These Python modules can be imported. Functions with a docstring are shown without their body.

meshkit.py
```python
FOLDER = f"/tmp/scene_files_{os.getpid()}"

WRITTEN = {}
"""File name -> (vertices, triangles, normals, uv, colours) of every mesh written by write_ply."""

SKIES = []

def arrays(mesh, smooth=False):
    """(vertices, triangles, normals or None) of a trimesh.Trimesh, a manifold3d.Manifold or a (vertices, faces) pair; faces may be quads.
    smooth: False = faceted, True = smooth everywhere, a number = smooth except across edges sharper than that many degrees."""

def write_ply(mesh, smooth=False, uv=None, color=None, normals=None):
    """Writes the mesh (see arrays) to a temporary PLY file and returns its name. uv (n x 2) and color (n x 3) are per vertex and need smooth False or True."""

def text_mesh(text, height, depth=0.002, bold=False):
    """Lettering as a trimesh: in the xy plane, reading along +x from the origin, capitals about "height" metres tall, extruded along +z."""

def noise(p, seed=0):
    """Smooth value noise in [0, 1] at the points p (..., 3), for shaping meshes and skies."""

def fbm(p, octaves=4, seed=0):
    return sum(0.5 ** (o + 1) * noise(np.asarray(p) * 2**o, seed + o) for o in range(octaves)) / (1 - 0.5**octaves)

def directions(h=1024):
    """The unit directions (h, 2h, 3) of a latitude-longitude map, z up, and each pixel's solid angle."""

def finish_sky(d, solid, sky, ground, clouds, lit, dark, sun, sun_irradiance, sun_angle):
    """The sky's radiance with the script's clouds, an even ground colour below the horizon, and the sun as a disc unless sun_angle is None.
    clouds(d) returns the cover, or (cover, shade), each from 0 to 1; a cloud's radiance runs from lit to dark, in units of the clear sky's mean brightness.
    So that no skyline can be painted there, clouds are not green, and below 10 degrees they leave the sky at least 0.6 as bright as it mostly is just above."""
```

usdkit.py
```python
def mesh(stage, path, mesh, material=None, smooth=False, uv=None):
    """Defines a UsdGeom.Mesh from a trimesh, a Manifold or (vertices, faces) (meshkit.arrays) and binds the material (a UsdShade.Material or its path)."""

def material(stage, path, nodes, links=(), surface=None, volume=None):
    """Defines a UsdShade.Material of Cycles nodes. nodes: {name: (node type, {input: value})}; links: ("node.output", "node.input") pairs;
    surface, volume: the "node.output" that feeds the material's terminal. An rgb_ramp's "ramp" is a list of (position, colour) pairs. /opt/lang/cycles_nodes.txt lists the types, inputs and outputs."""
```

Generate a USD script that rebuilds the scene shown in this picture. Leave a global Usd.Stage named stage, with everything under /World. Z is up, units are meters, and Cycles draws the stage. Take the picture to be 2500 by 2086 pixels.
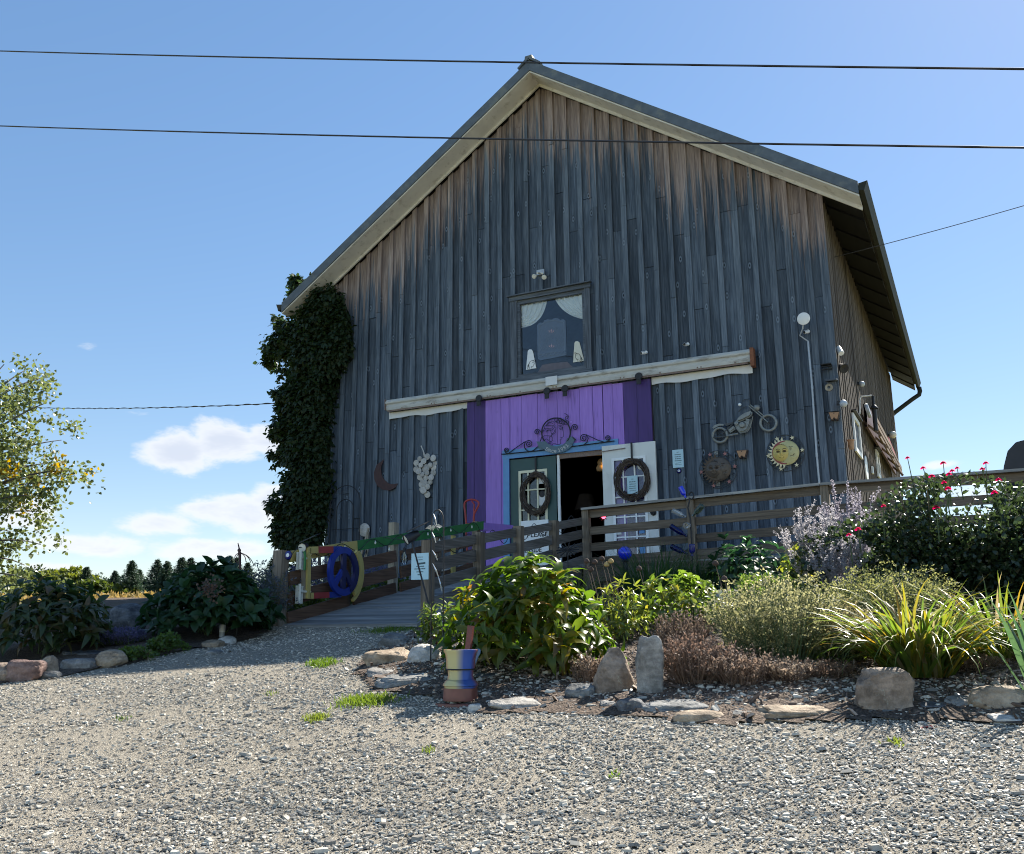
import math, random
import numpy as np, trimesh, usdkit, meshkit
from shapely.geometry import Polygon, Point, LineString
from shapely import affinity
from pxr import Usd, UsdGeom, UsdLux, UsdShade, Sdf, Gf, Vt

stage = Usd.Stage.CreateInMemory()
UsdGeom.SetStageUpAxis(stage, 'Z')
UsdGeom.SetStageMetersPerUnit(stage, 1.0)
UsdGeom.Xform.Define(stage, '/World')
UsdGeom.Scope.Define(stage, '/World/Looks')

# ------------------------------------------------------------------ camera, sky, sun, exposure
E = 1.3                                    # height of the lens over the gravel it stands on
YAW, PITCH, ROLL, FPX = math.radians(26.76723), math.radians(12.27461), math.radians(-0.5517), 2223.208
EXPOSURE = 1.42
SKY_STRENGTH, SUN_INTENSITY = 0.05, 1.25
SUN_AZ, SUN_EL = math.radians(17.0), math.radians(44.0)
fwd = np.array([-math.sin(YAW) * math.cos(PITCH), math.cos(YAW) * math.cos(PITCH), math.sin(PITCH)])
_r = np.array([math.cos(YAW), math.sin(YAW), 0.0]); _u = np.cross(_r, fwd)
rgt = _r * math.cos(ROLL) + _u * math.sin(ROLL); upv = -_r * math.sin(ROLL) + _u * math.cos(ROLL)
EYE = np.array([0.0, 0.0, E])
cam = UsdGeom.Camera.Define(stage, '/World/camera')
M4 = Gf.Matrix4d(*[float(x) for row in ((*rgt, 0), (*upv, 0), (*(-fwd), 0), (*EYE, 1)) for x in row])
cam.AddTransformOp().Set(M4)
cam.CreateHorizontalApertureAttr(36.0)
cam.CreateFocalLengthAttr(36.0 * FPX / 2500.0)
cam.CreateFocusDistanceAttr(11.0)
cam.CreateFStopAttr(0.0)
cam.CreateExposureAttr(EXPOSURE)
cam.CreateClippingRangeAttr(Gf.Vec2f(0.05, 20000.0))

def ray(px):
    return fwd + rgt * (px[0] - 1250.0) / FPX - upv * (px[1] - 1043.0) / FPX
def onY(px, Y):
    d = ray(px); return EYE + d * (Y / d[1])
def onX(px, X):
    d = ray(px); return EYE + d * (X / d[0])
def at(px, dist):                          # at a horizontal distance from the lens
    d = ray(px); return EYE + d * (dist / math.hypot(d[0], d[1]))
def gz(x, y):
    u = -0.174 * np.asarray(x, float) + 0.985 * np.asarray(y, float)
    z = np.where(u < 9.2, -1.3 + 0.15 * u, np.where(u < 17, 0.08 + 0.07 * (u - 9.2), 0.626 + 0.03 * (u - 17)))
    return np.where(u < -6, -2.2, np.where(u > 45, 1.466 + 0.012 * (u - 45), z)) + E
def onG(px):
    d = ray(px); t = np.linspace(1.5, 160, 60000); q = EYE + d * t[:, None]
    k = int(np.argmax(q[:, 2] <= gz(q[:, 0], q[:, 1]))); return q[k]

sun = UsdLux.DistantLight.Define(stage, '/World/sun_light')
sd = np.array([math.sin(SUN_AZ) * math.cos(SUN_EL), math.cos(SUN_AZ) * math.cos(SUN_EL), math.sin(SUN_EL)])
_x = np.cross([0, 0, 1.0], sd); _x /= np.linalg.norm(_x); _y = np.cross(sd, _x)
sun.AddTransformOp().Set(Gf.Matrix4d(*[float(v) for row in ((*_x, 0), (*_y, 0), (*sd, 0), (0, 0, 50, 1)) for v in row]))
sun.CreateNormalizeAttr(True); sun.CreateIntensityAttr(SUN_INTENSITY); sun.CreateAngleAttr(0.53)
sun.CreateColorAttr(Gf.Vec3f(1.0, 0.94, 0.84))

def azel(px):
    d = ray(px); d = d / np.linalg.norm(d); return math.atan2(d[0], d[1]), math.asin(d[2])

def make_sky():
    N, L = {}, []
    N['sky'] = ('sky_texture', dict(sky_type='single_scattering', sun_disc=False, sun_elevation=SUN_EL, sun_rotation=SUN_AZ, altitude=200.0, air_density=1.0, aerosol_density=0.15, ozone_density=2.0))
    N['geo'] = ('geometry', {})
    N['sep'] = ('separate_xyz', {}); L.append(('geo.position', 'sep.vector'))
    # noise on the direction, flattened
    N['map'] = ('mapping', dict(scale=(1.0, 1.0, 2.6))); L.append(('geo.position', 'map.vector'))
    N['n1'] = ('noise_texture', dict(scale=11.0, detail=10.0, roughness=0.62, distortion=0.2)); L.append(('map.vector', 'n1.vector'))
    N['n2'] = ('noise_texture', dict(scale=2.6, detail=3.0, roughness=0.5)); L.append(('map.vector', 'n2.vector'))
    # the clouds in view: soft lumps in (azimuth, elevation)
    N['az'] = ('math', dict(math_type='arctan2')); L += [('sep.x', 'az.value1'), ('sep.y', 'az.value2')]
    N['el'] = ('math', dict(math_type='arcsine')); L.append(('sep.z', 'el.value1'))
    lumps = [((440, 1100), 95, 50, 1.05), ((560, 1088), 110, 62, 1.1), ((650, 1075), 90, 48, 1.05), ((720, 1068), 80, 48, 1.0), ((850, 1075), 130, 60, 0.9),
             ((420, 1285), 130, 40, 0.95), ((560, 1262), 160, 52, 1.0), ((690, 1230), 90, 50, 1.02), ((240, 1335), 170, 30, 0.93), ((120, 1390), 90, 26, 0.85),
             ((500, 1335), 230, 42, 0.9), ((60, 1240), 90, 60, 0.8), ((210, 850), 40, 22, 0.62), ((2290, 1135), 60, 14, 0.75), ((2420, 1200), 160, 30, 0.8), ((100, 50), 34, 9, 0.6), ((330, 1008), 60, 12, 0.6)]
    acc = None
    for i, (p, wa, we, amp) in enumerate(lumps):
        a, e = azel(p)
        sa, se = wa / FPX * 0.92, we / FPX
        N[f'a{i}'] = ('math', dict(math_type='multiply_add', value2=1 / sa, value3=-a / sa)); L.append(('az.value', f'a{i}.value1'))
        N[f'e{i}'] = ('math', dict(math_type='multiply_add', value2=1 / se, value3=-e / se)); L.append(('el.value', f'e{i}.value1'))
        N[f'aa{i}'] = ('math', dict(math_type='multiply')); L += [(f'a{i}.value', f'aa{i}.value1'), (f'a{i}.value', f'aa{i}.value2')]
        N[f'ee{i}'] = ('math', dict(math_type='multiply_add')); L += [(f'e{i}.value', f'ee{i}.value1'), (f'e{i}.value', f'ee{i}.value2'), (f'aa{i}.value', f'ee{i}.value3')]
        N[f'x{i}'] = ('math', dict(math_type='power', value1=0.5)); L.append((f'ee{i}.value', f'x{i}.value2'))
        N[f'm{i}'] = ('math', dict(math_type='multiply', value2=amp)); L.append((f'x{i}.value', f'm{i}.value1'))
        if acc:
            N[f's{i}'] = ('math', dict(math_type='maximum')); L += [(acc, f's{i}.value1'), (f'm{i}.value', f's{i}.value2')]
            acc = f's{i}.value'
        else:
            acc = f'm{i}.value'
    # clouds everywhere low in the sky, as in view
    N['band'] = ('map_range', dict(range_type='smoothstep', from_min=0.30, from_max=0.02, to_min=0.0, to_max=0.42, clamp=True)); L.append(('sep.z', 'band.value'))
    N['bandn'] = ('math', dict(math_type='multiply')); L += [('band.result', 'bandn.value1'), ('n2.fac', 'bandn.value2')]
    N['mask'] = ('math', dict(math_type='maximum')); L += [(acc, 'mask.value1'), ('bandn.value', 'mask.value2')]
    N['sum'] = ('math', dict(math_type='multiply_add', value2=1.55)); L += [('n1.fac', 'sum.value1'), ('mask.value', 'sum.value3')]
    N['cov'] = ('map_range', dict(range_type='smoothstep', from_min=1.26, from_max=1.60, to_min=0.0, to_max=1.0, clamp=True)); L.append(('sum.value', 'cov.value'))
    N['covk'] = ('math', dict(math_type='multiply', value2=0.84)); L.append(('cov.result', 'covk.value1'))
    N['core'] = ('map_range', dict(range_type='smoothstep', from_min=1.45, from_max=1.95, to_min=0.0, to_max=1.0, clamp=True)); L.append(('sum.value', 'core.value'))
    N['ccol'] = ('mix_color', dict(a=CLOUD_A, b=CLOUD_B)); L.append(('core.result', 'ccol.fac'))
    N['gam'] = ('gamma', dict(gamma=0.6)); L.append(('sky.color', 'gam.color'))
    N['sat'] = ('hsv', dict(saturation=SKY_SAT, value=SKY_VAL, fac=1.0, hue=SKY_HUE)); L.append(('gam.color', 'sat.color'))
    N['mixc'] = ('mix_color', dict(use_clamp=False)); L += [('covk.value', 'mixc.fac'), ('sat.color', 'mixc.a'), ('ccol.result', 'mixc.b')]
    N['bg'] = ('background_shader', dict(strength=SKY_STRENGTH)); L.append(('mixc.result', 'bg.color'))
    return usdkit.material(stage, '/World/Looks/sky_look', N, L, surface='bg.background')
CLOUD_A, CLOUD_B = (7.6, 7.7, 7.9), (5.9, 6.2, 7.0)
SKY_SAT, SKY_VAL, SKY_HUE = 1.48, 2.42, 0.505
sky = UsdLux.DomeLight.Define(stage, '/World/sky')
UsdShade.MaterialBindingAPI.Apply(sky.GetPrim()).Bind(make_sky())
sky.GetPrim().SetCustomDataByKey('kind', 'structure')

# ------------------------------------------------------------------ helpers
_used = {}
def numbered(parent, name):
    k = (parent, name); n = _used.get(k, -1) + 1; _used[k] = n
    return f'{parent}/{name}' if n == 0 else f'{parent}/{name}_{n:03d}'
def tag(p, label=None, cat=None, group=None, kind=None):
    for k, v in (('label', label), ('category', cat), ('group', group), ('kind', kind)):
        if v: p.SetCustomDataByKey(k, v)
    return p
def _path(parent):
    return '/World' if parent is None else str(parent.GetPath())
def thing(name, label, cat, loc=None, group=None):
    x = UsdGeom.Xform.Define(stage, numbered('/World', name))
    if loc is not None: x.AddTranslateOp().Set(Gf.Vec3d(*[float(v) for v in loc]))
    p = x.GetPrim(); tag(p, label, cat, group)
    ORG[str(p.GetPath())] = np.array(loc if loc is not None else (0, 0, 0), float)
    return p
ORG = {}
def origin(p):
    s = str(p.GetPath())
    return ORG.get('/'.join(s.split('/')[:3]), np.zeros(3))

def unit(v):
    v = np.asarray(v, float); return v / (np.linalg.norm(v) + 1e-12)

class MB:
    def __init__(s): s.v, s.f, s.n = [], [], 0
    def add(s, v, f):
        v = np.asarray(v, float).reshape(-1, 3); f = np.asarray(f, int)
        if f.shape[1] == 4: f = np.vstack([f[:, [0, 1, 2]], f[:, [0, 2, 3]]])
        s.v.append(v); s.f.append(f + s.n); s.n += len(v); return s
    def frame_box(s, c, ax, ay, az):
        c, ax, ay, az = (np.asarray(t, float) for t in (c, ax, ay, az))
        v = [c + i * ax + j * ay + k * az for i in (-1, 1) for j in (-1, 1) for k in (-1, 1)]
        f = [[0, 1, 3, 2], [4, 6, 7, 5], [0, 4, 5, 1], [2, 3, 7, 6], [0, 2, 6, 4], [1, 5, 7, 3]]
        return s.add(v, f)
    def box(s, lo, hi):
        lo, hi = np.asarray(lo, float), np.asarray(hi, float); h = (hi - lo) / 2
        return s.frame_box((lo + hi) / 2, (h[0], 0, 0), (0, h[1], 0), (0, 0, h[2]))
    def beam(s, p0, p1, w, h, up=(0, 0, 1)):
        p0, p1 = np.asarray(p0, float), np.asarray(p1, float); d = p1 - p0; l = np.linalg.norm(d); d = d / l
        side = unit(np.cross(d, up)); u = np.cross(side, d)
        return s.frame_box((p0 + p1) / 2, d * l / 2, side * w / 2, u * h / 2)
    def tube(s, pts, r, sides=6, closed=False, caps=True):
        p = np.asarray(pts, float); n = len(p); r = np.broadcast_to(np.asarray(r, float), (n,))
        t = (np.roll(p, -1, 0) - np.roll(p, 1, 0)) if closed else np.gradient(p, axis=0)
        t = t / (np.linalg.norm(t, axis=1, keepdims=True) + 1e-12)
        a = np.zeros_like(p); a0 = np.cross(t[0], [0, 0, 1.0] if abs(t[0][2]) < 0.9 else [1.0, 0, 0]); a0 = unit(a0)
        for i in range(n):
            a0 = unit(a0 - t[i] * np.dot(a0, t[i])); a[i] = a0
        b = np.cross(t, a); ang = np.arange(sides) * 2 * np.pi / sides
        v = p[:, None] + r[:, None, None] * (np.cos(ang)[None, :, None] * a[:, None] + np.sin(ang)[None, :, None] * b[:, None])
        m = n if closed else n - 1
        i, j = np.meshgrid(np.arange(m), np.arange(sides), indexing='ij')
        q = np.stack([i * sides + j, i * sides + (j + 1) % sides, ((i + 1) % n) * sides + (j + 1) % sides, ((i + 1) % n) * sides + j], -1).reshape(-1, 4)
        vv, ff = v.reshape(-1, 3), np.vstack([q[:, [0, 1, 2]], q[:, [0, 2, 3]]])
        if caps and not closed:
            k = len(vv); vv = np.vstack([vv, p[:1], p[-1:]])
            jj = np.arange(sides); ff = np.vstack([ff, np.stack([np.full(sides, k), (jj + 1) % sides, jj], 1), np.stack([np.full(sides, k + 1), (n - 1) * sides + jj, (n - 1) * sides + (jj + 1) % sides], 1)])
        return s.add(vv, ff)
    def lathe(s, prof, c, axis=(0, 0, 1), sides=24):
        w = unit(axis); a = unit(np.cross(w, [1.0, 0, 0] if abs(w[0]) < 0.9 else [0, 1.0, 0])); b = np.cross(w, a)
        ang = np.arange(sides) * 2 * np.pi / sides; ring = np.cos(ang)[:, None] * a + np.sin(ang)[:, None] * b
        v = np.vstack([np.asarray(c, float) + rr * ring + zz * w for rr, zz in prof])
        n = len(prof); i, j = np.meshgrid(np.arange(n - 1), np.arange(sides), indexing='ij')
        q = np.stack([i * sides + j, i * sides + (j + 1) % sides, (i + 1) * sides + (j + 1) % sides, (i + 1) * sides + j], -1).reshape(-1, 4)
        return s.add(v, q)
    def prism(s, poly, o, ex, ey, depth):
        if not isinstance(poly, Polygon): poly = Polygon(poly)
        if not poly.is_valid: poly = poly.buffer(0)
        ex, ey = np.asarray(ex, float), np.asarray(ey, float); en = np.cross(ex, ey)
        for g in getattr(poly, 'geoms', [poly]):
            if g.is_empty or g.area < 1e-9: continue
            m = trimesh.creation.extrude_polygon(g, depth, engine='earcut'); v = np.asarray(m.vertices)
            s.add(np.asarray(o) + v[:, :1] * ex + v[:, 1:2] * ey + v[:, 2:] * en, m.faces)
        return s
    def blob(s, c, r, sub=2, squash=(1, 1, 1)):
        m = trimesh.creation.icosphere(sub, 1.0); return s.add(np.asarray(m.vertices) * r * np.asarray(squash) + np.asarray(c), m.faces)
    def build(s, name, mat, parent=None, smooth=False, label=None, cat=None, group=None, kind=None):
        v, f = np.vstack(s.v), np.vstack(s.f)
        if parent is not None: v = v - origin(parent)
        p = usdkit.mesh(stage, numbered(_path(parent), name), (v, f), MAT[mat] if isinstance(mat, str) else mat, smooth).GetPrim()
        return tag(p, label, cat, group, kind)

def copy_of(src, name, loc, rotz=0.0, scale=1.0, label=None, group=None, cat=None, tilt=(0, 0)):
    x = UsdGeom.Xform.Define(stage, numbered('/World', name)); p = x.GetPrim()
    p.GetReferences().AddInternalReference(src.GetPath()); p.SetInstanceable(True)
    x.ClearXformOpOrder()
    x.AddTranslateOp().Set(Gf.Vec3d(*[float(v) for v in loc])); x.AddRotateXYZOp().Set(Gf.Vec3f(tilt[0], tilt[1], math.degrees(rotz)))
    sc = scale if np.ndim(scale) else (scale,) * 3
    x.AddScaleOp().Set(Gf.Vec3f(*[float(v) for v in sc]))
    return tag(p, label, cat, group)

# ------------------------------------------------------------------ materials
MAT = {}
def simple(name, col, rough=0.6, metal=0.0, var=0.25, scale=14.0, bump=0.0, spec=0.5, objvar=0.0, detail=5.0, sep=None, coat=0.0, stretch=(1, 1, 1), dirt=None):
    """A colour with mottling, slight relief and, where asked for, a different tone on each piece."""
    c = np.array(col, float)
    N = {'geo': ('geometry', {}), 'map': ('mapping', dict(scale=tuple(stretch))), 'n': ('noise_texture', dict(scale=scale, detail=detail, roughness=0.62)),
         'r': ('rgb_ramp', {'ramp': [(0.25, tuple(c * (1 - var))), (0.55, tuple(c)), (0.8, tuple(np.clip(c * (1 + var), 0, 0.95)))]}),
         'p': ('principled_bsdf', dict(roughness=rough, metallic=metal, specular_ior_level=spec, coat_weight=coat))}
    L = [('geo.position', 'map.vector'), ('map.vector', 'n.vector'), ('n.fac', 'r.fac')]
    last = 'r.color'
    if objvar:
        N['oi'] = ('object_info', {}); N['mr'] = ('map_range', dict(to_min=1 - objvar, to_max=1 + objvar)); N['h'] = ('hsv', dict(hue=0.5, saturation=1.0, fac=1.0))
        L += [('oi.random', 'mr.value'), ('mr.result', 'h.value'), (last, 'h.color')]; last = 'h.color'
    if dirt:
        N['dn'] = ('noise_texture', dict(scale=dirt[1], detail=6.0, roughness=0.7)); N['dm'] = ('map_range', dict(range_type='smoothstep', from_min=0.52, from_max=0.68, to_max=dirt[2], clamp=True))
        N['dx'] = ('mix_color', dict(b=dirt[0])); L += [('map.vector', 'dn.vector'), ('dn.fac', 'dm.value'), ('dm.result', 'dx.fac'), (last, 'dx.a')]; last = 'dx.result'
    L.append((last, 'p.base_color'))
    if bump:
        N['b'] = ('bump', dict(strength=bump, distance=0.01)); L += [('n.fac', 'b.height'), ('b.normal', 'p.normal')]
    MAT[name] = usdkit.material(stage, f'/World/Looks/{name}', N, L, surface='p.BSDF')
    return MAT[name]

def wood(name, dark, light, axis='z', rough=0.75, fine=55.0, along=2.2, objvar=0.22, knots=0.0, brown=None, bump=0.35, rings=False):
    s = {'x': (along, fine, fine), 'y': (fine, along, fine), 'z': (fine, fine, along)}[axis]
    s2 = {'x': (0.6, 7, 7), 'y': (7, 0.6, 7), 'z': (7, 7, 0.6)}[axis]
    N = {'geo': ('geometry', {}), 'oi': ('object_info', {}),
         'off': ('mapping', dict(scale=s)),
         'm2': ('mapping', dict(scale=s2)),
         'n': ('noise_texture', dict(scale=1.0, detail=5.0, roughness=0.65, distortion=0.12)),
         'n2': ('noise_texture', dict(scale=1.0, detail=4.0, roughness=0.6)),
         'mx': ('math', dict(math_type='multiply_add', value2=0.62)), 'mx2': ('math', dict(math_type='multiply', value2=0.38)),
         'r': ('rgb_ramp', {'ramp': [(0.30, tuple(np.array(dark) * 0.5)), (0.44, dark), (0.60, light), (0.78, tuple(np.array(light) * 1.4))]}),
         'mr': ('map_range', dict(to_min=1 - objvar, to_max=1 + objvar)), 'h': ('hsv', dict(hue=0.5, saturation=1.0, fac=1.0)),
         'p': ('principled_bsdf', dict(roughness=rough, specular_ior_level=0.35)), 'b': ('bump', dict(strength=bump, distance=0.006))}
    L = [('geo.position', 'off.vector'), ('off.vector', 'n.vector'), ('geo.position', 'm2.vector'), ('m2.vector', 'n2.vector'), ('n2.fac', 'mx2.value1'), ('n.fac', 'mx.value1'), ('mx2.value', 'mx.value3'),
         ('mx.value', 'r.fac'), ('oi.random', 'mr.value'), ('mr.result', 'h.value'), ('r.color', 'h.color'), ('n.fac', 'b.height'), ('b.normal', 'p.normal')]
    last = 'h.color'
    if knots:
        N['km'] = ('mapping', dict(scale=(2.7, 0.0, 1.15), rotation=(-math.pi / 2, 0, 0)) if brown else dict(scale=(2.6, 2.6, 2.6))); N['kv'] = ('voronoi_texture', dict(scale=1.0, randomness=1.0, dimensions='2D' if brown else '3D'))
        N['kr'] = ('rgb_ramp', {'ramp': [(0.0, (0.9, 0.9, 0.9)), (0.035, (0.0, 0.0, 0.0)), (0.06, (0.85, 0.85, 0.85)), (0.085, (0.0, 0.0, 0.0)), (0.12, (0.5, 0.5, 0.5))]})
        N['km2'] = ('map_range', dict(range_type='smoothstep', from_min=0.11, from_max=0.07, to_min=0.0, to_max=knots, clamp=True))
        N['kc'] = ('rgb_ramp', {'ramp': [(0.0, tuple(np.array(dark) * 0.15)), (0.022, tuple(np.array(dark) * 0.2)), (0.04, tuple(np.array(light) * 1.9)), (0.06, tuple(np.array(light) * 1.2)), (0.085, tuple(np.array(dark) * 0.35)), (0.11, dark)]})
        N['kx'] = ('mix_color', {}); L += [('geo.position', 'km.vector'), ('km.vector', 'kv.vector'), ('kv.distance', 'km2.value'), ('kv.distance', 'kc.fac'), ('km2.result', 'kx.fac'), (last, 'kx.a'), ('kc.color', 'kx.b')]
        last = 'kx.result'; del N['kr']
    if brown:                               # wood that rain does not reach, close below the roof edge, has kept its colour
        zr, k, xm, b1, b2 = brown
        N['sp'] = ('separate_xyz', {}); N['ax'] = ('math', dict(math_type='subtract', value2=xm)); N['ab'] = ('math', dict(math_type='absolute'))
        N['dz'] = ('math', dict(math_type='multiply_add', value2=-k, value3=zr)); N['d'] = ('math', dict(math_type='subtract'))
        N['sm'] = ('mapping', dict(scale=(17, 17, 0.42))); N['sn'] = ('noise_texture', dict(scale=1.0, detail=6.0, roughness=0.72))
        N['sm3'] = ('mapping', dict(scale=(0.75, 0.75, 0.3))); N['sn3'] = ('noise_texture', dict(scale=1.0, detail=1.0))
        N['dn3'] = ('math', dict(math_type='multiply_add', value2=2.4))
        N['dn'] = ('math', dict(math_type='multiply_add', value2=4.6)); N['bm'] = ('map_range', dict(range_type='smoothstep', from_min=4.55, from_max=3.85, to_min=0.0, to_max=1.0, clamp=True))
        N['bf'] = ('math', dict(math_type='multiply'))
        N['br'] = ('rgb_ramp', {'ramp': [(0.3, tuple(np.array(b1) * 0.55)), (0.46, b1), (0.62, b2), (0.78, tuple(np.array(b2) * 1.3))]}); N['bx'] = ('mix_color', {})
        L += [('geo.position', 'sp.vector'), ('sp.x', 'ax.value1'), ('ax.value', 'ab.value1'), ('ab.value', 'dz.value1'), ('dz.value', 'd.value1'), ('sp.z', 'd.value2'),
              ('geo.position', 'sm.vector'), ('sm.vector', 'sn.vector'), ('geo.position', 'sm3.vector'), ('sm3.vector', 'sn3.vector'), ('sn3.fac', 'dn3.value1'), ('d.value', 'dn3.value3'),
              ('sn.fac', 'dn.value1'), ('dn3.value', 'dn.value3'), ('dn.value', 'bm.value'),
              ('mx.value', 'br.fac'), (last, 'bx.a'), ('br.color', 'bx.b'), ('bm.result', 'bx.fac')]
        last = 'bx.result'; del N['bf']
    L.append((last, 'p.base_color'))
    MAT[name] = usdkit.material(stage, f'/World/Looks/{name}', N, L, surface='p.BSDF'); return MAT[name]

def leaf(name, cols, trans=0.45, rough=0.42, spec=0.5, tcol=None, var=0.12):
    """Leaves: a colour of the ramp for every leaf, light passing through."""
    N = {'geo': ('geometry', {}), 'oi': ('object_info', {}), 'a': ('math', dict(math_type='add')), 'fr': ('math', dict(math_type='fraction')),
         'r': ('rgb_ramp', {'ramp': [(i / max(1, len(cols) - 1), c) for i, c in enumerate(cols)]}),
         'n': ('noise_texture', dict(scale=45.0, detail=3.0)), 'mr': ('map_range', dict(to_min=1 - 2 * var, to_max=1 + 2 * var)), 'h': ('hsv', dict(hue=0.5, saturation=1.0, fac=1.0)),
         'p': ('principled_bsdf', dict(roughness=rough, specular_ior_level=spec)),
         'g': ('hsv', dict(hue=0.487, saturation=1.15, value=2.3, fac=1.0)), 't': ('translucent_bsdf', {}), 'm': ('mix_closure', dict(fac=trans))}
    L = [('geo.random_per_island', 'a.value1'), ('oi.random', 'a.value2'), ('a.value', 'fr.value1'), ('fr.value', 'r.fac'), ('geo.position', 'n.vector'), ('n.fac', 'mr.value'), ('mr.result', 'h.value'), ('r.color', 'h.color'),
         ('h.color', 'p.base_color'), ('h.color', 'g.color'), ('g.color', 't.color'), ('p.BSDF', 'm.closure1'), ('t.BSDF', 'm.closure2')]
    MAT[name] = usdkit.material(stage, f'/World/Looks/{name}', N, L, surface='m.closure'); return MAT[name]

def glass_pane(name, tint=(0.9, 0.93, 0.95)):
    N = {'f': ('fresnel', dict(IOR=1.5)), 't': ('transparent_bsdf', dict(color=tint)), 'g': ('glossy_bsdf', dict(color=(1, 1, 1), roughness=0.03)), 'm': ('mix_closure', {})}
    MAT[name] = usdkit.material(stage, f'/World/Looks/{name}', N, [('f.fac', 'm.fac'), ('t.BSDF', 'm.closure1'), ('g.BSDF', 'm.closure2')], surface='m.closure')
def solid_glass(name, col, rough=0.05):
    MAT[name] = usdkit.material(stage, f'/World/Looks/{name}', {'p': ('principled_bsdf', dict(base_color=col, roughness=rough, transmission_weight=0.85, ior=1.45))}, surface='p.BSDF')
def glow(name, col, strength):
    MAT[name] = usdkit.material(stage, f'/World/Looks/{name}', {'e': ('emission', dict(color=col, strength=strength))}, surface='e.emission')

ZR, KR, XM = 10.475 + E - 0.30, 0.667, -6.62
wood('barn_wood', (0.036, 0.050, 0.069), (0.086, 0.110, 0.140), 'z', knots=0.9, brown=(ZR, KR, XM, (0.170, 0.126, 0.110), (0.33, 0.265, 0.236)), objvar=0.34, bump=0.7)
wood('barn_batten', (0.058, 0.077, 0.101), (0.125, 0.154, 0.188), 'z', knots=0.5, brown=(ZR, KR, XM, (0.20, 0.150, 0.132), (0.37, 0.30, 0.268)), objvar=0.2, bump=0.5)
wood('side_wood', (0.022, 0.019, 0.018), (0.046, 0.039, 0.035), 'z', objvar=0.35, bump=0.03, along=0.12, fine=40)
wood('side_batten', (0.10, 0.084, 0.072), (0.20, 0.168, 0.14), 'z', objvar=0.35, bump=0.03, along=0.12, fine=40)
wood('window_wood', (0.055, 0.066, 0.082), (0.12, 0.14, 0.165), 'x', objvar=0.1)
wood('window_wood_upright', (0.055, 0.066, 0.082), (0.12, 0.14, 0.165), 'z', objvar=0.1)
wood('dark_inside', (0.03, 0.026, 0.022), (0.06, 0.05, 0.042), 'z')
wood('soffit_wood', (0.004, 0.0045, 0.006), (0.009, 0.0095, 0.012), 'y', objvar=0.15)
simple('soffit_white', (0.66, 0.63, 0.57), 0.6, var=0.12, scale=3.0, dirt=((0.30, 0.26, 0.21), 5.0, 0.5))
simple('rake_metal', (0.085, 0.105, 0.125), 0.7, 0.0, var=0.3, scale=6.0, dirt=((0.17, 0.17, 0.13), 3.0, 0.5))
simple('roof_metal', (0.10, 0.11, 0.09), 0.6, var=0.3, scale=5.0)
simple('gutter_metal', (0.026, 0.030, 0.024), 0.75, 0.0, var=0.2, spec=0.2, dirt=((0.06, 0.048, 0.032), 4.0, 0.6))
simple('track_white', (0.47, 0.465, 0.43), 0.55, var=0.2, scale=8.0, dirt=((0.22, 0.20, 0.165), 5.0, 0.85), stretch=(0.5, 1, 1.6))
simple('flashing_white', (0.62, 0.62, 0.61), 0.45, var=0.06, scale=6.0)
simple('rust', (0.20, 0.075, 0.035), 0.85, var=0.4, scale=30.0, bump=0.3)
simple('rusty_rail', (0.20, 0.145, 0.12), 0.8, var=0.35, scale=30.0)
simple('black_iron', (0.018, 0.018, 0.02), 0.5, 0.3, var=0.3)
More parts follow.
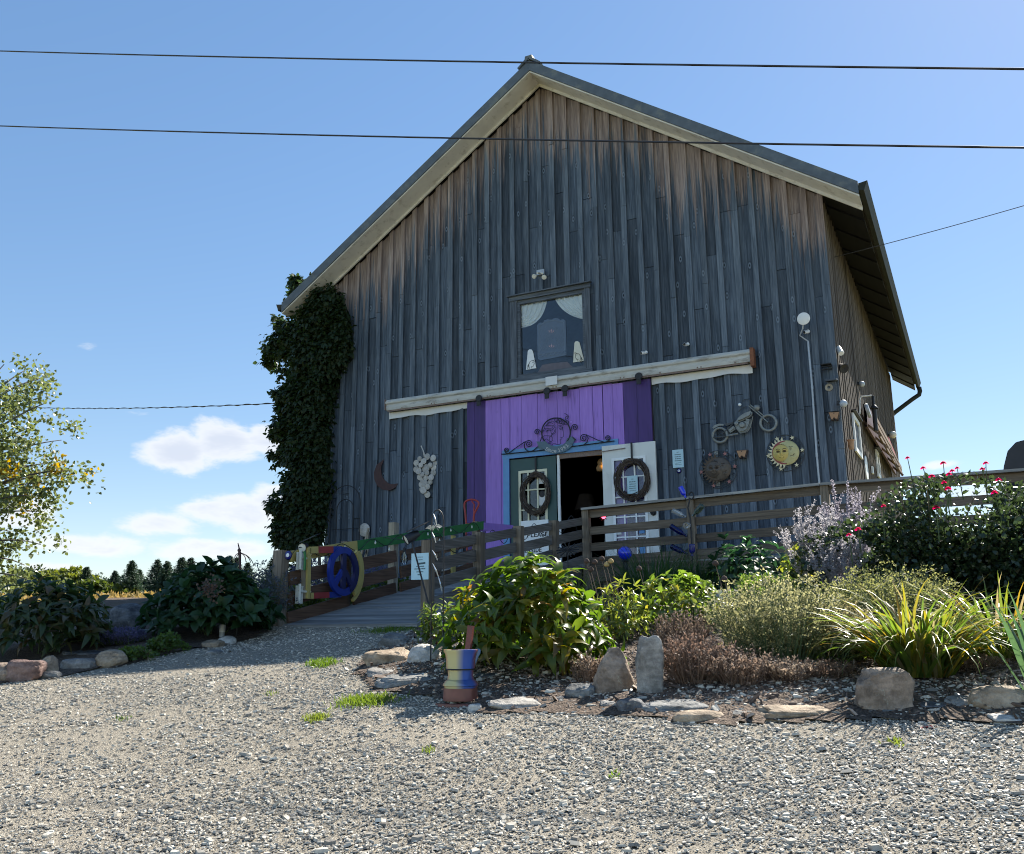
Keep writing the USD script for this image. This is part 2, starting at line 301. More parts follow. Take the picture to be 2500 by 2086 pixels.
wood('purple_paint', (0.285, 0.155, 0.52), (0.33, 0.185, 0.58), 'z', rough=0.55, objvar=0.09, fine=30, bump=0.4, knots=0.35)
wood('dark_purple_paint', (0.055, 0.026, 0.14), (0.07, 0.033, 0.17), 'z', rough=0.5, objvar=0.07, fine=30, bump=0.25)
simple('blue_trim', (0.10, 0.26, 0.50), 0.5, var=0.1, scale=8.0)
simple('green_door_paint', (0.022, 0.066, 0.062), 0.45, var=0.12, scale=6.0)
simple('cream_paint', (0.66, 0.63, 0.45), 0.5, var=0.07)
simple('door_white', (0.62, 0.63, 0.60), 0.5, var=0.07, scale=5.0, dirt=((0.42, 0.40, 0.35), 4.0, 0.35))
simple('trim_white', (0.74, 0.75, 0.74), 0.45, var=0.04)
glass_pane('pane_glass')
# ------------------------------------------------------------------ the barn
rng = random.Random(7)
YF, YB, XL, XR = 14.5, 27.06, -11.43, -1.654
XA, ZA, XEL, XER, ZEV, OV = -6.60, 10.475 + E, -12.40, -1.03, 6.59 + E, 0.53
YO, YBO = YF - OV, YB + 0.5
DECK = 0.85 + E
def roof_z(x):
    return ZA - 0.6907 * (x - XA) if x > XA else ZA - 0.664 * (XA - x)
def wall_top(x): return roof_z(x) - 0.27
def W(px, Y=YF): return onY(px, Y)

barn = thing('barn', 'big weathered grey board-and-batten barn with purple entrance front and gable roof', 'barn')
# openings (x0, x1, z0, z1)
WIN = (-7.17, -5.81, 4.43 + E, 5.92 + E)
PNL = (-8.21, -4.63, DECK - 0.3, 4.075 + E)
ENT = (-7.33, -5.50, DECK - 0.05, 2.93 + E)
def slanted(x0, x1, z0, z1, cap=True):
    """A board's face polygon in (x, z), its top cut along the roof."""
    pts = [(x0, z0), (x1, z0)]
    t0, t1 = wall_top(x0), wall_top(x1)
    if not cap or z1 < min(t0, t1): return [(x0, z0), (x1, z0), (x1, z1), (x0, z1)]
    mid = [(XA, wall_top(XA))] if x0 < XA < x1 else []
    return [(x0, z0), (x1, z0), (x1, t1)] + mid + [(x0, t0)]
ZB0 = 0.35 + E
def clear(x0, x1, z0, z1, pieces):
    """Pieces (z0, z1) of a column, less what an opening takes."""
    out = pieces
    for ox0, ox1, oz0, oz1 in (WIN, PNL):
        if x1 > ox0 + 0.02 and x0 < ox1 - 0.02:
            nxt = []
            for a, b in out:
                if b <= oz0 or a >= oz1: nxt.append((a, b)); continue
                if a < oz0 - 0.03: nxt.append((a, oz0))
                if b > oz1 + 0.03: nxt.append((oz1, b))
            out = nxt
    return out
def cut_out(pts):
    p = Polygon(pts)
    for o in (WIN, PNL): p = p.difference(Polygon([(o[0], o[2]), (o[1], o[2]), (o[1], o[3]), (o[0], o[3])]))
    return [g for g in getattr(p, 'geoms', [p]) if not g.is_empty and g.area > 2e-3]
ncol = 35; pitch = (XR - XL) / ncol
for i in range(ncol):
    x0, x1 = XL + i * pitch, XL + (i + 1) * pitch
    top = max(wall_top(x0), wall_top(x1), wall_top(XA) if x0 < XA < x1 else 0)
    cuts = [ZB0]
    while top - cuts[-1] > 3.4: cuts.append(cuts[-1] + rng.uniform(1.6, 3.3))
    cuts.append(top)
    for a, b in zip(cuts[:-1], cuts[1:]):
        y = YF + rng.uniform(-0.003, 0.012)
        for g in cut_out(slanted(x0 + 0.007, x1 - 0.007, a + 0.004, b if b >= top - 1e-6 else b - 0.004)):
            MB().prism(g, (0, y + 0.022, 0), (1, 0, 0), (0, 0, 1), 0.022).build('board', 'barn_wood', barn)
for i in range(ncol + 1):
    xc = XL + i * pitch + rng.uniform(-0.012, 0.012); hw = rng.uniform(0.042, 0.058)
    x0, x1 = max(xc - hw, XL - 0.03), min(xc + hw, XR + 0.03)
    top = max(wall_top(x0), wall_top(x1), wall_top(XA) if x0 < XA < x1 else 0)
    cuts = [ZB0]
    while top - cuts[-1] > 4.0: cuts.append(cuts[-1] + rng.uniform(2.0, 3.8))
    cuts.append(top)
    for a, b in zip(cuts[:-1], cuts[1:]):
        th = rng.uniform(0.026, 0.038)
        for g in cut_out(slanted(x0, x1, a + 0.002, b if b >= top - 1e-6 else b - 0.003)): MB().prism(g, (0, YF - 0.005, 0), (1, 0, 0), (0, 0, 1), th).build('batten', 'barn_batten', barn)
# sheathing behind the boards keeps the inside dark
outer = Polygon([(XL + .02, ZB0), (XR - .02, ZB0), (XR - .02, wall_top(XR)), (XA, wall_top(XA)), (XL + .02, wall_top(XL))])
hole = lambda o: Polygon([(o[0], o[2]), (o[1], o[2]), (o[1], o[3]), (o[0], o[3])])
MB().prism(outer.difference(hole(WIN)).difference(hole(ENT)), (0, YF + 0.07, 0), (1, 0, 0), (0, 0, 1), 0.03).build('wall_sheathing', 'dark_inside', barn)
MB().prism(outer, (0, YB, 0), (1, 0, 0), (0, 0, 1), 0.05).build('back_wall', 'side_wood', barn)
MB().box((XL, YF + .08, ZB0), (XL + .05, YB - .06, wall_top(XL))).build('left_wall', 'side_wood', barn)
MB().box((XR - .06, YF + .08, ZB0), (XR - .024, YB - .06, wall_top(XR) - .02)).build('right_wall_sheathing', 'dark_inside', barn)
MB().box((XL + .06, YF + .08, DECK - .1), (XR - .07, YB - .06, DECK - 0.01)).build('inside_floor', 'dark_inside', barn)
MB().box((XL + .06, YF + 1.2, 3.6 + E), (XR - .07, YB - .06, 3.7 + E)).build('loft_floor', 'dark_inside', barn)
# right-hand wall
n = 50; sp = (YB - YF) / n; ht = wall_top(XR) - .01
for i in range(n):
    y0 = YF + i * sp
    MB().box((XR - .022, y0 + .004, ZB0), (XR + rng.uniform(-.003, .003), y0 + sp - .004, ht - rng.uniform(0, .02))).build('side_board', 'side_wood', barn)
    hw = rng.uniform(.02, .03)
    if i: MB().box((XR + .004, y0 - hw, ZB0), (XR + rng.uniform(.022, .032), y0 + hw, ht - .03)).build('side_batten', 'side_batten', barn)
MB().box((XR - .09, YF - .032, ZB0), (XR + .028, YF - .006, wall_top(XR) - .01)).build('corner_board', 'barn_batten', barn)
MB().box((XL - .028, YF - .032, ZB0), (XL + .07, YF - .006, wall_top(XL) - .02)).build('corner_board', 'barn_batten', barn)
# roof: slabs, rakes, soffits, ridge cap
def slope(x0, x1, dz0, dz1, y0, y1):
    """A strip following the roof between x0 and x1, from dz0 to dz1 below the roof's surface."""
    m = MB(); a = [np.array([x, y, roof_z(x) - dz]) for y in (y0, y1) for x in (x0, x1) for dz in (dz0, dz1)]
    m.add(a, [[0, 1, 3, 2], [4, 6, 7, 5], [0, 4, 5, 1], [2, 3, 7, 6], [0, 2, 6, 4], [1, 5, 7, 3]]); return m
for s, (xa, xb) in (('l', (XEL, XA - .001)), ('r', (XA + .001, XER))):
    slope(xa, xb, 0.0, 0.05, YO + .002, YBO).build('roof', 'roof_metal', barn)
    slope(xa, xb, 0.06, 0.255, YO + .035, YO + .062).build('rake_board', 'rake_metal', barn) if False else None
    slope(xa, xb, -0.008, 0.20, YO - .025, YO).build('rake_fascia', 'rake_metal', barn)
    slope(xa, xb, 0.205, 0.232, YO - .004, YF - .036).build('rake_soffit', 'soffit_white', barn)
    slope(xa, xb, 0.232, 0.29, YF - .12, YF - .09).build('frieze_moulding', 'soffit_white', barn)
    slope(xa, xb, 0.055, 0.15, YF + .11, YB - .07).build('roof_deck', 'dark_inside', barn)
MB().beam((XA, YO - .05, ZA + .02), (XA, YBO, ZA + .02), .02, .05).prism([(-.22, -.135), (0, .02), (.22, -.135), (.24, -.11), (.08, .02), (.07, .085), (-.07, .085), (-.08, .02), (-.24, -.11)], (XA, YO - .05, ZA + .01), (1, 0, 0), (0, 0, 1), -(YBO - YO)).build('ridge_cap', 'rake_metal', barn)
for i in range(26):                                          # boards under the right and left eaves
    y0 = YF + .03 + i * (YBO - YF - .06) / 26; y1 = y0 + (YBO - YF - .06) / 26 - .012
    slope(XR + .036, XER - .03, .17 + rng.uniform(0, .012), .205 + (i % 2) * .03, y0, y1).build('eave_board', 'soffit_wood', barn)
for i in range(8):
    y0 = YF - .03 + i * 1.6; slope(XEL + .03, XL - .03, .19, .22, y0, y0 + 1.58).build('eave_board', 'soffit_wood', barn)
slope(XR + .03, XER - .03, .05, .245, YBO - .03, YBO).build('eave_end_board', 'rust', barn)
# gutters and downspouts
gp = [(0.0, 0.0), (0.0, -0.11), (0.075, -0.13), (0.10, -0.06), (0.135, 0.02), (0.125, 0.025), (0.09, -0.055), (0.068, -0.118), (0.01, -0.10), (0.01, 0.0)]
for sx, xe in ((1, XER), (-1, XEL)):
    m = MB(); poly = [(sx * a, b) for a, b in gp]
    m.prism(poly if sx > 0 else poly[::-1], (xe + sx * .004, YO - .03, roof_z(xe) - .035), (1, 0, 0), (0, 0, 1), -(YBO - YO + .06))
    m.prism([(0.0, 0.0), (0.0, -0.11), (sx * 0.075, -0.13), (sx * 0.10, -0.06), (sx * 0.135, 0.02)], (xe + sx * .004, YO - .032, roof_z(xe) - .035), (1, 0, 0), (0, 0, 1), -.004)
    m.prism([(0.0, 0.0), (0.0, -0.11), (sx * 0.075, -0.13), (sx * 0.10, -0.06), (sx * 0.135, 0.02)], (xe + sx * .004, YBO + .028, roof_z(xe) - .035), (1, 0, 0), (0, 0, 1), -.004)
    m.build('gutter', 'gutter_metal', barn)
zg = roof_z(XER) - .15
MB().tube([(XER + .08, YBO - .05, zg), (XER + .09, YBO - .05, zg - .12), (XER + .06, YBO - .06, zg - .22), (XER - .12, YBO - .12, zg - .34), (XR + .04, YB + .16, onX((2179, 1001), XR)[2] + .03), (XR - .12, YB + .18, onX((2179, 1001), XR)[2] - .12), (XR - .14, YB + .18, 1.2)], .062, 12).build('downspout', 'gutter_metal', barn, smooth=40)
zl = roof_z(XEL) - .15
MB().tube([(XEL - .06, YF + .2, zl), (XEL - .06, YF + .2, zl - .14), (XEL - .03, YF + .2, zl - .26), (XEL + .12, YF + .2, zl - .36), (XL - .35, YF + .2, zl - .40), (XL - .12, YF + .2, zl - .55), (XL - .1, YF + .2, 1.5)], .048, 10).build('downspout', 'gutter_metal', barn, smooth=40)

# ---- track of the former sliding door
ZT, ZTB = 4.325 + E, 3.985 + E; TX0, TX1 = W((953.6, 1000))[0], W((1837, 880))[0]
hood = [(0, 0), (0.03, 0.02), (0.12, 0.0), (0.155, -0.05), (0.15, -0.075), (0.12, -0.095), (0.125, -0.15), (0.115, -0.205), (0.10, -0.205), (0.105, -0.14), (0.10, -0.10), (0.13, -0.06), (0.11, -0.02), (0.0, -0.03)]
MB().prism([(-a, b) for a, b in hood], (TX0, YF - .032, ZT), (0, 1, 0), (0, 0, 1), TX1 - TX0).build('track_hood', 'track_white', barn)
MB().box((TX0, YF - .075, ZT - .21), (TX1, YF - .034, ZT - .035)).build('track_board', 'track_white', barn)
MB().box((TX0 + .02, YF - .14, ZT - .235), (TX1 - .05, YF - .128, ZT - .195)).build('track_rail', 'rusty_rail', barn)
for k in range(11):
    x = TX0 + .35 + k * (TX1 - TX0 - .6) / 10 + rng.uniform(-.05, .05)
    MB().box((x - .012, YF - .152, ZT - .20), (x + .012, YF - .141, ZT - .14)).build('track_clip', 'rusty_rail', barn)
    if k % 2: MB().box((x + .05, YF - .152, ZT - .20), (x + .072, YF - .141, ZT - .145)).build('track_clip', 'rusty_rail', barn)
def flashing(xa, xb):
    n = 40; xs = np.linspace(xa, xb, n); low = [ZTB - .02 + .012 * math.sin(x * 5.1) + .008 * math.sin(x * 11.3 + 1) for x in xs]
    v = [(x, YF - .05 - .012 * math.sin(x * 7), z) for x, z in zip(xs, low)] + [(x, YF - .055, ZT - .23) for x in xs]
    MB().add(v, [[i, i + 1, n + i + 1, n + i] for i in range(n - 1)]).build('track_flashing', 'flashing_white', barn, smooth=True)
flashing(TX0, PNL[0] - .01); flashing(PNL[1] + .01, TX1)
MB().box((TX1, YF - .185, ZT - .29), (TX1 + .06, YF - .033, ZT + .015)).build('track_end_cap', 'rust', barn)
MB().box((TX0 - .02, YF - .185, ZT - .20), (TX0 - .001, YF - .033, ZT + .01)).build('track_end_cap', 'rusty_rail', barn)
MB().box((W((1343, 940))[0], YF - .195, ZT - .16), (W((1371, 936))[0], YF - .19, ZT + .0)).build('track_patch', 'flashing_white', barn)
for px in ((1170, 975), (1336, 957), (1380, 951), (1560, 921)):
    c = W(px, YF - .17)
    MB().lathe([(.001, 0), (.06, 0), (.07, .02), (.06, .04), (.001, .04)], (c[0], YF - .205, c[2] + .01), (0, 1, 0), 14).box((c[0] - .04, YF - .2, c[2] - .13), (c[0] + .04, YF - .185, c[2] + .02)).build('door_roller', 'black_iron', barn)

# ---- purple front: boards of the old sliding doors, with the entrance cut in
xs = [PNL[0]]; marks = [1160, 1186, 1224, 1247, 1274, 1313, 1336, 1361, 1389, 1416, 1448, 1472, 1497, 1523, 1557]
xs += [W((m, 1000), YF - .07)[0] for m in marks] + [PNL[1]]
for k, (a, b) in enumerate(zip(xs[:-1], xs[1:])):
    mat = 'dark_purple_paint' if k < 2 or k >= len(xs) - 3 else 'purple_paint'
    z0 = PNL[2]
    for (xa, xb, za) in ([(a, b, z0)] if b <= ENT[0] or a >= ENT[1] else [(a, min(b, ENT[0]), z0)] * int(a < ENT[0]) + [(max(a, ENT[0]), min(b, ENT[1]), ENT[3])] + [(max(a, ENT[1]), b, z0)] * int(b > ENT[1])):
        if xb - xa < .015: continue
        MB().box((xa + .003, YF - .085 + rng.uniform(-.004, .004), za), (xb - .003, YF - .05, PNL[3] + rng.uniform(-.012, .006))).build('purple_board', mat, barn)
MB().box((PNL[0], YF - .048, PNL[2]), (ENT[0], YF + .038, PNL[3] - .01)).box((ENT[1], YF - .048, PNL[2]), (PNL[1], YF + .038, PNL[3] - .01)).box((ENT[0], YF - .048, ENT[3]), (ENT[1], YF + .038, PNL[3] - .01)).build('panel_backing', 'dark_inside', barn)
# blue trim round the entrance
MB().box((ENT[0] - .13, YF - .11, ENT[3]), (ENT[1] + .26, YF - .086, ENT[3] + .16)).build('entrance_head_trim', 'blue_trim', barn)
MB().box((ENT[0] - .12, YF - .108, DECK), (ENT[0] + .002, YF - .087, ENT[3] - .001)).build('entrance_side_trim', 'blue_trim', barn)
MB().box((ENT[0] + .93, YF - .075, ENT[3] - .085), (ENT[1], YF - .02, ENT[3] - .002)).build('entrance_head_jamb', 'track_board' if 'track_board' in MAT else 'rusty_rail', barn)
# green door, closed
gx0, gx1 = ENT[0] + .01, ENT[0] + .91; gz1 = ENT[3] - .02
gl = (gx0 + .17, gx1 - .17, DECK + .78, gz1 - .22)
door = MB(); fr = Polygon([(gx0, DECK + .02), (gx1, DECK + .02), (gx1, gz1), (gx0, gz1)]).difference(hole((gl[0] + .03, gl[1] - .03, gl[2] + .03, gl[3] - .03)))
gd = door.prism(fr, (0, YF - .03, 0), (1, 0, 0), (0, 0, 1), .045).build('green_door', 'green_door_paint', barn, label='dark green door with cream glazing bars, closed')
fm = Polygon([(gl[0], gl[2]), (gl[1], gl[2]), (gl[1], gl[3]), (gl[0], gl[3])])
MB().prism(fm.difference(fm.buffer(-.045, join_style=2)), (0, YF - .076, 0), (1, 0, 0), (0, 0, 1), .014).build('glazing_frame', 'cream_paint', gd)
for k in (1, 2):
    x = gl[0] + k * (gl[1] - gl[0]) / 3; MB().box((x - .014, YF - .086, gl[2] + .045), (x + .014, YF - .07, gl[3] - .045)).build('muntin', 'cream_paint', gd)
    z = gl[2] + k * (gl[3] - gl[2]) / 3; MB().box((gl[0] + .045, YF - .0835, z - .012), (gl[1] - .045, YF - .0715, z + .012)).build('muntin', 'cream_paint', gd)
for i in range(3):
    for j in range(3):
        a, b = gl[0] + i * (gl[1] - gl[0]) / 3, gl[2] + j * (gl[3] - gl[2]) / 3
        MB().box((a + .015, YF - .055, b + .013), (a + (gl[1] - gl[0]) / 3 - .015, YF - .052, b + (gl[3] - gl[2]) / 3 - .013)).build('pane', 'pane_glass', gd)
MB().box((gl[0] + .35, YF - .0665, gl[2] + .42), (gl[0] + .55, YF - .0645, gl[2] + .80)).build('notice', 'flashing_white', gd)
MB().prism(Point(0, 0).buffer(1, 16), (gl[0] + .45, YF - .0672, gl[2] + .62), (.075, 0, 0), (0, 0, .035), .5).build('oval_sticker', 'black_iron', gd) if False else MB().lathe([(.001, 0), (.06, 0), (.06, .001), (.001, .001)], (gl[0] + .45, YF - .068, gl[2] + .62), (0, 1, 0), 18).build('oval_sticker', 'black_iron', gd)
MB().box((gl[1] - .20, YF - .0665, gl[3] - .46), (gl[1] - .055, YF - .0645, gl[3] - .09)).build('notice', 'flashing_white', gd)
MB().tube([(gx1 + .045, YF - .06, DECK + .02), (gx1 + .045, YF - .06, gz1)], .028, 6).build('door_edge_weatherstrip', 'trim_white', gd)
# white door, swung open flat against the front
wx0, wx1 = ENT[1] - .02, W((1604, 1200), YF - .16)[0]; wz1 = ENT[3] + .045; wy = YF - .155
wl = (wx0 + .17, wx1 - .17, DECK + .22, wz1 - .23)
wf = Polygon([(wx0, DECK + .03), (wx1, DECK + .03), (wx1, wz1), (wx0, wz1)]).difference(hole((wl[0] + .03, wl[1] - .03, wl[2] + .03, wl[3] - .03)))
wd = MB().prism(wf, (0, wy + .045, 0), (1, 0, 0), (0, 0, 1), .045).build('white_door', 'door_white', barn, label='white glazed door standing open against the front')
fm = Polygon([(wl[0], wl[2]), (wl[1], wl[2]), (wl[1], wl[3]), (wl[0], wl[3])])
MB().prism(fm.difference(fm.buffer(-.045, join_style=2)), (0, wy - .001, 0), (1, 0, 0), (0, 0, 1), .014).build('glazing_frame', 'trim_white', wd)
NR = 5
for k in (1, 2):
    x = wl[0] + k * (wl[1] - wl[0]) / 3; MB().box((x - .012, wy - .012, wl[2] + .045), (x + .012, wy + .005, wl[3] - .045)).build('muntin', 'trim_white', wd)
for k in range(1, NR):
    z = wl[2] + k * (wl[3] - wl[2]) / NR; MB().box((wl[0] + .045, wy - .0095, z - .011), (wl[1] - .045, wy + .0035, z + .011)).build('muntin', 'trim_white', wd)
for i in range(3):
    for j in range(NR):
        a, b, dx, dz = wl[0] + i * (wl[1] - wl[0]) / 3, wl[2] + j * (wl[3] - wl[2]) / NR, (wl[1] - wl[0]) / 3, (wl[3] - wl[2]) / NR
        MB().box((a + .015, wy + .015, b + .013), (a + dx - .015, wy + .018, b + dz - .013)).build('pane', 'pane_glass', wd)
        if (i, j) in ((2, 4), (1, 2), (1, 1)):
            MB().lathe([(.001, 0), (.065, 0), (.065, .001), (.001, .001)], (a + dx / 2 + .01, wy + .012, b + dz / 2), (0, 1, 0), 18).build('oval_sticker', 'flashing_white', wd)
        if (i, j) in ((0, 1), (2, 0), (2, 1), (0, 2)):
            MB().box((a + .03, wy + .011, b + .05), (a + dx * .62, wy + .0125, b + dz * .55)).build('sticker', 'flashing_white' if i == 0 else 'blue_trim', wd)
MB().lathe([(.001, 0), (.05, 0), (.05, .012), (.025, .02), (.025, .05), (.034, .06), (.034, .085), (.001, .1)], (wx1 - .075, wy - .001, DECK + .93), (0, -1, 0), 14).build('door_knob', 'black_iron', wd, smooth=40)
MB().lathe([(.001, 0), (.026, 0), (.026, .012), (.001, .012)], (wx1 - .075, wy - .001, DECK + 1.07), (0, -1, 0), 12).build('deadbolt', 'rusty_rail', wd)
for q in ((.075, 1.62), (.075, 1.48)):
    MB().lathe([(.001, 0), (.045, 0), (.045, .001), (.001, .001)], (wx1 - q[0], wy - .002, DECK + q[1]), (0, 1, 0), 16).build('sticker', 'flashing_white', wd)
MB().tube([(wx0 - .02, wy - .02, wz1 - .1), (wx0 + .43, wy - .02, wz1 - .075)], .008, 6).build('door_closer', 'rusty_rail', wd)

# ---- window over the entrance
a, b, c, d = WIN
wn = MB().prism(Polygon([(a - .13, c - .09), (b + .11, c - .09), (b + .11, d + .08), (a - .13, d + .08)]).difference(Polygon([(a, c), (b, c), (b, d), (a, d)])), (0, YF - .030, 0), (1, 0, 0), (0, 0, 1), .025).build('window', 'window_wood_upright', barn, label='square window with looped white curtains')
MB().box((a - .15, YF - .07, d + .002), (b + .13, YF - .033, d + .085)).box((a - .18, YF - .12, d + .087), (b + .15, YF - .033, d + .108)).build('window_head', 'window_wood', wn)
MB().box((a - .15, YF - .075, c - .10), (b + .13, YF - .033, c - .012)).build('window_sill', 'window_wood', wn)
MB().box((a, YF - .03, c), (a + .055, YF + .06, d)).box((b - .05, YF - .03, c), (b, YF + .06, d)).box((a + .055, YF - .03, d - .07), (b - .05, YF + .06, d)).box((a + .055, YF - .03, c), (b - .05, YF + .06, c + .06)).build('window_sash', 'window_wood', wn)
MB().box((a + .057, YF + .02, c + .062), (b - .052, YF + .024, d - .072)).build('pane', 'pane_glass', wn)
simple('etched_glass', (0.085, 0.125, 0.185), 0.6, var=0.10, scale=20.0)
simple('etched_line', (0.16, 0.21, 0.28), 0.6, var=0.08)
simple('pink_enamel', (0.45, 0.30, 0.33), 0.6, var=0.05)
simple('sign_brown', (0.11, 0.10, 0.12), 0.7, var=0.2)
simple('sticker_cream', (0.62, 0.60, 0.50), 0.6, var=0.06)
simple('sticker_white', (0.72, 0.73, 0.72), 0.6, var=0.05)
def ZW(X, Y, y=YF + .012): return onY((1200 + X / 5.84, 650 + Y / 5.84), y)
def flat(pts, y, mat, name, parent, f=ZW, th=.002):
    p = [f(*q, y) for q in pts]; pts2 = [(q[0], q[2]) for q in p]
    return MB().prism(pts2, (0, y + th, 0), (1, 0, 0), (0, 0, 1), th).build(name, mat, parent)
pan = [(655, 1240), (650, 850), (665, 820), (700, 805), (730, 810), (750, 775), (800, 760), (850, 765), (900, 742), (940, 745), (985, 770), (1020, 755), (1055, 780), (1060, 900), (1070, 1260), (1050, 1275), (700, 1345), (665, 1330)]
flat(pan, YF + .014, 'etched_glass', 'etched_panel', wn)
m = MB()
for k in range(9):
    for sg in (1, -1):
        u0 = 690 + k * 42; pp = [(u0, 1210 - (u0 - 690) * .14), (u0 + sg * 330 * .5, 870)]
        q = LineString(pp).intersection(Polygon([(690, 880), (1030, 840), (1030, 1170), (690, 1215)]))
        if q.length > 20: m.tube([ZW(*p, YF + .0115) for p in q.coords], .0025, 4)
m.tube([ZW(*p, YF + .0115) for p in [(680, 1230), (678, 860), (760, 800), (900, 770), (1030, 800), (1045, 1235)]], .006, 4)
for k in range(7):
    cx = 700 + k * 55; m.tube([ZW(cx + 26 * math.cos(t), 1275 - k * 8 + 20 * math.sin(t), YF + .0115) for t in np.linspace(0, 5.2, 10)], .005, 4)
m.build('etched_scrollwork', 'etched_line', wn)
for (cx, cy, sg) in ((852, 925, -1), (857, 1135, 1)):
    for k, dx in enumerate((-34, 0, 34)):
        flat([(cx + dx - 9, cy + sg * 4), (cx + dx * .3, cy - 34 * (1 if k == 1 else .2) ), (cx + dx + 9, cy + sg * 4), (cx + dx * .4, cy + 30)], YF + .0105, 'pink_enamel', 'pink_petal', wn)
flat([(640, 1550), (720, 1410), (860, 1385), (1080, 1365), (1190, 1470)], YF + .013, 'sign_brown', 'arched_sign', wn)
face = [[(-30, 60), (-34, 20), (-20, -20), (10, -38), (44, -30)], [(44, -30), (38, -4), (46, 14), (36, 18), (38, 32), (26, 36), (28, 52), (4, 48)], [(12, -16), (28, -14)], [(-30, 20), (-60, 60)], [(-20, -10), (-52, 40)], [(-34, 40), (-58, 86)], [(20, -38), (50, -52), (60, -36)], [(4, 48), (10, 80)], [(-20, 60), (-36, 100)]]
for (tri, mat, cx, cy, sg) in (([(490, 1482), (638, 1455), (590, 1215), (570, 1190), (540, 1186), (518, 1208)], 'sticker_white', 566, 1385, 1), ([(1163, 1374), (1322, 1352), (1255, 1090), (1228, 1070), (1200, 1072), (1182, 1096)], 'sticker_cream', 1238, 1282, -1)):
    st = flat(tri, YF + .0085, mat, 'window_sticker', wn)
    m = MB()
    for cv in face: m.tube([ZW(cx + sg * p[0], cy + p[1] * .95, YF + .007) for p in cv], .004, 4)
    m.build('sticker_drawing', 'black_iron', wn)

simple('curtain_white', (.86, .85, .80), .8, var=.05)
def drape(top0, top1, ctrl, tie0, tie1, label):
    """A curtain gathered to one side of the window."""
    nu, nv = 40, 18; v = []
    for i in range(nu):
        u = i / (nu - 1); T = np.array(top0) + (np.array(top1) - np.array(top0)) * u; S = np.array(tie0) + (np.array(tie1) - np.array(tie0)) * u
        C = np.array([S[0] + (ctrl[0] - S[0]) * u, T[1] + (ctrl[1] - T[1]) * (.5 + .5 * u)])
        for j in range(nv):
            t = j / (nv - 1); q = T * (1 - t) ** 2 + 2 * C * t * (1 - t) + S * t * t; y = YF + .05 + .016 * math.sin(u * 34 + t * 3) * (1 - .4 * t) + .01 * math.sin(u * 71)
            v.append(ZW(q[0], q[1], y))
    f = [[i * nv + j, (i + 1) * nv + j, (i + 1) * nv + j + 1, i * nv + j + 1] for i in range(nu - 1) for j in range(nv - 1)]
    MB().add(v, f).build('curtain', 'curtain_white', smooth=True, label=label, cat='curtain')
drape((372, 470), (800, 405), (770, 860), (385, 740), (400, 885), 'white curtain looped to the left side of the upper window')
drape((1310, 315), (880, 395), (960, 690), (1312, 600), (1312, 760), 'white curtain looped to the right side of the upper window')
# ------------------------------------------------------------------ ground, gravel, beds
nr = np.random.default_rng(5)
def ground_mat(name, ramp, scale, bump, dist, second=None, rough=0.9):
    N = {'geo': ('geometry', {}), 'n': ('noise_texture', dict(scale=scale, detail=8.0, roughness=0.7)), 'v': ('voronoi_texture', dict(scale=scale * 2.4)), 'ad': ('math', dict(math_type='multiply_add', value2=0.5)),
         'n2': ('noise_texture', dict(scale=0.6, detail=4.0)), 'r': ('rgb_ramp', {'ramp': ramp}), 'mr': ('map_range', dict(to_min=0.72, to_max=1.28)), 'h': ('hsv', dict(hue=0.5, saturation=1.0, fac=1.0)),
         'b': ('bump', dict(strength=bump, distance=dist)), 'p': ('principled_bsdf', dict(roughness=rough, specular_ior_level=0.25))}
    L = [('geo.position', 'n.vector'), ('geo.position', 'v.vector'), ('geo.position', 'n2.vector'), ('v.distance', 'ad.value1'), ('n.fac', 'ad.value3'), ('ad.value', 'r.fac'), ('n2.fac', 'mr.value'), ('mr.result', 'h.value'), ('r.color', 'h.color'),
         ('ad.value', 'b.height'), ('b.normal', 'p.normal'), ('h.color', 'p.base_color')]
    MAT[name] = usdkit.material(stage, f'/World/Looks/{name}', N, L, surface='p.BSDF')
ground_mat('gravel_base', [(0.40, (0.115, 0.102, 0.082)), (0.62, (0.21, 0.187, 0.15)), (0.85, (0.30, 0.27, 0.215))], 60.0, 1.0, 0.012)
ground_mat('soil', [(0.45, (0.025, 0.019, 0.015)), (0.65, (0.075, 0.055, 0.042)), (0.9, (0.16, 0.12, 0.09))], 26.0, 0.9, 0.03)
ground_mat('field_grass', [(0.45, (0.05, 0.065, 0.02)), (0.65, (0.12, 0.13, 0.045)), (0.9, (0.22, 0.19, 0.075))], 7.0, 0.8, 0.1)

def axis(lo, hi, step, far):
    a = np.arange(lo, hi + 1e-6, step); g = [];  s = step; p = hi
    while p < far: s *= 1.22; p += s; g.append(p)
    h = []; s = step; p = lo
    while p > -far: s *= 1.22; p -= s; h.append(p)
    return np.array(h[::-1] + list(a) + g)
def relief(x, y):
    return 0.035 * (meshkit.noise(np.stack([x * 1.3, y * 1.3, x * 0], -1), 3) - .5) + 0.07 * (meshkit.noise(np.stack([x * .33, y * .33, x * 0], -1), 9) - .5)
def gh(x, y):
    x, y = np.asarray(x, float), np.asarray(y, float); return gz(x, y) + relief(x, y)
xs, ys = axis(-16, 6, .25, 900), axis(-3, 20, .25, 900)
X, Y = np.meshgrid(xs, ys, indexing='ij'); Z = gh(X, Y)
nx, ny = X.shape; ii, jj = np.meshgrid(np.arange(nx - 1), np.arange(ny - 1), indexing='ij'); q0 = (ii * ny + jj).ravel()
MB().add(np.stack([X, Y, Z], -1).reshape(-1, 3), np.stack([q0, q0 + ny, q0 + ny + 1, q0 + 1], 1)).build('ground', 'field_grass', smooth=True, kind='structure')

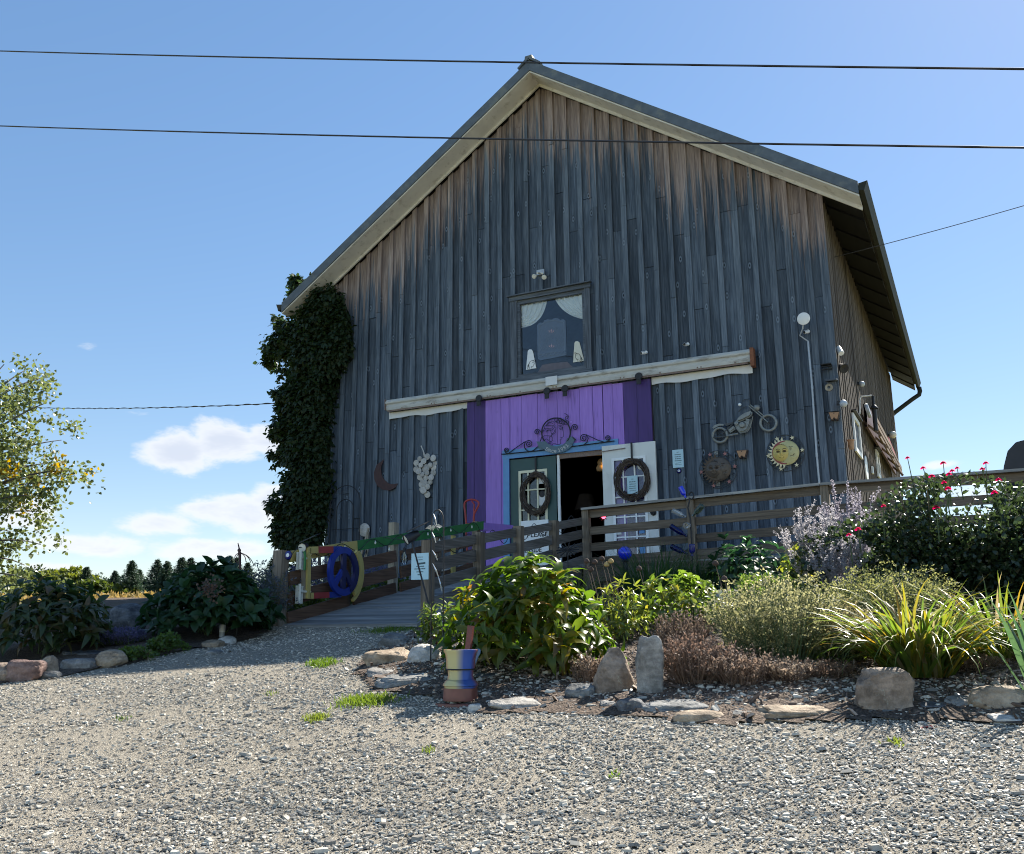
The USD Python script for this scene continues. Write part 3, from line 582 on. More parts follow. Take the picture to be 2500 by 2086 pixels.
G2 = lambda px: tuple(onG(px)[:2])
right_edge = [G2(p) for p in [(1010, 1552), (905, 1596), (880, 1650), (930, 1690), (1090, 1712), (1200, 1752), (1330, 1742), (1450, 1748), (1600, 1764), (1760, 1781), (2000, 1775), (2200, 1768), (2500, 1780)]]
RBED = Polygon(right_edge + [(7.0, 5.6), (9.0, 12.3), (-4.95, 12.3), (-4.95, 7.9)])
left_edge = [G2(p) for p in [(-300, 1712), (0, 1672), (110, 1662), (240, 1636), (320, 1622), (385, 1606), (470, 1590), (560, 1572), (640, 1553)]]
LBED = Polygon(left_edge + [(-6.75, 7.7), (-6.75, 14.4), (-17, 14.4), (-17, 5.0)])
GRAVEL = Polygon([(-14, -2.9), (5.5, -2.9), (9.5, 4.5), (7.0, 5.6)] + right_edge[::-1] + [(-4.95, 7.9), (-6.75, 7.7)] + left_edge[::-1] + [(-14, 1.0)]).buffer(0)
def bed_h(x, y):
    """The right-hand bed is banked up behind its stones."""
    x, y = np.asarray(x, float), np.asarray(y, float); return gh(x, y)
import shapely
def sheet(name, poly, mat, dz, step=.125, kind='structure', mound=0.0):
    x0, y0, x1, y1 = poly.bounds; xs = np.arange(math.floor(x0 / step) * step, x1 + step, step); ys = np.arange(math.floor(y0 / step) * step, y1 + step, step)
    X, Y = np.meshgrid(xs, ys, indexing='ij'); ny = len(ys); inside = shapely.contains_xy(poly, X, Y)
    d = np.zeros_like(X)
    if mound:
        d = np.where(inside, shapely.distance(shapely.points(X, Y), poly.exterior), 0.0); d = mound * (1 - np.exp(-d / .7))
    Z = gh(X, Y) + dz + d
    cell = inside[:-1, :-1] & inside[1:, :-1] & inside[1:, 1:] & inside[:-1, 1:]
    i, j = np.nonzero(cell); q = i * ny + j; f = np.stack([q, q + ny, q + ny + 1, q + 1], 1)
    used, inv = np.unique(f, return_inverse=True)
    MB().add(np.stack([X, Y, Z], -1).reshape(-1, 3)[used], inv.reshape(f.shape)).build(name, mat, smooth=True, kind=kind)
sheet('gravel_driveway', GRAVEL.buffer(.4), 'gravel_base', .012)
sheet('garden_bed', RBED.buffer(.08), 'soil', .018, mound=.10, step=.0625)
sheet('garden_bed', LBED.buffer(.06), 'soil', .018, mound=.06)
def bh(x, y):
    p = Point(x, y)
    if RBED.contains(p): return float(gh(x, y)) + .02 + .10 * (1 - math.exp(-RBED.exterior.distance(p) / .7))
    if LBED.contains(p): return float(gh(x, y)) + .02 + .06 * (1 - math.exp(-LBED.exterior.distance(p) / .7))
    return float(gh(x, y)) + .012

# slate chips of the drive, shown one by one
def chip_mesh(seed, flat_):
    r = np.random.default_rng(seed); n = 6 + seed % 3; ang = np.sort(r.uniform(0, 2 * np.pi, n)); rad = r.uniform(.6, 1.0, n)
    p = np.stack([np.cos(ang) * rad, np.sin(ang) * rad * r.uniform(.38, .72)], 1)
    top = np.column_stack([p * r.uniform(.75, .95), np.full(n, flat_) + r.uniform(-.12, .12, n) * flat_ * 2]); bot = np.column_stack([p, np.full(n, -flat_)])
    v = np.vstack([top, bot, [[0, 0, flat_ * r.uniform(1.0, 1.4)]]]); f = []
    for k in range(n):
        a, b = k, (k + 1) % n; f += [[a, b, 2 * n], [n + a, n + b, b], [n + a, b, a]]
    return v, np.array(f)
def chip_mat(name, cols, rough, spec=.5):
    N = {'oi': ('object_info', {}), 'geo': ('geometry', {}), 'r': ('rgb_ramp', {'ramp': cols}),
         'n': ('noise_texture', dict(scale=60.0, detail=3.0)), 'mr': ('map_range', dict(to_min=.75, to_max=1.25)), 'h': ('hsv', dict(hue=.5, saturation=1.0, fac=1.0)), 'p': ('principled_bsdf', dict(roughness=rough, specular_ior_level=spec))}
    L = [('oi.random', 'r.fac'), ('geo.position', 'n.vector'), ('n.fac', 'mr.value'), ('mr.result', 'h.value'), ('r.color', 'h.color'), ('h.color', 'p.base_color')]
    MAT[name] = usdkit.material(stage, f'/World/Looks/{name}', N, L, surface='p.BSDF')
chip_mat('slate_chip', [(0, (.12, .11, .096)), (.25, (.25, .232, .198)), (.6, (.355, .33, .28)), (.85, (.44, .41, .345)), (1, (.60, .56, .475))], .55, .35)
chip_mat('bark_chip', [(0, (.045, .03, .022)), (.5, (.12, .08, .058)), (.85, (.24, .18, .14)), (1, (.36, .30, .25))], .8)
def instancer(name, protos, mat, P, idx, quat, scale, kind='stuff', label=None, cat=None, parent=None):
    pi = UsdGeom.PointInstancer.Define(stage, numbered(_path(parent), name)); rel = pi.CreatePrototypesRel()
    for k, (v, f) in enumerate(protos):
        m = usdkit.mesh(stage, f'{pi.GetPath()}/piece_{k:03d}' if k else f'{pi.GetPath()}/piece', (v, f), MAT[mat]); rel.AddTarget(m.GetPath())
    pi.CreateProtoIndicesAttr(Vt.IntArray.FromNumpy(np.asarray(idx, np.int32))); pi.CreatePositionsAttr(Vt.Vec3fArray.FromNumpy(np.asarray(P, np.float32)))
    pi.CreateOrientationsAttr(Vt.QuathArray([Gf.Quath(float(q[0]), float(q[1]), float(q[2]), float(q[3])) for q in quat]))
    pi.CreateScalesAttr(Vt.Vec3fArray.FromNumpy(np.asarray(scale, np.float32)))
    return tag(pi.GetPrim(), label, cat, None, kind)
def quats(n, tilt, r):
    yaw = r.uniform(0, 2 * np.pi, n); ax = r.uniform(0, 2 * np.pi, n); t = np.abs(r.normal(0, tilt, n))
    q1 = np.stack([np.cos(yaw / 2), 0 * yaw, 0 * yaw, np.sin(yaw / 2)], 1); q2 = np.stack([np.cos(t / 2), np.sin(t / 2) * np.cos(ax), np.sin(t / 2) * np.sin(ax), 0 * t], 1)
    w = q2[:, 0] * q1[:, 0] - q2[:, 3] * q1[:, 3]; x = q2[:, 1] * q1[:, 0] + q2[:, 2] * q1[:, 3]; y = q2[:, 2] * q1[:, 0] - q2[:, 1] * q1[:, 3]; z = q2[:, 0] * q1[:, 3]
    return np.stack([w, x, y, z], 1)
def scatter(poly, n, r, near=None):
    """Points in a polygon; thinner with the distance from the lens."""
    x0, y0, x1, y1 = poly.bounds; out = []
    have = 0
    while have < n:
        p = np.stack([r.uniform(x0, x1, n * 2), r.uniform(y0, y1, n * 2)], 1); ok = shapely.contains_xy(poly, p[:, 0], p[:, 1])
        if near: ok &= (meshkit.noise(np.column_stack([p * [1.1, 1.6], p[:, 0] * 0]), 31) * .8 + meshkit.noise(np.column_stack([p * 4.2, p[:, 0] * 0]), 32) * .5 > r.uniform(.05, .75, len(p)))
        if near: ok &= r.uniform(0, 1, len(p)) < np.minimum(1, (near / np.maximum(np.hypot(p[:, 0], p[:, 1]), .1)) ** 1.3)
        out.append(p[ok]); have += int(ok.sum())
    return np.vstack(out)[:n]
VIEW = Polygon([(-2.6, 1.6), (.6, 2.4), (3.2, 5.2), (2.5, 7), (-5, 9), (-9.5, 7.5), (-10.5, 4.2), (-4.2, 1.4)])
rr_ = np.random.default_rng(11)
NCH = 160000
P = scatter(GRAVEL.intersection(VIEW), NCH, rr_, near=4.2)
size = np.exp(rr_.normal(math.log(.0068), .50, NCH)); size = np.clip(size, .0035, .042)
z = gh(P[:, 0], P[:, 1]) + .016 + size * .10
instancer('gravel', [chip_mesh(k, .20 if k % 3 else .13) for k in range(10)], 'slate_chip', np.column_stack([P, z]), rr_.integers(0, 10, NCH), quats(NCH, .24, rr_), np.stack([size, size, size], 1), label='grey slate chips covering the drive', cat='gravel')
# bark and dead leaves on the beds
NB = 19000
P = scatter(RBED.intersection(Polygon([(-5.2, 4.5), (2.5, 4.5), (2.5, 8), (-5.2, 8.5)])), NB, rr_)
size = np.exp(rr_.normal(math.log(.016), .4, NB)); z = np.array([bh(*p) for p in P]) + .004
instancer('bark_mulch', [chip_mesh(40 + k, .15) for k in range(6)], 'bark_chip', np.column_stack([P, z]), rr_.integers(0, 6, NB), quats(NB, .6, rr_), np.stack([size * 1.5, size * .55, size], 1), label='brown bark mulch on the planted bed', cat='mulch')
strip = RBED.intersection(LineString(right_edge).buffer(.75)); NS = 5500; P = scatter(strip, NS, rr_); size = np.clip(np.exp(rr_.normal(math.log(.011), .55, NS)), .0035, .042); z = np.array([bh(*p) for p in P]) + .003 + size * .1
instancer('slate_litter', [chip_mesh(k, .2) for k in range(8)], 'slate_chip', np.column_stack([P, z]), rr_.integers(0, 8, NS), quats(NS, .35, rr_), np.stack([size, size, size], 1), label='slate chips strewn between the border stones', cat='gravel')

# ------------------------------------------------------------------ stones
def stone_mat(name, c1, c2, rough=.75, spots=None):
    N = {'geo': ('geometry', {}), 'n': ('noise_texture', dict(scale=9.0, detail=9.0, roughness=.68)), 'm': ('mapping', dict(scale=(6, 6, 26))), 'n2': ('noise_texture', dict(scale=1.0, detail=4.0)), 'a': ('math', dict(math_type='multiply_add', value2=.35)),
         'r': ('rgb_ramp', {'ramp': [(.58, tuple(np.array(c1) * .5)), (.76, c1), (.92, c2), (1.0, tuple(np.array(c2) * 1.25))]}), 'n3': ('noise_texture', dict(scale=55.0, detail=5.0, roughness=.7)),
         'fx': ('math', dict(math_type='multiply_add', value2=.34)), 'ln': ('noise_texture', dict(scale=13.0, detail=7.0, roughness=.75)), 'lm': ('map_range', dict(range_type='smoothstep', from_min=.60, from_max=.66, to_max=.55, clamp=True)), 'lx': ('mix_color', dict(b=(.33, .335, .27))), 'b': ('bump', dict(strength=.8, distance=.014)), 'ad': ('math', dict(math_type='add')), 'p': ('principled_bsdf', dict(roughness=rough, specular_ior_level=.35))}
    L = [('geo.position', 'n.vector'), ('geo.position', 'm.vector'), ('m.vector', 'n2.vector'), ('n2.fac', 'a.value1'), ('n.fac', 'a.value3'), ('n3.fac', 'fx.value1'), ('a.value', 'fx.value3'), ('fx.value', 'r.fac'), ('geo.position', 'n3.vector'), ('n3.fac', 'ad.value1'), ('a.value', 'ad.value2'), ('ad.value', 'b.height'), ('b.normal', 'p.normal'), ('geo.position', 'ln.vector'), ('ln.fac', 'lm.value'), ('lm.result', 'lx.fac'), ('r.color', 'lx.a'), ('lx.result', 'p.base_color')]
    MAT[name] = usdkit.material(stage, f'/World/Looks/{name}', N, L, surface='p.BSDF')
stone_mat('stone_grey', (.17, .16, .145), (.29, .275, .25)); stone_mat('stone_slate', (.12, .122, .118), (.22, .22, .21)); stone_mat('stone_tan', (.22, .165, .11), (.34, .265, .185)); stone_mat('stone_red', (.13, .082, .07), (.21, .145, .125)); stone_mat('stone_pale', (.36, .345, .315), (.52, .50, .46)); stone_mat('stone_dark', (.06, .062, .068), (.12, .124, .13)); stone_mat('stone_quartz', (.17, .20, .19), (.42, .46, .46), .35); stone_mat('stone_brown', (.16, .12, .088), (.27, .21, .16))
def stone_shape(w, d, h, seed, kind='round'):
    m = trimesh.creation.icosphere(4, 1.0); v = np.asarray(m.vertices).copy(); r = np.random.default_rng(seed)
    ex = {'round': .85, 'block': .42, 'slab': .45, 'standing': .4, 'pointed': .7}[kind]
    v = np.sign(v) * np.abs(v) ** ex; v /= np.abs(v).max(0)
    nrm = v / np.linalg.norm(v, axis=1, keepdims=True)
    for _ in range({'round': 5, 'block': 9, 'slab': 9, 'standing': 6, 'pointed': 8}[kind]):     # broken faces
        k = unit(r.normal(size=3) * np.array([1, 1, .55])); dd = v @ k; lim = np.quantile(dd, r.uniform(.86, .97)); v -= np.maximum(dd - lim, 0)[:, None] * k * .9
    o = r.uniform(0, 50, 3)
    v += nrm * ((meshkit.fbm(v * 1.4 + o, 4, seed) - .5) * (.42 if kind != 'round' else .22))[:, None] + nrm * ((meshkit.fbm(v * 5 + o, 3, seed + 1) - .5) * .12)[:, None]
    if kind == 'slab':                      # split along its layers
        v[:, 2] = v[:, 2] * .75 + .25 * np.round(v[:, 2] * 2.5 + .8 * (meshkit.noise(v * [1.5, 1.5, 0] + o, seed) - .5)) / 2.5
        v[:, 2] += .25 * v[:, 0] * r.uniform(-1, 1) + .30 * v[:, 1]
    if kind == 'pointed':
        t = np.clip((v[:, 2] + 1) / 2, 0, 1); v[:, 0] = v[:, 0] * (1 - .55 * t ** 1.6) + .22 * t; v[:, 1] *= (1 - .4 * t)
    v -= v.mean(0) * [1, 1, 0]; lo, hi = v.min(0), v.max(0); v = (v - (lo + hi) / 2) / ((hi - lo) / 2) * [w / 2, d / 2, h / 2]; v[:, 2] -= v[:, 2].min()
    return v, m.faces
def stone(px0, py0, px1, py1, mat, kind, label, seed, depth=.7, sink=.12, turn=0.0, cat='rock', group=None, fwd_=0.0):
    """A stone as wide and high as it looks at the place where it lies."""
    g = onG(((px0 + px1) / 2, py1 - 2)); dist = math.hypot(g[0], g[1]); w = (px1 - px0) / FPX * dist * 1.03; d = w * depth
    dirn = unit([g[0], g[1], 0]); c = g[:2] + dirn[:2] * (d * .45 + fwd_)
    dist2 = math.hypot(*c); w *= dist2 / dist
    top = at(((px0 + px1) / 2, py0), dist2 - d * .1)[2]; base = float(gh(c[0], c[1])); h = max(top - base, .05) + sink * .5
    v, f = stone_shape(w, d, h, seed, kind)
    a = math.atan2(rgt[1], rgt[0]) + turn; R = np.array([[math.cos(a), -math.sin(a), 0], [math.sin(a), math.cos(a), 0], [0, 0, 1]])
    v = v @ R.T + [c[0], c[1], base - sink * .5]
    return MB().add(v, f).build('rock', mat, smooth=35, label=label, cat=cat, group=group)
STONES = [
 (926, 1544, 1000, 1590, 'stone_slate', 'slab', 'flat blue-grey slab in the shade just right of the ramp foot', .8),
 (890, 1582, 996, 1640, 'stone_tan', 'slab', 'layered tan slab left of the pale boulder', .7),
 (996, 1572, 1076, 1645, 'stone_pale', 'round', 'big pale boulder sitting on the slabs left of the painted pot', .8),
 (975, 1616, 1002, 1640, 'stone_tan', 'round', 'small tan stone wedged against the left foot of the pale boulder', .8),
 (898, 1630, 990, 1664, 'stone_grey', 'slab', 'thin grey slab below the layered tan slab', .6),
 (920, 1646, 1096, 1688, 'stone_slate', 'slab', 'long wavy slate slab in front of the pale boulder', .4),
 (1155, 1642, 1225, 1684, 'stone_dark', 'slab', 'dark slab in the shadow right behind the painted pot', .6),
 (1174, 1688, 1236, 1718, 'stone_slate', 'round', 'dark rounded stone beside the right foot of the painted pot', .7),
 (1196, 1704, 1330, 1746, 'stone_grey', 'slab', 'light grey slab with dappled shade right of the painted pot', .55),
 (1143, 1722, 1176, 1748, 'stone_pale', 'block', 'small pale cube of stone leaning on the foot of the painted pot', .8),
 (1196, 1732, 1216, 1745, 'stone_pale', 'round', 'pale pebble lying in front of the light grey dappled slab', .9),
 (1382, 1668, 1454, 1724, 'stone_slate', 'slab', 'tilted slate slab left of the pointed standing boulder', .5),
 (1328, 1700, 1394, 1730, 'stone_dark', 'slab', 'low dark slab between the dappled slab and the tilted slate', .6),
 (1450, 1580, 1548, 1718, 'stone_brown', 'pointed', 'tall pointed brown boulder standing in the border', .55),
 (1558, 1551, 1624, 1727, 'stone_grey', 'standing', 'narrow upright grey stone pillar in the border', .5),
 (1508, 1704, 1575, 1757, 'stone_dark', 'round', 'round dark stone at the foot of the upright pillar', .9),
 (1465, 1711, 1514, 1744, 'stone_slate', 'slab', 'small slate piece at the foot of the pointed boulder', .6),
 (1572, 1710, 1732, 1763, 'stone_slate', 'slab', 'broad slate slab right of the upright pillar', .5),
 (1648, 1734, 1768, 1782, 'stone_tan', 'round', 'oval tan stone in front of the broad slate slab', .55),
 (1784, 1738, 1856, 1772, 'stone_slate', 'slab', 'small slate slab right of the oval tan stone', .5),
 (1852, 1714, 1916, 1742, 'stone_slate', 'slab', 'thin slate behind the flat tan stone', .5),
 (1852, 1722, 2024, 1776, 'stone_tan', 'slab', 'flat tan stone with dappled shade', .5),
 (2020, 1716, 2096, 1744, 'stone_slate', 'slab', 'grey slate chip stone left of the standing block', .5),
 (2104, 1629, 2228, 1762, 'stone_brown', 'block', 'big brown block standing on edge before the daylily', .5),
 (2150, 1742, 2212, 1763, 'stone_slate', 'slab', 'thin slate at the foot of the big brown block', .5),
 (2242, 1714, 2318, 1759, 'stone_dark', 'slab', 'dark stone right of the big brown block', .6),
 (2312, 1700, 2392, 1755, 'stone_slate', 'slab', 'grey-brown slab left of the big tan stone at the right edge', .6),
 (2376, 1672, 2508, 1760, 'stone_tan', 'round', 'big tan stone at the right edge of the border', .6),
 (2426, 1750, 2498, 1783, 'stone_pale', 'slab', 'pale stone lying in front of the big tan stone', .6),
 (1716, 1440, 1860, 1508, 'stone_grey', 'round', 'grey boulder half hidden among the bed plants', .7),
 (1560, 1464, 1628, 1510, 'stone_grey', 'round', 'smaller grey boulder among the lit leaves of the bed', .7),
 (-40, 1618, 36, 1672, 'stone_brown', 'round', 'dark round stone at the left picture edge', .8),
 (27, 1610, 97, 1668, 'stone_red', 'block', 'reddish block with a rough flat top in the left border', .8),
 (95, 1600, 138, 1652, 'stone_tan', 'pointed', 'upright rounded tan stone next to the reddish block', .8),
 (103, 1638, 146, 1660, 'stone_slate', 'round', 'low stone at the foot of the upright rounded tan stone', .7),
 (157, 1607, 230, 1640, 'stone_grey', 'block', 'rectangular grey stone in the left border', .6),
 (238, 1586, 307, 1632, 'stone_tan', 'round', 'large smooth domed stone in the left border', .8),
 (194, 1588, 250, 1612, 'stone_dark', 'slab', 'dark flat slab behind the rectangular grey stone', .7),
 (150, 1588, 196, 1612, 'stone_dark', 'slab', 'dark flat slab under the left peony bush', .7),
 (350, 1597, 379, 1615, 'stone_grey', 'round', 'small grey stone beside the low green mound', .8),
 (496, 1562, 544, 1585, 'stone_tan', 'round', 'rounded stone left of the path light', .8),
 (533, 1552, 574, 1575, 'stone_pale', 'round', 'pale stone at the foot of the path light', .8),
 (508, 1590, 542, 1603, 'stone_slate', 'round', 'flat stone lying in the shaded gravel', .8),
 (327, 1536, 380, 1562, 'stone_quartz', 'block', 'glinting pale green rock before the hydrangea', .7),
 (218, 1490, 282, 1556, 'stone_dark', 'round', 'left one of the two big dark boulders between the bushes', .6),
 (268, 1472, 350, 1556, 'stone_dark', 'round', 'right and taller one of the two big dark boulders between the bushes', .6),
]
for k, (x0, y0, x1, y1, m, kd, lab, dp) in enumerate(STONES):
    stone(x0, y0, x1, y1, m, kd, lab, 100 + k, dp, sink=.03 if (y1 - y0) < 30 else .06, group='stones edging the beds' if k not in (29, 30, 42, 43, 44, 45) else None, turn=((k * 37) % 11 - 5) * .04)

# ------------------------------------------------------------------ ramp, deck and their fences
wood('ramp_wood', (.17, .165, .155), (.31, .30, .28), 'x', objvar=.3, bump=.4)
wood('fence_wood_y', (.10, .088, .075), (.20, .178, .155), 'y', objvar=.22, knots=.5, bump=.4)
wood('fence_wood_x', (.075, .056, .04), (.15, .116, .083), 'x', objvar=.18, knots=.5, bump=.4)
wood('fence_wood_z', (.11, .085, .06), (.21, .165, .12), 'z', objvar=.15, knots=.4, bump=.4)
wood('stained_wood_y', (.085, .045, .026), (.16, .09, .055), 'y', objvar=.15, knots=.4, bump=.4)
wood('pale_wood_z', (.23, .195, .145), (.38, .33, .25), 'z', objvar=.1)
simple('green_paint', (.022, .16, .035), .5, var=.15, scale=8.0)
simple('yellow_paint', (.46, .36, .11), .5, var=.12, scale=8.0)
simple('red_paint', (.30, .03, .028), .5, var=.2, scale=8.0)
simple('blue_paint', (.010, .03, .24), .45, var=.2, scale=8.0)
simple('navy_paint', (.010, .012, .07), .45, var=.2, scale=8.0)
simple('gate_hardware', (.55, .53, .44), .5, var=.15)
RX0, RX1, RY0, RY1 = -6.62, -4.98, 7.68, 12.05
ZR0, ZR1 = onX((690, 1538), RX0)[2] + .05, DECK - .02
rz = lambda y: ZR0 + (ZR1 - ZR0) * (y - RY0) / (RY1 - RY0)
ramp = thing('ramp', 'grey plank ramp rising from the gravel to the barn door', 'ramp')
npl = 31
for k in range(npl):
    y0 = RY0 + k * (RY1 - RY0) / npl; y1 = y0 + (RY1 - RY0) / npl - .008
    MB().frame_box(((RX0 + RX1) / 2, (y0 + y1) / 2, rz((y0 + y1) / 2) - .015 + rng.uniform(-.003, .003)), ((RX1 - RX0) / 2 + .05, 0, 0), (0, (y1 - y0) / 2, (rz(y1) - rz(y0)) / 2), (0, 0, .016)).build('plank', 'ramp_wood', ramp)
for x in (RX0 + .02, (RX0 + RX1) / 2, RX1 - .02):
    MB().beam((x, RY0 + .05, ZR0 - .11), (x, RY1, ZR1 - .11), .05, .14).build('joist', 'fence_wood_y', ramp)
MB().box((RX0 - .02, RY0 - .05, ZR0 - .1), (RX1, RY0 - .02, ZR0 - .055)).build('threshold_board', 'ramp_wood', ramp)
deck = thing('deck', 'wooden deck along the front of the barn', 'deck')
for k in range(16):
    y0 = RY1 + .01 + k * (YF - .2 - RY1) / 16; MB().box((RX0 - .9, y0, DECK - .035), (6.5, y0 + (YF - .2 - RY1) / 16 - .008, DECK - .005)).build('plank', 'ramp_wood', deck)
MB().box((RX1, RY1 + .0, DECK - .26), (6.5, RY1 + .04, DECK - .04)).build('rim_joist', 'fence_wood_x', deck)
for x in (-4.7, -2.2, .3, 2.8, 5.3): MB().box((x, RY1 + .06, float(gz(x, 12.1)) - .3), (x + .1, RY1 + .16, DECK - .04)).build('deck_post', 'fence_wood_z', deck)

def top_right(y): return onX((1035, 1322), RX1)[2] + (y - 7.9) * (onX((1430, 1250), RX1)[2] - .10 - onX((1035, 1322), RX1)[2]) / (12.0 - 7.9)
fr_ = thing('ramp_fence', 'weathered grey-brown board fence along the right side of the ramp', 'fence')
posts_y = [onX((1034, 1400), RX1)[1], onX((1160, 1400), RX1)[1], onX((1258, 1350), RX1)[1], onX((1345, 1320), RX1)[1]]
for k, y in enumerate(posts_y):
    MB().box((RX1 - .0, y - .05, rz(y) - .35), (RX1 + .10, y + .05, top_right(y) + .012)).build('post', 'fence_wood_z', fr_)
segs = list(zip(posts_y, posts_y[1:] + [12.02]))
for k, (ya, yb) in enumerate(segs):
    hgt = top_right(ya) - rz(ya)
    for j in range(4):
        za, zb = top_right(ya + .03) - .01 - j * .188, top_right(yb - .03) - .01 - j * .180
        MB().beam((RX1 + .03, ya + .052, za - .052), (RX1 + .03, yb - .052, zb - .052), .03, (.10, .118, .112, .115)[j] + rng.uniform(-.005, .005)).build('rail', 'fence_wood_y', fr_)
# left fence: painted top rail over dark stained boards
fl = thing('ramp_fence', 'fence left of the ramp with its top rail painted yellow, green and purple', 'fence')
def top_left(y): return onX((705, 1345), RX0)[2] + (y - 7.68) * (onX((1177, 1272), RX0)[2] - onX((705, 1345), RX0)[2]) / (12.05 - 7.68)
LP = [7.68, onX((853, 1400), RX0)[1], onX((968, 1400), RX0)[1], onX((1075, 1400), RX0)[1], 12.0]
MB().box((RX0 - .11, LP[0] - .06, ZR0 - .3), (RX0 + .01, LP[0] + .06, top_left(7.68) + .0)).build('post', 'fence_wood_z', fl)
for k, y in enumerate(LP[1:]):
    MB().box((RX0 - .10, y - .05, rz(y) - .5), (RX0 - .01, y + .05, top_left(y) + (.14 if k == 1 else -.01))).build('post', 'pale_wood_z' if k == 1 else 'fence_wood_z', fl)
yy = [7.75, 9.82, 12.05]
for (ya, yb, mt) in ((7.75, 7.98, 'yellow_paint'), (7.985, onX((868, 1330), RX0)[1], 'yellow_paint'), (onX((868.5, 1330), RX0)[1], onX((1178, 1275), RX0)[1], 'green_paint')):
    MB().beam((RX0 + .012, ya, top_left(ya) - .075), (RX0 + .012, yb, top_left(yb) - .075), .035, .12).build('top_rail', mt, fl)
pa, pb = onY((1178, 1283), 12.08), onY((1251, 1289), 12.9)
MB().beam(pa + [0, 0, -.02], pb + [0, 0, -.02], .035, .12).build('top_rail', 'purple_paint', fl)
for (ya, yb) in zip(LP[:-1], LP[1:]):
    for j in range(3):
        o = lambda y: (top_left(y) - rz(y)) * .27 * (j + 1) + .03
        MB().beam((RX0 + .02, ya + .062, top_left(ya) - o(ya) - .06), (RX0 + .02, yb - .052, top_left(yb) - o(yb) - .06), .03, .145).build('rail', 'stained_wood_y', fl)
yx = onX((1098, 1400), RX0)[1]
MB().box((RX0 + .04, yx - .045, rz(yx) + .02), (RX0 + .07, yx + .045, top_left(yx) - .15)).build('upright', 'yellow_paint', fl)
# level fence along the deck
fd = thing('deck_fence', 'brown board fence along the deck with a flat cap rail', 'fence')
FY = RY1 - .0
dpx = [(1431, 1250), (1690, 1300), (2018, 1250)]; dx = [onY(p, FY)[0] for p in dpx] + [.9, 3.4, 5.9]
def top_deck(x):
    a, b, c = onY((1417, 1243), FY), onY((2010, 1181), FY), onY((2490, 1147), FY)
    return np.interp(x, [a[0], b[0], c[0], 7], [a[2], b[2], c[2], c[2]])
for x in dx:
    MB().box((x - .05, FY - .05, DECK - .6), (x + .05, FY + .05, top_deck(x) - .032)).build('post', 'fence_wood_z', fd)
xx = dx + [7.0]
for xa, xb in zip(xx[:-1], xx[1:]):
    for j in range(4):
        za, zb = top_deck(xa) - (.088, .327, .555, .766)[j], top_deck(xb) - (.088, .327, .555, .766)[j]
        MB().beam((xa + .052, FY + .012, za), (xb - .052, FY + .012, zb), .032, (.105, .112, .112, .13)[j]).build('rail', 'fence_wood_x', fd)
    MB().beam((xa - .048, FY - .01, top_deck(xa) - .014), (xb - .052, FY - .01, top_deck(xb) - .014), .14, .034).build('cap_rail', 'ramp_wood', fd)
# ------------------------------------------------------------------ things hung on the barn front
YW = YF - .034                                    # just proud of the battens
def hook(mbk): return mbk
# crescent moon: a sheet of rusty iron
simple('rusty_sheet', (.045, .018, .018), .7, var=.35, scale=18.0, bump=.3)
def R1(X, Y, y): return onY((600 + X / 2.503, 600 + Y / 2.503), y)
def plate(pts, f, y, depth):
    p = [f(*q, y) for q in pts]; return MB().prism([(q[0], q[2]) for q in p], (0, y + depth, 0), (1, 0, 0), (0, 0, 1), depth)
mo = [(845, 1305), (800, 1340), (783, 1385), (785, 1430), (805, 1470), (840, 1493), (880, 1497), (915, 1478), (932, 1452), (905, 1458), (875, 1455), (845, 1430), (828, 1395), (826, 1350)]
mo = [(p.x, p.y) for p in [LineString(mo + mo[:1]).interpolate(t, True) for t in np.linspace(0, 1, 60, endpoint=False)]]
plate(mo, R1, YW - .012, .012).build('crescent_moon', 'rusty_sheet', label='dark red crescent moon of sheet iron on the barn wall', cat='wall ornament')
# bunch of grapes made of lids
simple('lid_metal', (.42, .40, .37), .5, .25, var=.3, scale=40.0, objvar=.2, dirt=((.22, .19, .15), 22.0, .7))
gb = thing('grape_bunch_ornament', 'bunch of grapes made of pale round lids hanging on the wall', 'wall ornament')
def R5(X, Y, y): return onY((1000 + X / 5.004, 950 + Y / 5.004), y)
lids = [(120, 853, 30), (220, 830, 38), (300, 848, 38), (82, 905, 35), (182, 885, 34), (310, 905, 28), (85, 985, 36), (148, 935, 30), (200, 970, 50), (260, 935, 30), (290, 958, 37), (115, 1003, 38), (225, 1030, 30), (290, 1025, 36), (165, 1045, 28), (122, 1075, 36), (205, 1085, 32), (275, 1085, 36), (150, 1110, 26), (260, 1140, 30), (140, 1165, 34), (190, 1155, 42), (232, 1198, 32), (150, 1225, 30), (178, 1240, 40), (215, 1290, 38)]
for k, (X, Y, r) in enumerate(lids):
    c = R5(X, Y, YW - .02); rad = r / 5.004 / FPX * np.linalg.norm(c - EYE) * 1.08; d = .012 + (k * 7 % 5) * .011
    MB().lathe([(.001, .0), (rad * .55, .0), (rad * .6, .004), (rad * .85, .002), (rad, .006), (rad, .02), (.001, .02)], (c[0], YW - .012 - d, c[2]), (0.06 * math.sin(k), 1, 0.06 * math.cos(k * 2)), 18).build('lid', 'lid_metal', gb, smooth=40)
MB().tube([R5(*q, YW - .03) for q in [(140, 695), (160, 735), (175, 780), (185, 830)]], [.014, .012, .014, .02], 8).build('stem', 'lid_metal', gb, smooth=True)
# pale disc at the left
c = onY((889, 1294), YW - .03)
MB().lathe([(.001, -.02), (.05, -.018), (.11, -.008), (.128, .0), (.13, .008), (.001, .008)], c, (0, 1, 0), 28).build('round_tray', 'lid_metal', smooth=50, label='pale patterned round tray hanging low at the left of the wall', cat='wall ornament')
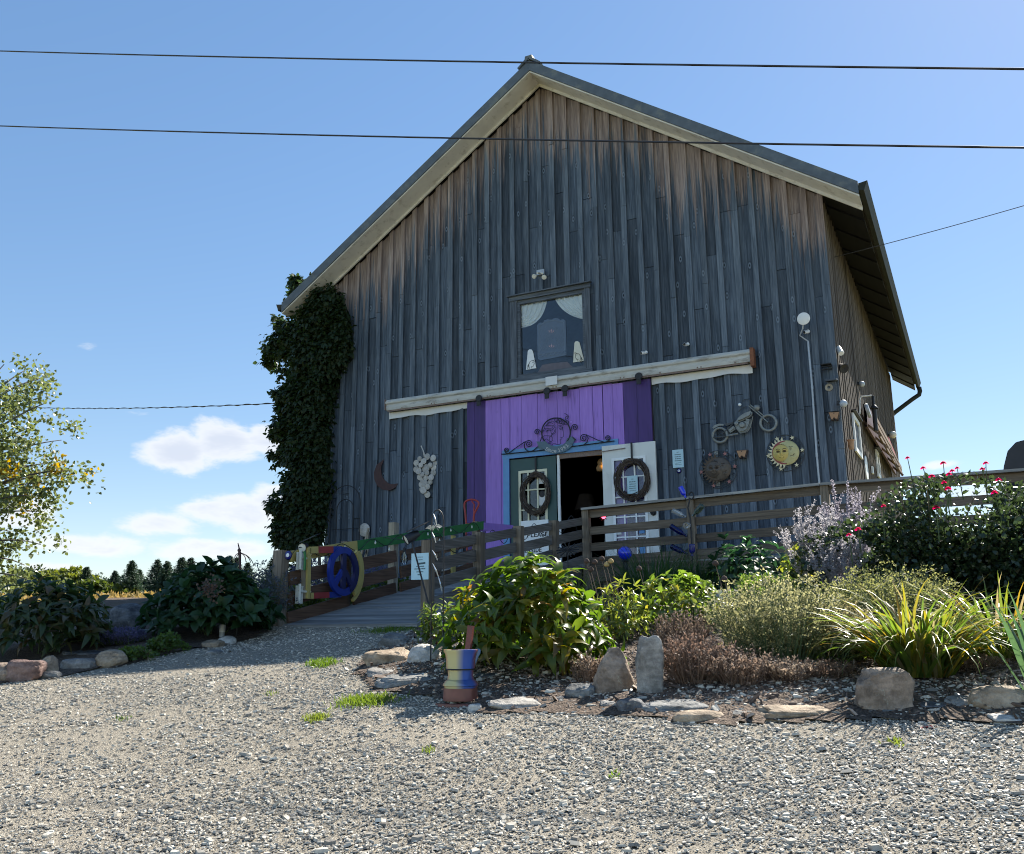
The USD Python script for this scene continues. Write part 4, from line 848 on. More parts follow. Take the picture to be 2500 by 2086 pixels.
# wrought trellis by the left corner
tr = MB(); c0 = onY((840, 1330), YF - .14)
for (r, n) in ((.36, 16), (.20, 12)):
    top = onY((848, 1300 - 70 * (1 if r > .3 else .8)), YF - .14)
    pts = [(c0[0] - r, c0[1], c0[2] - .7), (c0[0] - r, c0[1], top[2])] + [(c0[0] - r * math.cos(t), c0[1], top[2] + r * math.sin(t)) for t in np.linspace(0, math.pi, n)] + [(c0[0] + r, c0[1], c0[2] - .7)]
    tr.tube(pts, .009, 6)
for dz in (-.35, 0, .3): tr.tube([(c0[0] - .36, c0[1] - .005, c0[2] + dz), (c0[0] + .36, c0[1] - .005, c0[2] + dz)], .007, 6)
tr.build('garden_trellis', 'black_iron', label='thin black arched trellis leaning at the left wall corner', cat='trellis')
st_ = MB()
for (a, b) in (((872, 1332), (900, 1290)), ((893, 1330), (899, 1302)), ((880, 1336), (905, 1318))): st_.beam(onY(a, 13.6) - [0, 0, .5], onY(b, 13.6), .03, .03)
st_.build('wooden_stakes', 'pale_wood_z', label='few grey wooden stakes standing behind the left ramp fence', cat='stakes')

# wrought sign over the door
sg = thing('scroll_sign', 'wrought scroll sign with profile of a woman and ribbon reading Since 1991', 'sign')
YS = YF - .13
def SG(X, Y, y=YS): return onY((1200 + X / 6.0, 980 + Y / 6.0), y)
def curve(pts, n=40):
    p = np.array(pts, float); t = np.r_[0, np.cumsum(np.linalg.norm(np.diff(p, axis=0), axis=1))]
    from scipy.interpolate import CubicSpline
    return CubicSpline(t, p)(np.linspace(0, t[-1], n))
def wire(mb, pts, r=.006, n=30, f=SG, y=YS): mb.tube([f(*q, y) for q in curve(pts, n)], r, 5)
def spiral(mb, cx, cy, r0, a0, turns, r=.008, f=SG, lead=None, y=YS, sgn=1):
    t = np.linspace(0, 1, 34); a = a0 + sgn * t * turns * 2 * np.pi; rad = r0 * (1 - .8 * t)
    pts = [(cx + q * math.cos(w), cy + q * math.sin(w)) for q, w in zip(rad, a)]
    mb.tube([f(*q, y) for q in ([*lead] if lead else []) + pts], r, 6)
fr2 = MB()
fr2.tube([SG(145, 778), SG(640, 730), SG(1250, 655), SG(1800, 582)], .010, 6)
fr2.tube([SG(945 + 210 * math.cos(t), 458 + 212 * math.sin(t)) for t in np.linspace(0, 2 * np.pi, 48, endpoint=False)], .012, 6, closed=True)
spiral(fr2, 222, 718, 36, math.pi, 1.6, lead=[(245, 768), (205, 755)]); spiral(fr2, 552, 622, 46, math.pi * .5, 1.5, lead=[(240, 772), (340, 690), (480, 600), (545, 572), (590, 600)], sgn=1) if False else spiral(fr2, 545, 625, 52, -math.pi * .5, 1.6, lead=[(240, 770), (340, 695), (480, 600)])
fr2.tube([SG(*q) for q in curve([(500, 600), (480, 650), (510, 715), (570, 735), (640, 700), (690, 655)], 24)], .009, 6)
spiral(fr2, 665, 445, 40, 0, 1.6, lead=[(735, 500), (728, 440), (700, 415)], sgn=1) if False else spiral(fr2, 668, 450, 42, -.6, 1.6, lead=[(712, 590), (738, 520), (730, 450)], sgn=-1)
spiral(fr2, 1222, 382, 46, math.pi + .4, 1.6, lead=[(1140, 530), (1160, 440)], sgn=1)
spiral(fr2, 1350, 540, 56, -math.pi * .3, 1.7, lead=[(1340, 645), (1400, 600), (1418, 540)], sgn=-1)
spiral(fr2, 1700, 540, 40, 0, 1.7, lead=[(1385, 490), (1560, 572), (1660, 600), (1720, 580)], sgn=-1)
wire(fr2, [(1120, 330), (1120, 290), (1085, 265), (1080, 235), (1105, 225), (1118, 245), (1090, 262), (1125, 240), (1110, 200), (1070, 178)][:4] + [(1078, 240), (1100, 222), (1118, 240), (1100, 262)] + [(1124, 235), (1105, 198), (1070, 178)], .006, 50)
fr2.build('scroll_frame', 'black_iron', sg)
fp = MB()
for pts in ([(1050, 345), (1045, 420), (1055, 480), (1050, 520), (1015, 528)], [(1015, 528), (1018, 545), (1025, 555), (1000, 562), (1010, 578), (1015, 605), (995, 632), (950, 628), (910, 622), (880, 668)],
            [(985, 385), (1010, 372), (1040, 395)], [(990, 395), (1015, 415), (1035, 392)], [(1012, 392), (1018, 412)], [(975, 365), (1010, 355), (1030, 362)],
            [(925, 330), (880, 360), (820, 350), (770, 400)], [(905, 350), (860, 400), (800, 395), (750, 440)], [(930, 350), (900, 410), (840, 430), (790, 420), (750, 460)], [(935, 380), (920, 450), (880, 480), (870, 440), (800, 455)],
            [(920, 420), (910, 480), (880, 500), (895, 550), (870, 590)], [(890, 470), (850, 510), (800, 500), (760, 525)], [(885, 520), (850, 560), (860, 600), (820, 560), (780, 570)], [(900, 330), (850, 310), (800, 350)],
            [(930, 310), (880, 300), (830, 330), (800, 370)], [(850, 600), (830, 640), (800, 590)], [(925, 260), (940, 300), (985, 322), (1060, 330)], [(870, 590), (860, 625), (835, 605)]):
    wire(fp, pts, .0045, 18)
for (gx, gy) in ((975, 295), (1015, 300), (1050, 315), (1085, 320), (1005, 270), (950, 275)):
    fp.tube([SG(gx + 26 * math.cos(t), gy + 26 * math.sin(t)) for t in np.linspace(0, 5.6, 14)], .0045, 5)
fp.build('profile_wirework', 'black_iron', sg)
simple('ribbon_blue', (.075, .125, .165), .5, var=.1)
def arc(cx, cy, r0, r1, a0, a1, n=24):
    t = np.linspace(a0, a1, n); return [(cx + r1 * math.cos(w), cy + r1 * math.sin(w)) for w in t] + [(cx + r0 * math.cos(w), cy + r0 * math.sin(w)) for w in t[::-1]]
plate(arc(945, 455, 205, 305, math.radians(38), math.radians(142)), SG, YS - .018, .008).build('ribbon', 'ribbon_blue', sg)
plate([(655, 590), (760, 590), (790, 650), (770, 700), (740, 720), (690, 690), (680, 640)], SG, YS - .006, .008).build('ribbon_tail', 'ribbon_blue', sg)
plate([(1105, 545), (1170, 515), (1215, 570), (1180, 640), (1110, 700), (1070, 650)], SG, YS - .006, .008).build('ribbon_tail', 'ribbon_blue', sg)
plate([(1180, 512), (1240, 560), (1205, 590)], SG, YS - .002, .005).build('ribbon_fold', 'black_iron', sg)
o = SG(945, 455); px2m = np.linalg.norm(SG(1000, 455) - SG(945, 455)) / 55
simple('lettering_pale', (.55, .56, .55), .6, var=.05)
txt = 'Since 1991'; tm_ = meshkit.text_mesh(txt, .062, .003); v = np.asarray(tm_.vertices); wd_ = v[:, 0].max(); Rr = 255 * px2m
mid = v[:, 0] - wd_ / 2; th = math.radians(3) + mid / Rr
q = np.column_stack([np.sin(th) * (Rr + .03 - v[:, 1]), v[:, 2] * 0 - v[:, 2], -np.cos(th) * (Rr + .03 - v[:, 1])])
MB().add(q + [o[0], YS - .019, o[2]], tm_.faces).build('lettering', 'lettering_pale', sg)

# twig wreaths
wood('twig', (.035, .025, .02), (.10, .075, .058), 'z', objvar=.15, fine=40, along=25)
def wreath(c, rx, rz, label, seed, strap_top):
    t_ = thing('wreath', label, 'wreath', loc=c, group='twig wreaths on the doors'); r = np.random.default_rng(seed); m = MB()
    for k in range(46):
        a0 = r.uniform(0, 6.28); span = r.uniform(1.8, 5.0); n = 22; a = np.linspace(a0, a0 + span, n); ph = r.uniform(0, 6.28); rad = 1 + r.uniform(-.16, .16) + .05 * np.sin(a * 3 + ph)
        m.tube(np.column_stack([c[0] + rx * rad * np.cos(a), c[1] + .03 * np.sin(a * 2 + ph) + r.uniform(-.03, .02), c[2] + rz * rad * np.sin(a)]), r.uniform(.004, .009), 4)
    m.build('twigs', 'twig', t_)
    MB().box((c[0] - .016, c[1] + .01, c[2] + rz * .8), (c[0] + .016, c[1] + .022, strap_top)).build('hanger_strap', 'black_iron', t_)
c = onY((1308, 1205), YF - .115); wreath(c, .245, .33, 'oval twig wreath on the dark green door', 3, gz1 + .01)
c = onY((1544, 1171), YF - .20); wreath(c, .27, .305, 'round twig wreath on the open white door', 4, wz1 + .01)

# paper notices
simple('paper_blue', (.42, .60, .66), .7, var=.06, scale=5.0)
simple('ink', (.05, .085, .10), .8, var=.1)
def ink_text(p, parent, s, x, z, y, h, xw=None):
    t = meshkit.text_mesh(s, h, .0008); v = np.asarray(t.vertices); w = v[:, 0].max()
    MB().add(np.column_stack([x - w / 2 + v[:, 0], y - v[:, 2], z + v[:, 1]]), t.faces).build(p, 'ink', parent)
def ink_line(parent, x0, x1, z, y, h, seed):
    r = random.Random(seed); m = MB(); x = x0
    while x < x1:
        w = r.uniform(.4, .9) * h; m.box((x, y - .0008, z), (min(x + w, x1), y, z + h * r.uniform(.6, 1))); x += w + h * .25
    m.build('writing_line', 'ink', parent)
pn = thing('notice', 'pale blue paper notice on the boards right of the open white door', 'notice')
a, b = onY((1641, 1101), YW - .006), onY((1667, 1141), YW - .006); a2 = onY((1669, 1099), YW - .006)
x0, x1, z1, z0 = a[0], a2[0] - .01, a[2] + .01, b[2] + .0
MB().box((x0, YW - .006, z0), (x1, YW - .003, z1)).build('paper', 'paper_blue', pn)
hh = (z1 - z0) * .055; xm = (x0 + x1) / 2
ink_text('writing', pn, 'NO', xm, z1 - (z1 - z0) * .18, YW - .0062, hh * 1.1)
for k, (u, v_, q) in enumerate(((.22, .78, .27), (.22, .78, .39), (.25, .78, .50), (.2, .82, .61), (.25, .75, .73), (.22, .8, .82))):
    ink_line(pn, x0 + u * (x1 - x0), x0 + v_ * (x1 - x0), z1 - (z1 - z0) * q - hh * .5, YW - .0062, hh * (1.0 if k < 4 else .5), k)
eye_ = thing('evil_eye_bead', 'round blue glass eye bead under the paper notice on the wall', 'ornament')
c = onY((1658, 1150), YW - .01)
simple('cobalt', (.008, .010, .10), .2, var=.1); 
MB().lathe([(.001, -.012), (.03, -.008), (.042, .0), (.001, .004)], c, (0, 1, 0), 20).build('bead', 'cobalt', eye_, smooth=True)
MB().lathe([(.001, -.0155), (.019, -.0135), (.019, -.0095), (.001, -.0095)], c, (0, 1, 0), 16).build('white_ring', 'trim_white', eye_)
MB().lathe([(.001, -.018), (.008, -.0165), (.008, -.0155), (.001, -.0155)], c, (0, 1, 0), 12).build('pupil', 'cobalt', eye_)
# notice on the door inside the wreath
pd = thing('notice', 'pale blue paper notice inside the round wreath on the white door', 'notice')
a, b = onY((1530.5, 1163), wy - .018), onY((1558, 1206), wy - .018)
MB().box((a[0], wy - .018, b[2]), (b[0], wy - .015, a[2])).build('paper', 'paper_blue', pd)
hh = (a[2] - b[2]) * .06
ink_text('writing', pd, 'NO', (a[0] + b[0]) / 2, a[2] - (a[2] - b[2]) * .22, wy - .0185, hh)
for k, q in enumerate((.33, .45, .57, .68, .8)): ink_line(pd, a[0] + .2 * (b[0] - a[0]), a[0] + .8 * (b[0] - a[0]), a[2] - (a[2] - b[2]) * q - hh * .4, wy - .0185, hh * (.9 if k < 4 else .45), 20 + k)
# lettered sign board standing before the green door
ls = thing('lettered_sign', 'white sign board with hand lettered PLEASE at the foot of the green door', 'sign')
YL = YF - .14
def DL(X, Y, y=YL): return onY((1250 + X / 7.008, 1200 + Y / 7.008), y)
p00, p11 = DL(150, 560), DL(632, 1250)
MB().box((p00[0], YL, DECK + .01), (p11[0], YL + .012, p00[2] + .05)).build('board', 'trim_white', ls)
simple('letter_black', (.014, .014, .016), .6, var=.1)
def row(s, xa, xb, zb, h):
    t = meshkit.text_mesh(s, h, .003, True); v = np.asarray(t.vertices); w = v[:, 0].max()
    MB().add(np.column_stack([xa + v[:, 0] * (xb - xa) / w, YL - .0005 - v[:, 2], zb + v[:, 1]]), t.faces).build('lettering', 'letter_black', ls)
row('*PLEASE', DL(192, 745)[0], DL(615, 700)[0], DL(400, 735)[2] - .045, .075)
row('INSIDE', DL(215, 1020)[0], DL(505, 1000)[0], DL(400, 1000)[2] - .04, .075)

# motorcycle relief
simple('pewter', (.21, .22, .21), .45, .45, var=.3, scale=25.0, dirt=((.12, .12, .12), 20.0, .6))
simple('tyre_dark', (.05, .055, .06), .6, var=.3)
mc = thing('motorcycle_sculpture', 'pewter coloured motorcycle relief mounted nose up on the wall', 'wall sculpture')
YM = YW - .05
def MW(X, Y, y=YM): return onY((1700 + X / 7.0, 950 + Y / 7.0), y)
def wheel(cx, cy, rx, rz, a0=0, a1=2 * math.pi):
    m = MB(); m.tube([MW(cx + rx * math.cos(t), cy + rz * math.sin(t)) for t in np.linspace(a0, a1, 40, endpoint=(a1 - a0 < 6))], .024, 8, closed=(a1 - a0 > 6)); tyre = m.build('wheel', 'pewter', mc, smooth=True)
    m = MB()
    for k in range(14):
        t = k * 2 * math.pi / 14; m.tube([MW(cx, cy), MW(cx + rx * .9 * math.cos(t), cy + rz * .9 * math.sin(t))], .003, 4)
    m.build('spokes', 'tyre_dark', tyre)
wheel(1232, 580, 135, 132); wheel(405, 790, 122, 122)
m = MB()
for a, b, r in (((895, 290), (1225, 570), .011), ((925, 275), (1160, 465), .011)): m.tube([MW(*a, YM - .02), MW(*b, YM - .02)], r, 8)
m.build('fork', 'trim_white' if False else 'pewter', mc, smooth=True)
MB().tube([MW(*q) for q in curve([(790, 225), (850, 178), (905, 195), (918, 240), (905, 285)], 16)], .008, 6).build('handlebar', 'tyre_dark', mc)
MB().tube([MW(720, 390), MW(790, 320), MW(860, 300)], .009, 6).build('handlebar', 'tyre_dark', mc)
MB().blob(MW(742, 268), .028, 2).build('mirror', 'trim_white', mc, smooth=True)
MB().lathe([(.001, -.05), (.035, -.045), (.055, -.01), (.055, .02), (.02, .05)], MW(1035, 322, YM - .02), (.8, 0, -.5), 14).build('headlight', 'pewter', mc, smooth=True)
def body(pts, name, mat, d=.06):
    p = [MW(*q) for q in pts]; poly = Polygon([(q[0], q[2]) for q in p])
    m = MB().prism(poly, (0, YM + .02, 0), (1, 0, 0), (0, 0, 1), d * .6).prism(poly.buffer(-.02), (0, YM + .02 - d * .6, 0), (1, 0, 0), (0, 0, 1), d * .4); return m.build(name, mat, mc)
body([(690, 560), (720, 500), (800, 435), (870, 405), (930, 380), (965, 410), (960, 450), (920, 490), (800, 550), (720, 580)], 'fuel_tank', 'pewter', .09)
body([(860, 440), (930, 400), (935, 440), (890, 470)], 'tank_badge', 'tyre_dark', .10)
body([(660, 620), (740, 580), (850, 545), (930, 520), (935, 600), (890, 700), (830, 745), (740, 750), (690, 690)], 'engine', 'pewter', .07)
body([(545, 700), (640, 630), (675, 690), (580, 755)], 'side_cover', 'pewter', .05)
body([(850, 520), (910, 525), (920, 555), (870, 560)], 'air_filter', 'pewter', .10)
m = MB(); m.lathe([(.001, -.09), (.04, -.085), (.055, -.06), (.055, -.02)], MW(800, 625), (0, 1, 0), 16); m.lathe([(.001, -.08), (.03, -.075), (.035, -.05)], MW(700, 600), (0, 1, 0), 14); m.build('engine_cover', 'pewter', mc, smooth=40)
MB().tube([MW(*q, YM - .03) for q in [(965, 470), (945, 560), (920, 660), (870, 730), (750, 755)]], .009, 6).build('frame_tube', 'pewter', mc)
MB().tube([MW(*q, YM - .02) for q in [(430, 780), (560, 660), (690, 535)]], .010, 6).build('frame_tube', 'tyre_dark', mc)
MB().tube([MW(*q, YM - .04) for q in [(290, 828), (420, 822), (520, 805)]], .013, 8).build('exhaust', 'tyre_dark', mc); MB().tube([MW(*q, YM - .04) for q in [(515, 805), (710, 765)]], .017, 8).build('exhaust', 'pewter', mc)
body([(280, 665), (320, 625), (390, 600), (470, 605), (480, 630), (400, 635), (340, 660), (300, 690)], 'rear_fender', 'pewter', .08)
body([(470, 600), (560, 590), (640, 560), (620, 600), (520, 640)], 'saddle', 'tyre_dark', .08)

# two sun-and-moon faces in wire rings
simple('brass_dark', (.08, .055, .038), .5, .5, var=.35, scale=25.0); simple('iron_ring', (.05, .055, .06), .5, .4, var=.2)
simple('face_yellow', (.52, .40, .12), .45, var=.12, scale=10.0); simple('face_gold', (.62, .46, .16), .45, var=.12); simple('face_red', (.24, .035, .035), .5, var=.2); simple('face_teal', (.46, .42, .20), .45, var=.18, scale=9.0); simple('ray_cream', (.62, .56, .36), .45, var=.1); simple('face_bronze', (.095, .075, .058), .45, .3, var=.3, scale=18.0); simple('line_brown', (.06, .035, .02), .6)
def sun_moon(cx, cy, rpx, fpx, label, m_sun, m_moon, m_ray, m_edge, m_star, blue=False):
    t_ = thing('sun_moon_ornament', label, 'wall ornament'); c = MW(cx, cy, YW - .05); k = np.linalg.norm(MW(cx + 100, cy) - MW(cx, cy)) / 100; R, F = rpx * k, fpx * k
    X = np.array([1, 0, 0.]); Zz = np.array([0, 0, 1.]); y0 = c[1]
    pt = lambda x, z, y=0.0: (c[0] + x, y0 + y, c[2] + z)
    MB().tube([pt(R * math.cos(t), R * math.sin(t), .03) for t in np.linspace(0, 2 * np.pi, 48, endpoint=False)], .006, 6, closed=True).build('wire_ring', 'iron_ring', t_)
    m = MB()
    for q in range(16):
        a = q * 2 * math.pi / 16; rr = R * .86; s = R * .085
        m.tube([pt(rr * math.cos(a) + s * (1 - .5 * w) * math.cos(a + w * 6), rr * math.sin(a) + s * (1 - .5 * w) * math.sin(a + w * 6), .03) for w in np.linspace(0, 1, 14)], .0035, 4)
    m.build('wire_scrolls', 'iron_ring', t_)
    # domed faces: the sun's on the left, the moon's wrapping the right
    def dome(r, cx_, cz_, d, clip, mat, name):
        n = 26; m = MB(); g = np.linspace(-1, 1, n); vx, vz = np.meshgrid(g, g, indexing='ij'); rr = np.hypot(vx, vz); s = np.where(rr > 0, np.maximum(abs(vx), abs(vz)) / np.maximum(rr, 1e-9), 1); vx, vz = vx * s, vz * s
        rr = np.hypot(vx, vz); hgt = d * np.sqrt(np.clip(1 - rr ** 2, 0, 1))
        # nose, brows, cheeks and lips as relief
        gss = lambda x, z, sx, sz: np.exp(-((vx - x) / sx) ** 2 - ((vz - z) / sz) ** 2)
        if name == 'sun_face': hgt += d * (.42 * gss(.05, -.05, .10, .28) + .20 * gss(-.32, -.2, .22, .2) + .2 * gss(.4, -.2, .2, .2) + .16 * gss(.05, -.47, .26, .06) + .14 * gss(.05, -.60, .2, .06) - .25 * gss(-.3, .12, .17, .09) - .25 * gss(.38, .12, .17, .09) + .15 * gss(-.3, .28, .25, .06) + .15 * gss(.38, .28, .25, .06))
        else: hgt += d * (.25 * gss(.45, -.1, .16, .3) + .15 * gss(.6, .3, .3, .1) + .2 * gss(.5, -.45, .2, .08))
        v = np.stack([c[0] + cx_ + vx * r, y0 - hgt, c[2] + cz_ + vz * r], -1).reshape(-1, 3); i, j = np.meshgrid(np.arange(n - 1), np.arange(n - 1), indexing='ij'); q = (i * n + j).ravel()
        f = np.stack([q, q + n, q + n + 1, q + 1], 1); cen = v[f].mean(1) - c
        f = f[clip(cen[:, 0], cen[:, 2])]; m.add(v, f); return m.build(name, mat, t_, smooth=True)
    dome(F, .1 * F, 0, .055, lambda x, z: (np.hypot(x + .42 * F, z + .02 * F) > .74 * F), m_moon, 'moon_face')
    dome(F * .74, -.25 * F, -.02 * F, .085, lambda x, z: x < 1e9, m_sun, 'sun_face')
    m = MB()
    for q in range(13):
        a = math.radians(95 + q * 170 / 12); r0, r1, w = F * .92, F * 1.28, F * .12
        ex, ez = math.cos(a), math.sin(a); px_, pz_ = -ez, ex
        pts = [(ex * r0 + px_ * w, ez * r0 + pz_ * w), (ex * (r0 + r1) / 2 + px_ * w * .8, ez * (r0 + r1) / 2 + pz_ * w * .8), (ex * r1 - px_ * w * .3, ez * r1 - pz_ * w * .3), (ex * (r0 + r1) / 2 - px_ * w * .3, ez * (r0 + r1) / 2 - pz_ * w * .3), (ex * r0 - px_ * w, ez * r0 - pz_ * w)]
        MB().prism([(c[0] + x_ - .05 * F, c[2] + z_) for x_, z_ in pts], (0, y0 + .005, 0), (1, 0, 0), (0, 0, 1), .02).build('ray', m_ray, t_)
    ring = Point(0, 0).buffer(.93 * F, 20).difference(Point(.1 * F, 0).buffer(.74 * F, 20)).intersection(Polygon([(-2 * F, -2 * F), (.15 * F, -2 * F), (.15 * F, 2 * F), (-2 * F, 2 * F)]))
    MB().prism(affinity.translate(ring, c[0] - .05 * F, c[2]), (0, y0 + .003, 0), (1, 0, 0), (0, 0, 1), .03).build('face_border', m_edge, t_)
    m = MB(); fx = lambda x, z: pt(-.25 * F + x * F * .74, -.02 * F + z * F * .74, -.085 * math.sqrt(max(.05, 1 - x * x - z * z)) - .006)
    for sgn in (-1, 1):
        ox = .05 + sgn * .34
        m.tube([fx(ox + .2 * math.cos(t), .26 + .13 * math.sin(t)) for t in np.linspace(.2, 2.9, 10)], .005, 4)
        m.tube([fx(ox + .15 * math.cos(t), .10 + .08 * math.sin(t)) for t in np.linspace(0, 6.2, 14)], .005, 4)
        m.tube([fx(ox, .06), fx(ox, .14)], .007, 4)
    mx_ = lambda x, z: pt(.1 * F + x * F, z * F, -.055 * math.sqrt(max(.05, 1 - x * x - z * z)) - .006)
    m.tube([mx_(*q) for q in [(.28, .40), (.42, .36), (.56, .38)]], .005, 4); m.tube([mx_(*q) for q in [(.32, .22), (.40, .28), (.50, .22), (.40, .17), (.32, .22)]], .004, 4); m.tube([mx_(*q) for q in [(.38, .10), (.55, -.02), (.48, -.10), (.40, -.10)]], .004, 4); m.tube([mx_(*q) for q in [(.34, -.34), (.52, -.30), (.66, -.18)]], .006, 4); m.tube([mx_(*q) for q in [(.36, -.40), (.50, -.44), (.60, -.34)]], .004, 4)
    m.tube([fx(-.18, -.52), fx(.05, -.55), fx(.3, -.50)], .005, 4); m.tube([fx(-.06, -.32), fx(.05, -.36), fx(.18, -.32)], .004, 4)
    m.build('face_lines', 'line_brown', t_)
    star = [(math.cos(math.pi / 2 + q * math.pi / 5) * (1 if q % 2 == 0 else .42), math.sin(math.pi / 2 + q * math.pi / 5) * (1 if q % 2 == 0 else .42)) for q in range(10)]
    for q, a in enumerate((115, 62, 5, -52, -108, 185)):
        a = math.radians(a); s = R * .13; x_, z_ = R * .90 * math.cos(a), R * .90 * math.sin(a)
        MB().prism([(c[0] + x_ + p[0] * s, c[2] + z_ + p[1] * s) for p in star], (0, y0 + .022, 0), (1, 0, 0), (0, 0, 1), .012).build('star', m_star, t_)
sun_moon(1515, 1090, 325, 222, 'bright yellow and red sun-and-moon face in a wire ring', 'face_yellow', 'face_teal', 'ray_cream', 'face_red', 'ray_cream')
simple('star_red', (.30, .12, .11), .5)
sun_moon(365, 1370, 322, 210, 'dark bronze sun-and-moon face in a wire ring', 'face_bronze', 'face_bronze', 'brass_dark', 'brass_dark', 'star_red')
m = MB()
for (X, Y) in ((340, 1095), (372, 1620)): MB().box(MW(X - 28, Y + 38, YW - .02), MW(X + 28, Y - 38, YW - .012) + np.array([0, .008, 0])).build('etched_tile', 'pewter', label='small etched metal tile %s the dark bronze sun-and-moon face' % ('over' if Y < 1200 else 'under'), cat='tile')

# three tan planters with a notch
simple('terracotta', (.36, .20, .105), .7, var=.15, scale=15.0); simple('terracotta_side', (.055, .04, .035), .8)
def pocket(pts, f, y, label):
    t_ = thing('wall_planter', label, 'wall planter', group='tan notched planters on the barn')
    p = [f(*q, y) for q in pts]; poly = [(q[0], q[2]) for q in p]; MB().prism(poly, (0, y + .0, 0), (1, 0, 0), (0, 0, 1), .012).build('front', 'terracotta', t_)
    g = Polygon(poly).buffer(.012, join_style=2); MB().prism(g, (0, y + .085, 0), (1, 0, 0), (0, 0, 1), .084).build('box', 'terracotta_side', t_)
    cx, cz = Polygon(poly).centroid.coords[0]; MB().lathe([(.001, 0), (.008, 0), (.008, .004), (.001, .004)], (cx, y - .014, cz + .03), (0, 1, 0), 8).build('nail', 'black_iron', t_)
pocket([(692, 1060), (858, 1050), (828, 1160), (805, 1160), (790, 1142), (765, 1142), (752, 1168), (735, 1168)], MW, YW - .09, 'tan notched planter between the two sun-and-moon faces')
def R9(X, Y, y): return onY((1950 + X / 5.007, 850 + Y / 5.007), y)
pocket([(372, 792), (490, 785), (473, 865), (455, 868), (440, 850), (425, 852), (415, 872), (400, 872)], R9, YW - .09, 'tan notched planter under the bird box at the right wall corner')
# bird box above it
bb = thing('nest_box', 'tall grey wooden nest box near the right corner of the front wall', 'nest box')
a, b = R9(345, 500, YW - .10), R9(500, 780, YW - .10); a2 = R9(335, 360, YW - .10)
MB().box((a[0] + .01, YW - .10, b[2] + .02), (b[0] - .02, YW - .0, a2[2] - .08)).build('box', 'window_wood_upright', bb)
MB().frame_box(((a[0] + b[0]) / 2, YW - .08, a2[2] - .05), ((b[0] - a[0]) / 2 + .01, 0, 0), (0, .12, .02), (0, 0, .012)).build('roof', 'window_wood', bb)
c = R9(368, 480, YW - .115); MB().lathe([(.022, 0), (.055, 0), (.06, .008), (.055, .016), (.022, .016)], c, (0, 1, 0), 18).build('entrance_ring', 'pale_wood_z', bb)
# dark slatted shelf
sh_ = thing('wall_bracket', 'black slatted shelf high near the right corner of the front wall', 'shelf'); a, b = R9(270, 175, YW - .1), R9(405, 250, YW - .1)
MB().box((a[0], YW - .16, b[2] + .06), (b[0], YW - .0, b[2] + .075)).build('shelf', 'black_iron', sh_)
for q in range(3): MB().frame_box(((a[0] + b[0]) / 2, YW - .15 + q * .05, a[2] - .05 - .03 * q), ((b[0] - a[0]) / 2, 0, 0), (0, .02, 0), (0, 0, .006)).build('slat', 'black_iron', sh_)

# lamps, cameras, aerial, conduit
simple('white_plastic', (.70, .70, .68), .35, var=.05); simple('lamp_lens', (.62, .60, .52), .25, var=.1); simple('grey_metal', (.38, .41, .44), .4, .3, var=.15)
fl_ = thing('floodlight', 'pair of floodlight bulbs on a bracket over the window', 'lamp')
c = ZW(700, 95, YW - .02); MB().box(c + np.array([-.07, -.03, -.05]), c + np.array([.08, .02, .05])).build('bracket', 'grey_metal', fl_)
for X, Y, dx in ((605, 150, -.5), (750, 160, .35)):
    e = ZW(X, Y, YW - .22); MB().tube([c, (c + e) / 2 + [0, 0, .03]], .018, 8).lathe([(.015, -.08), (.024, -.06), (.042, -.02), (.046, 0), (.041, .01), (.001, .014)], e, (dx * .6, -.8, -.55), 18).build('bulb', 'lamp_lens', fl_, smooth=50)
def wcam(px, label, d=(-.5, -.8, -.35)):
    t_ = thing('security_camera', label, 'camera', group='white cameras on the barn'); c = onY(px, YW - .10); d = unit(d); base = np.array([c[0] + .02, YW - .002, c[2] + .03])
    MB().lathe([(.001, 0), (.028, 0), (.028, .02), (.001, .02)], base, (0, -1, 0), 14).tube([base, c], .014, 8).build('mount', 'white_plastic', t_)
    MB().lathe([(.001, -.045), (.024, -.042), (.028, -.03), (.028, .05), (.024, .055)], c, d, 16).build('body', 'white_plastic', t_, smooth=40); MB().lathe([(.001, .05), (.021, .05), (.001, .054)], c, d, 14).build('lens', 'black_iron', t_)
wcam((1571, 862), 'white camera over the purple front, left one of two', (-.5, -.8, -.2)); wcam((1673, 842), 'white camera over the purple front, right one of two', (0, -1, -.15))
def R6(X, Y, y): return onY((1600 + X / 2.92, 700 + Y / 2.92), y)
da = thing('dish_aerial', 'round white disc aerial on a stem near the right corner', 'aerial')
c = R6(1055, 228, YW - .28); MB().lathe([(.001, -.008), (.06, -.005), (.098, .008), (.10, .014), (.06, .014), (.001, .01)], c, (.05, 1, .1), 32).build('disc', 'white_plastic', da, smooth=40)
MB().tube([c + [0, .02, 0], R6(1050, 300, YW - .2), R6(1030, 350, YW - .1), R6(1085, 388, YW - .03)], .011, 8).build('stem', 'grey_metal', da)
wcam((1968, 811), 'white camera hanging under the round disc aerial', (-.4, -.85, -.3))
cd = MB(); p = [R6(1088, 388, YW - .02), R6(1118, 720, YW - .02), R6(1150, 1200, YW - .02), R6(1190, 1620, YW - .02)]; cd.tube(p, .016, 8)
for q in p[1:3]: cd.lathe([(.02, -.03), (.02, .03)], q, (0, 0, 1), 10)
cd.build('conduit', 'grey_metal', smooth=40, label='pale pipe running down the wall near the right corner', cat='pipe')

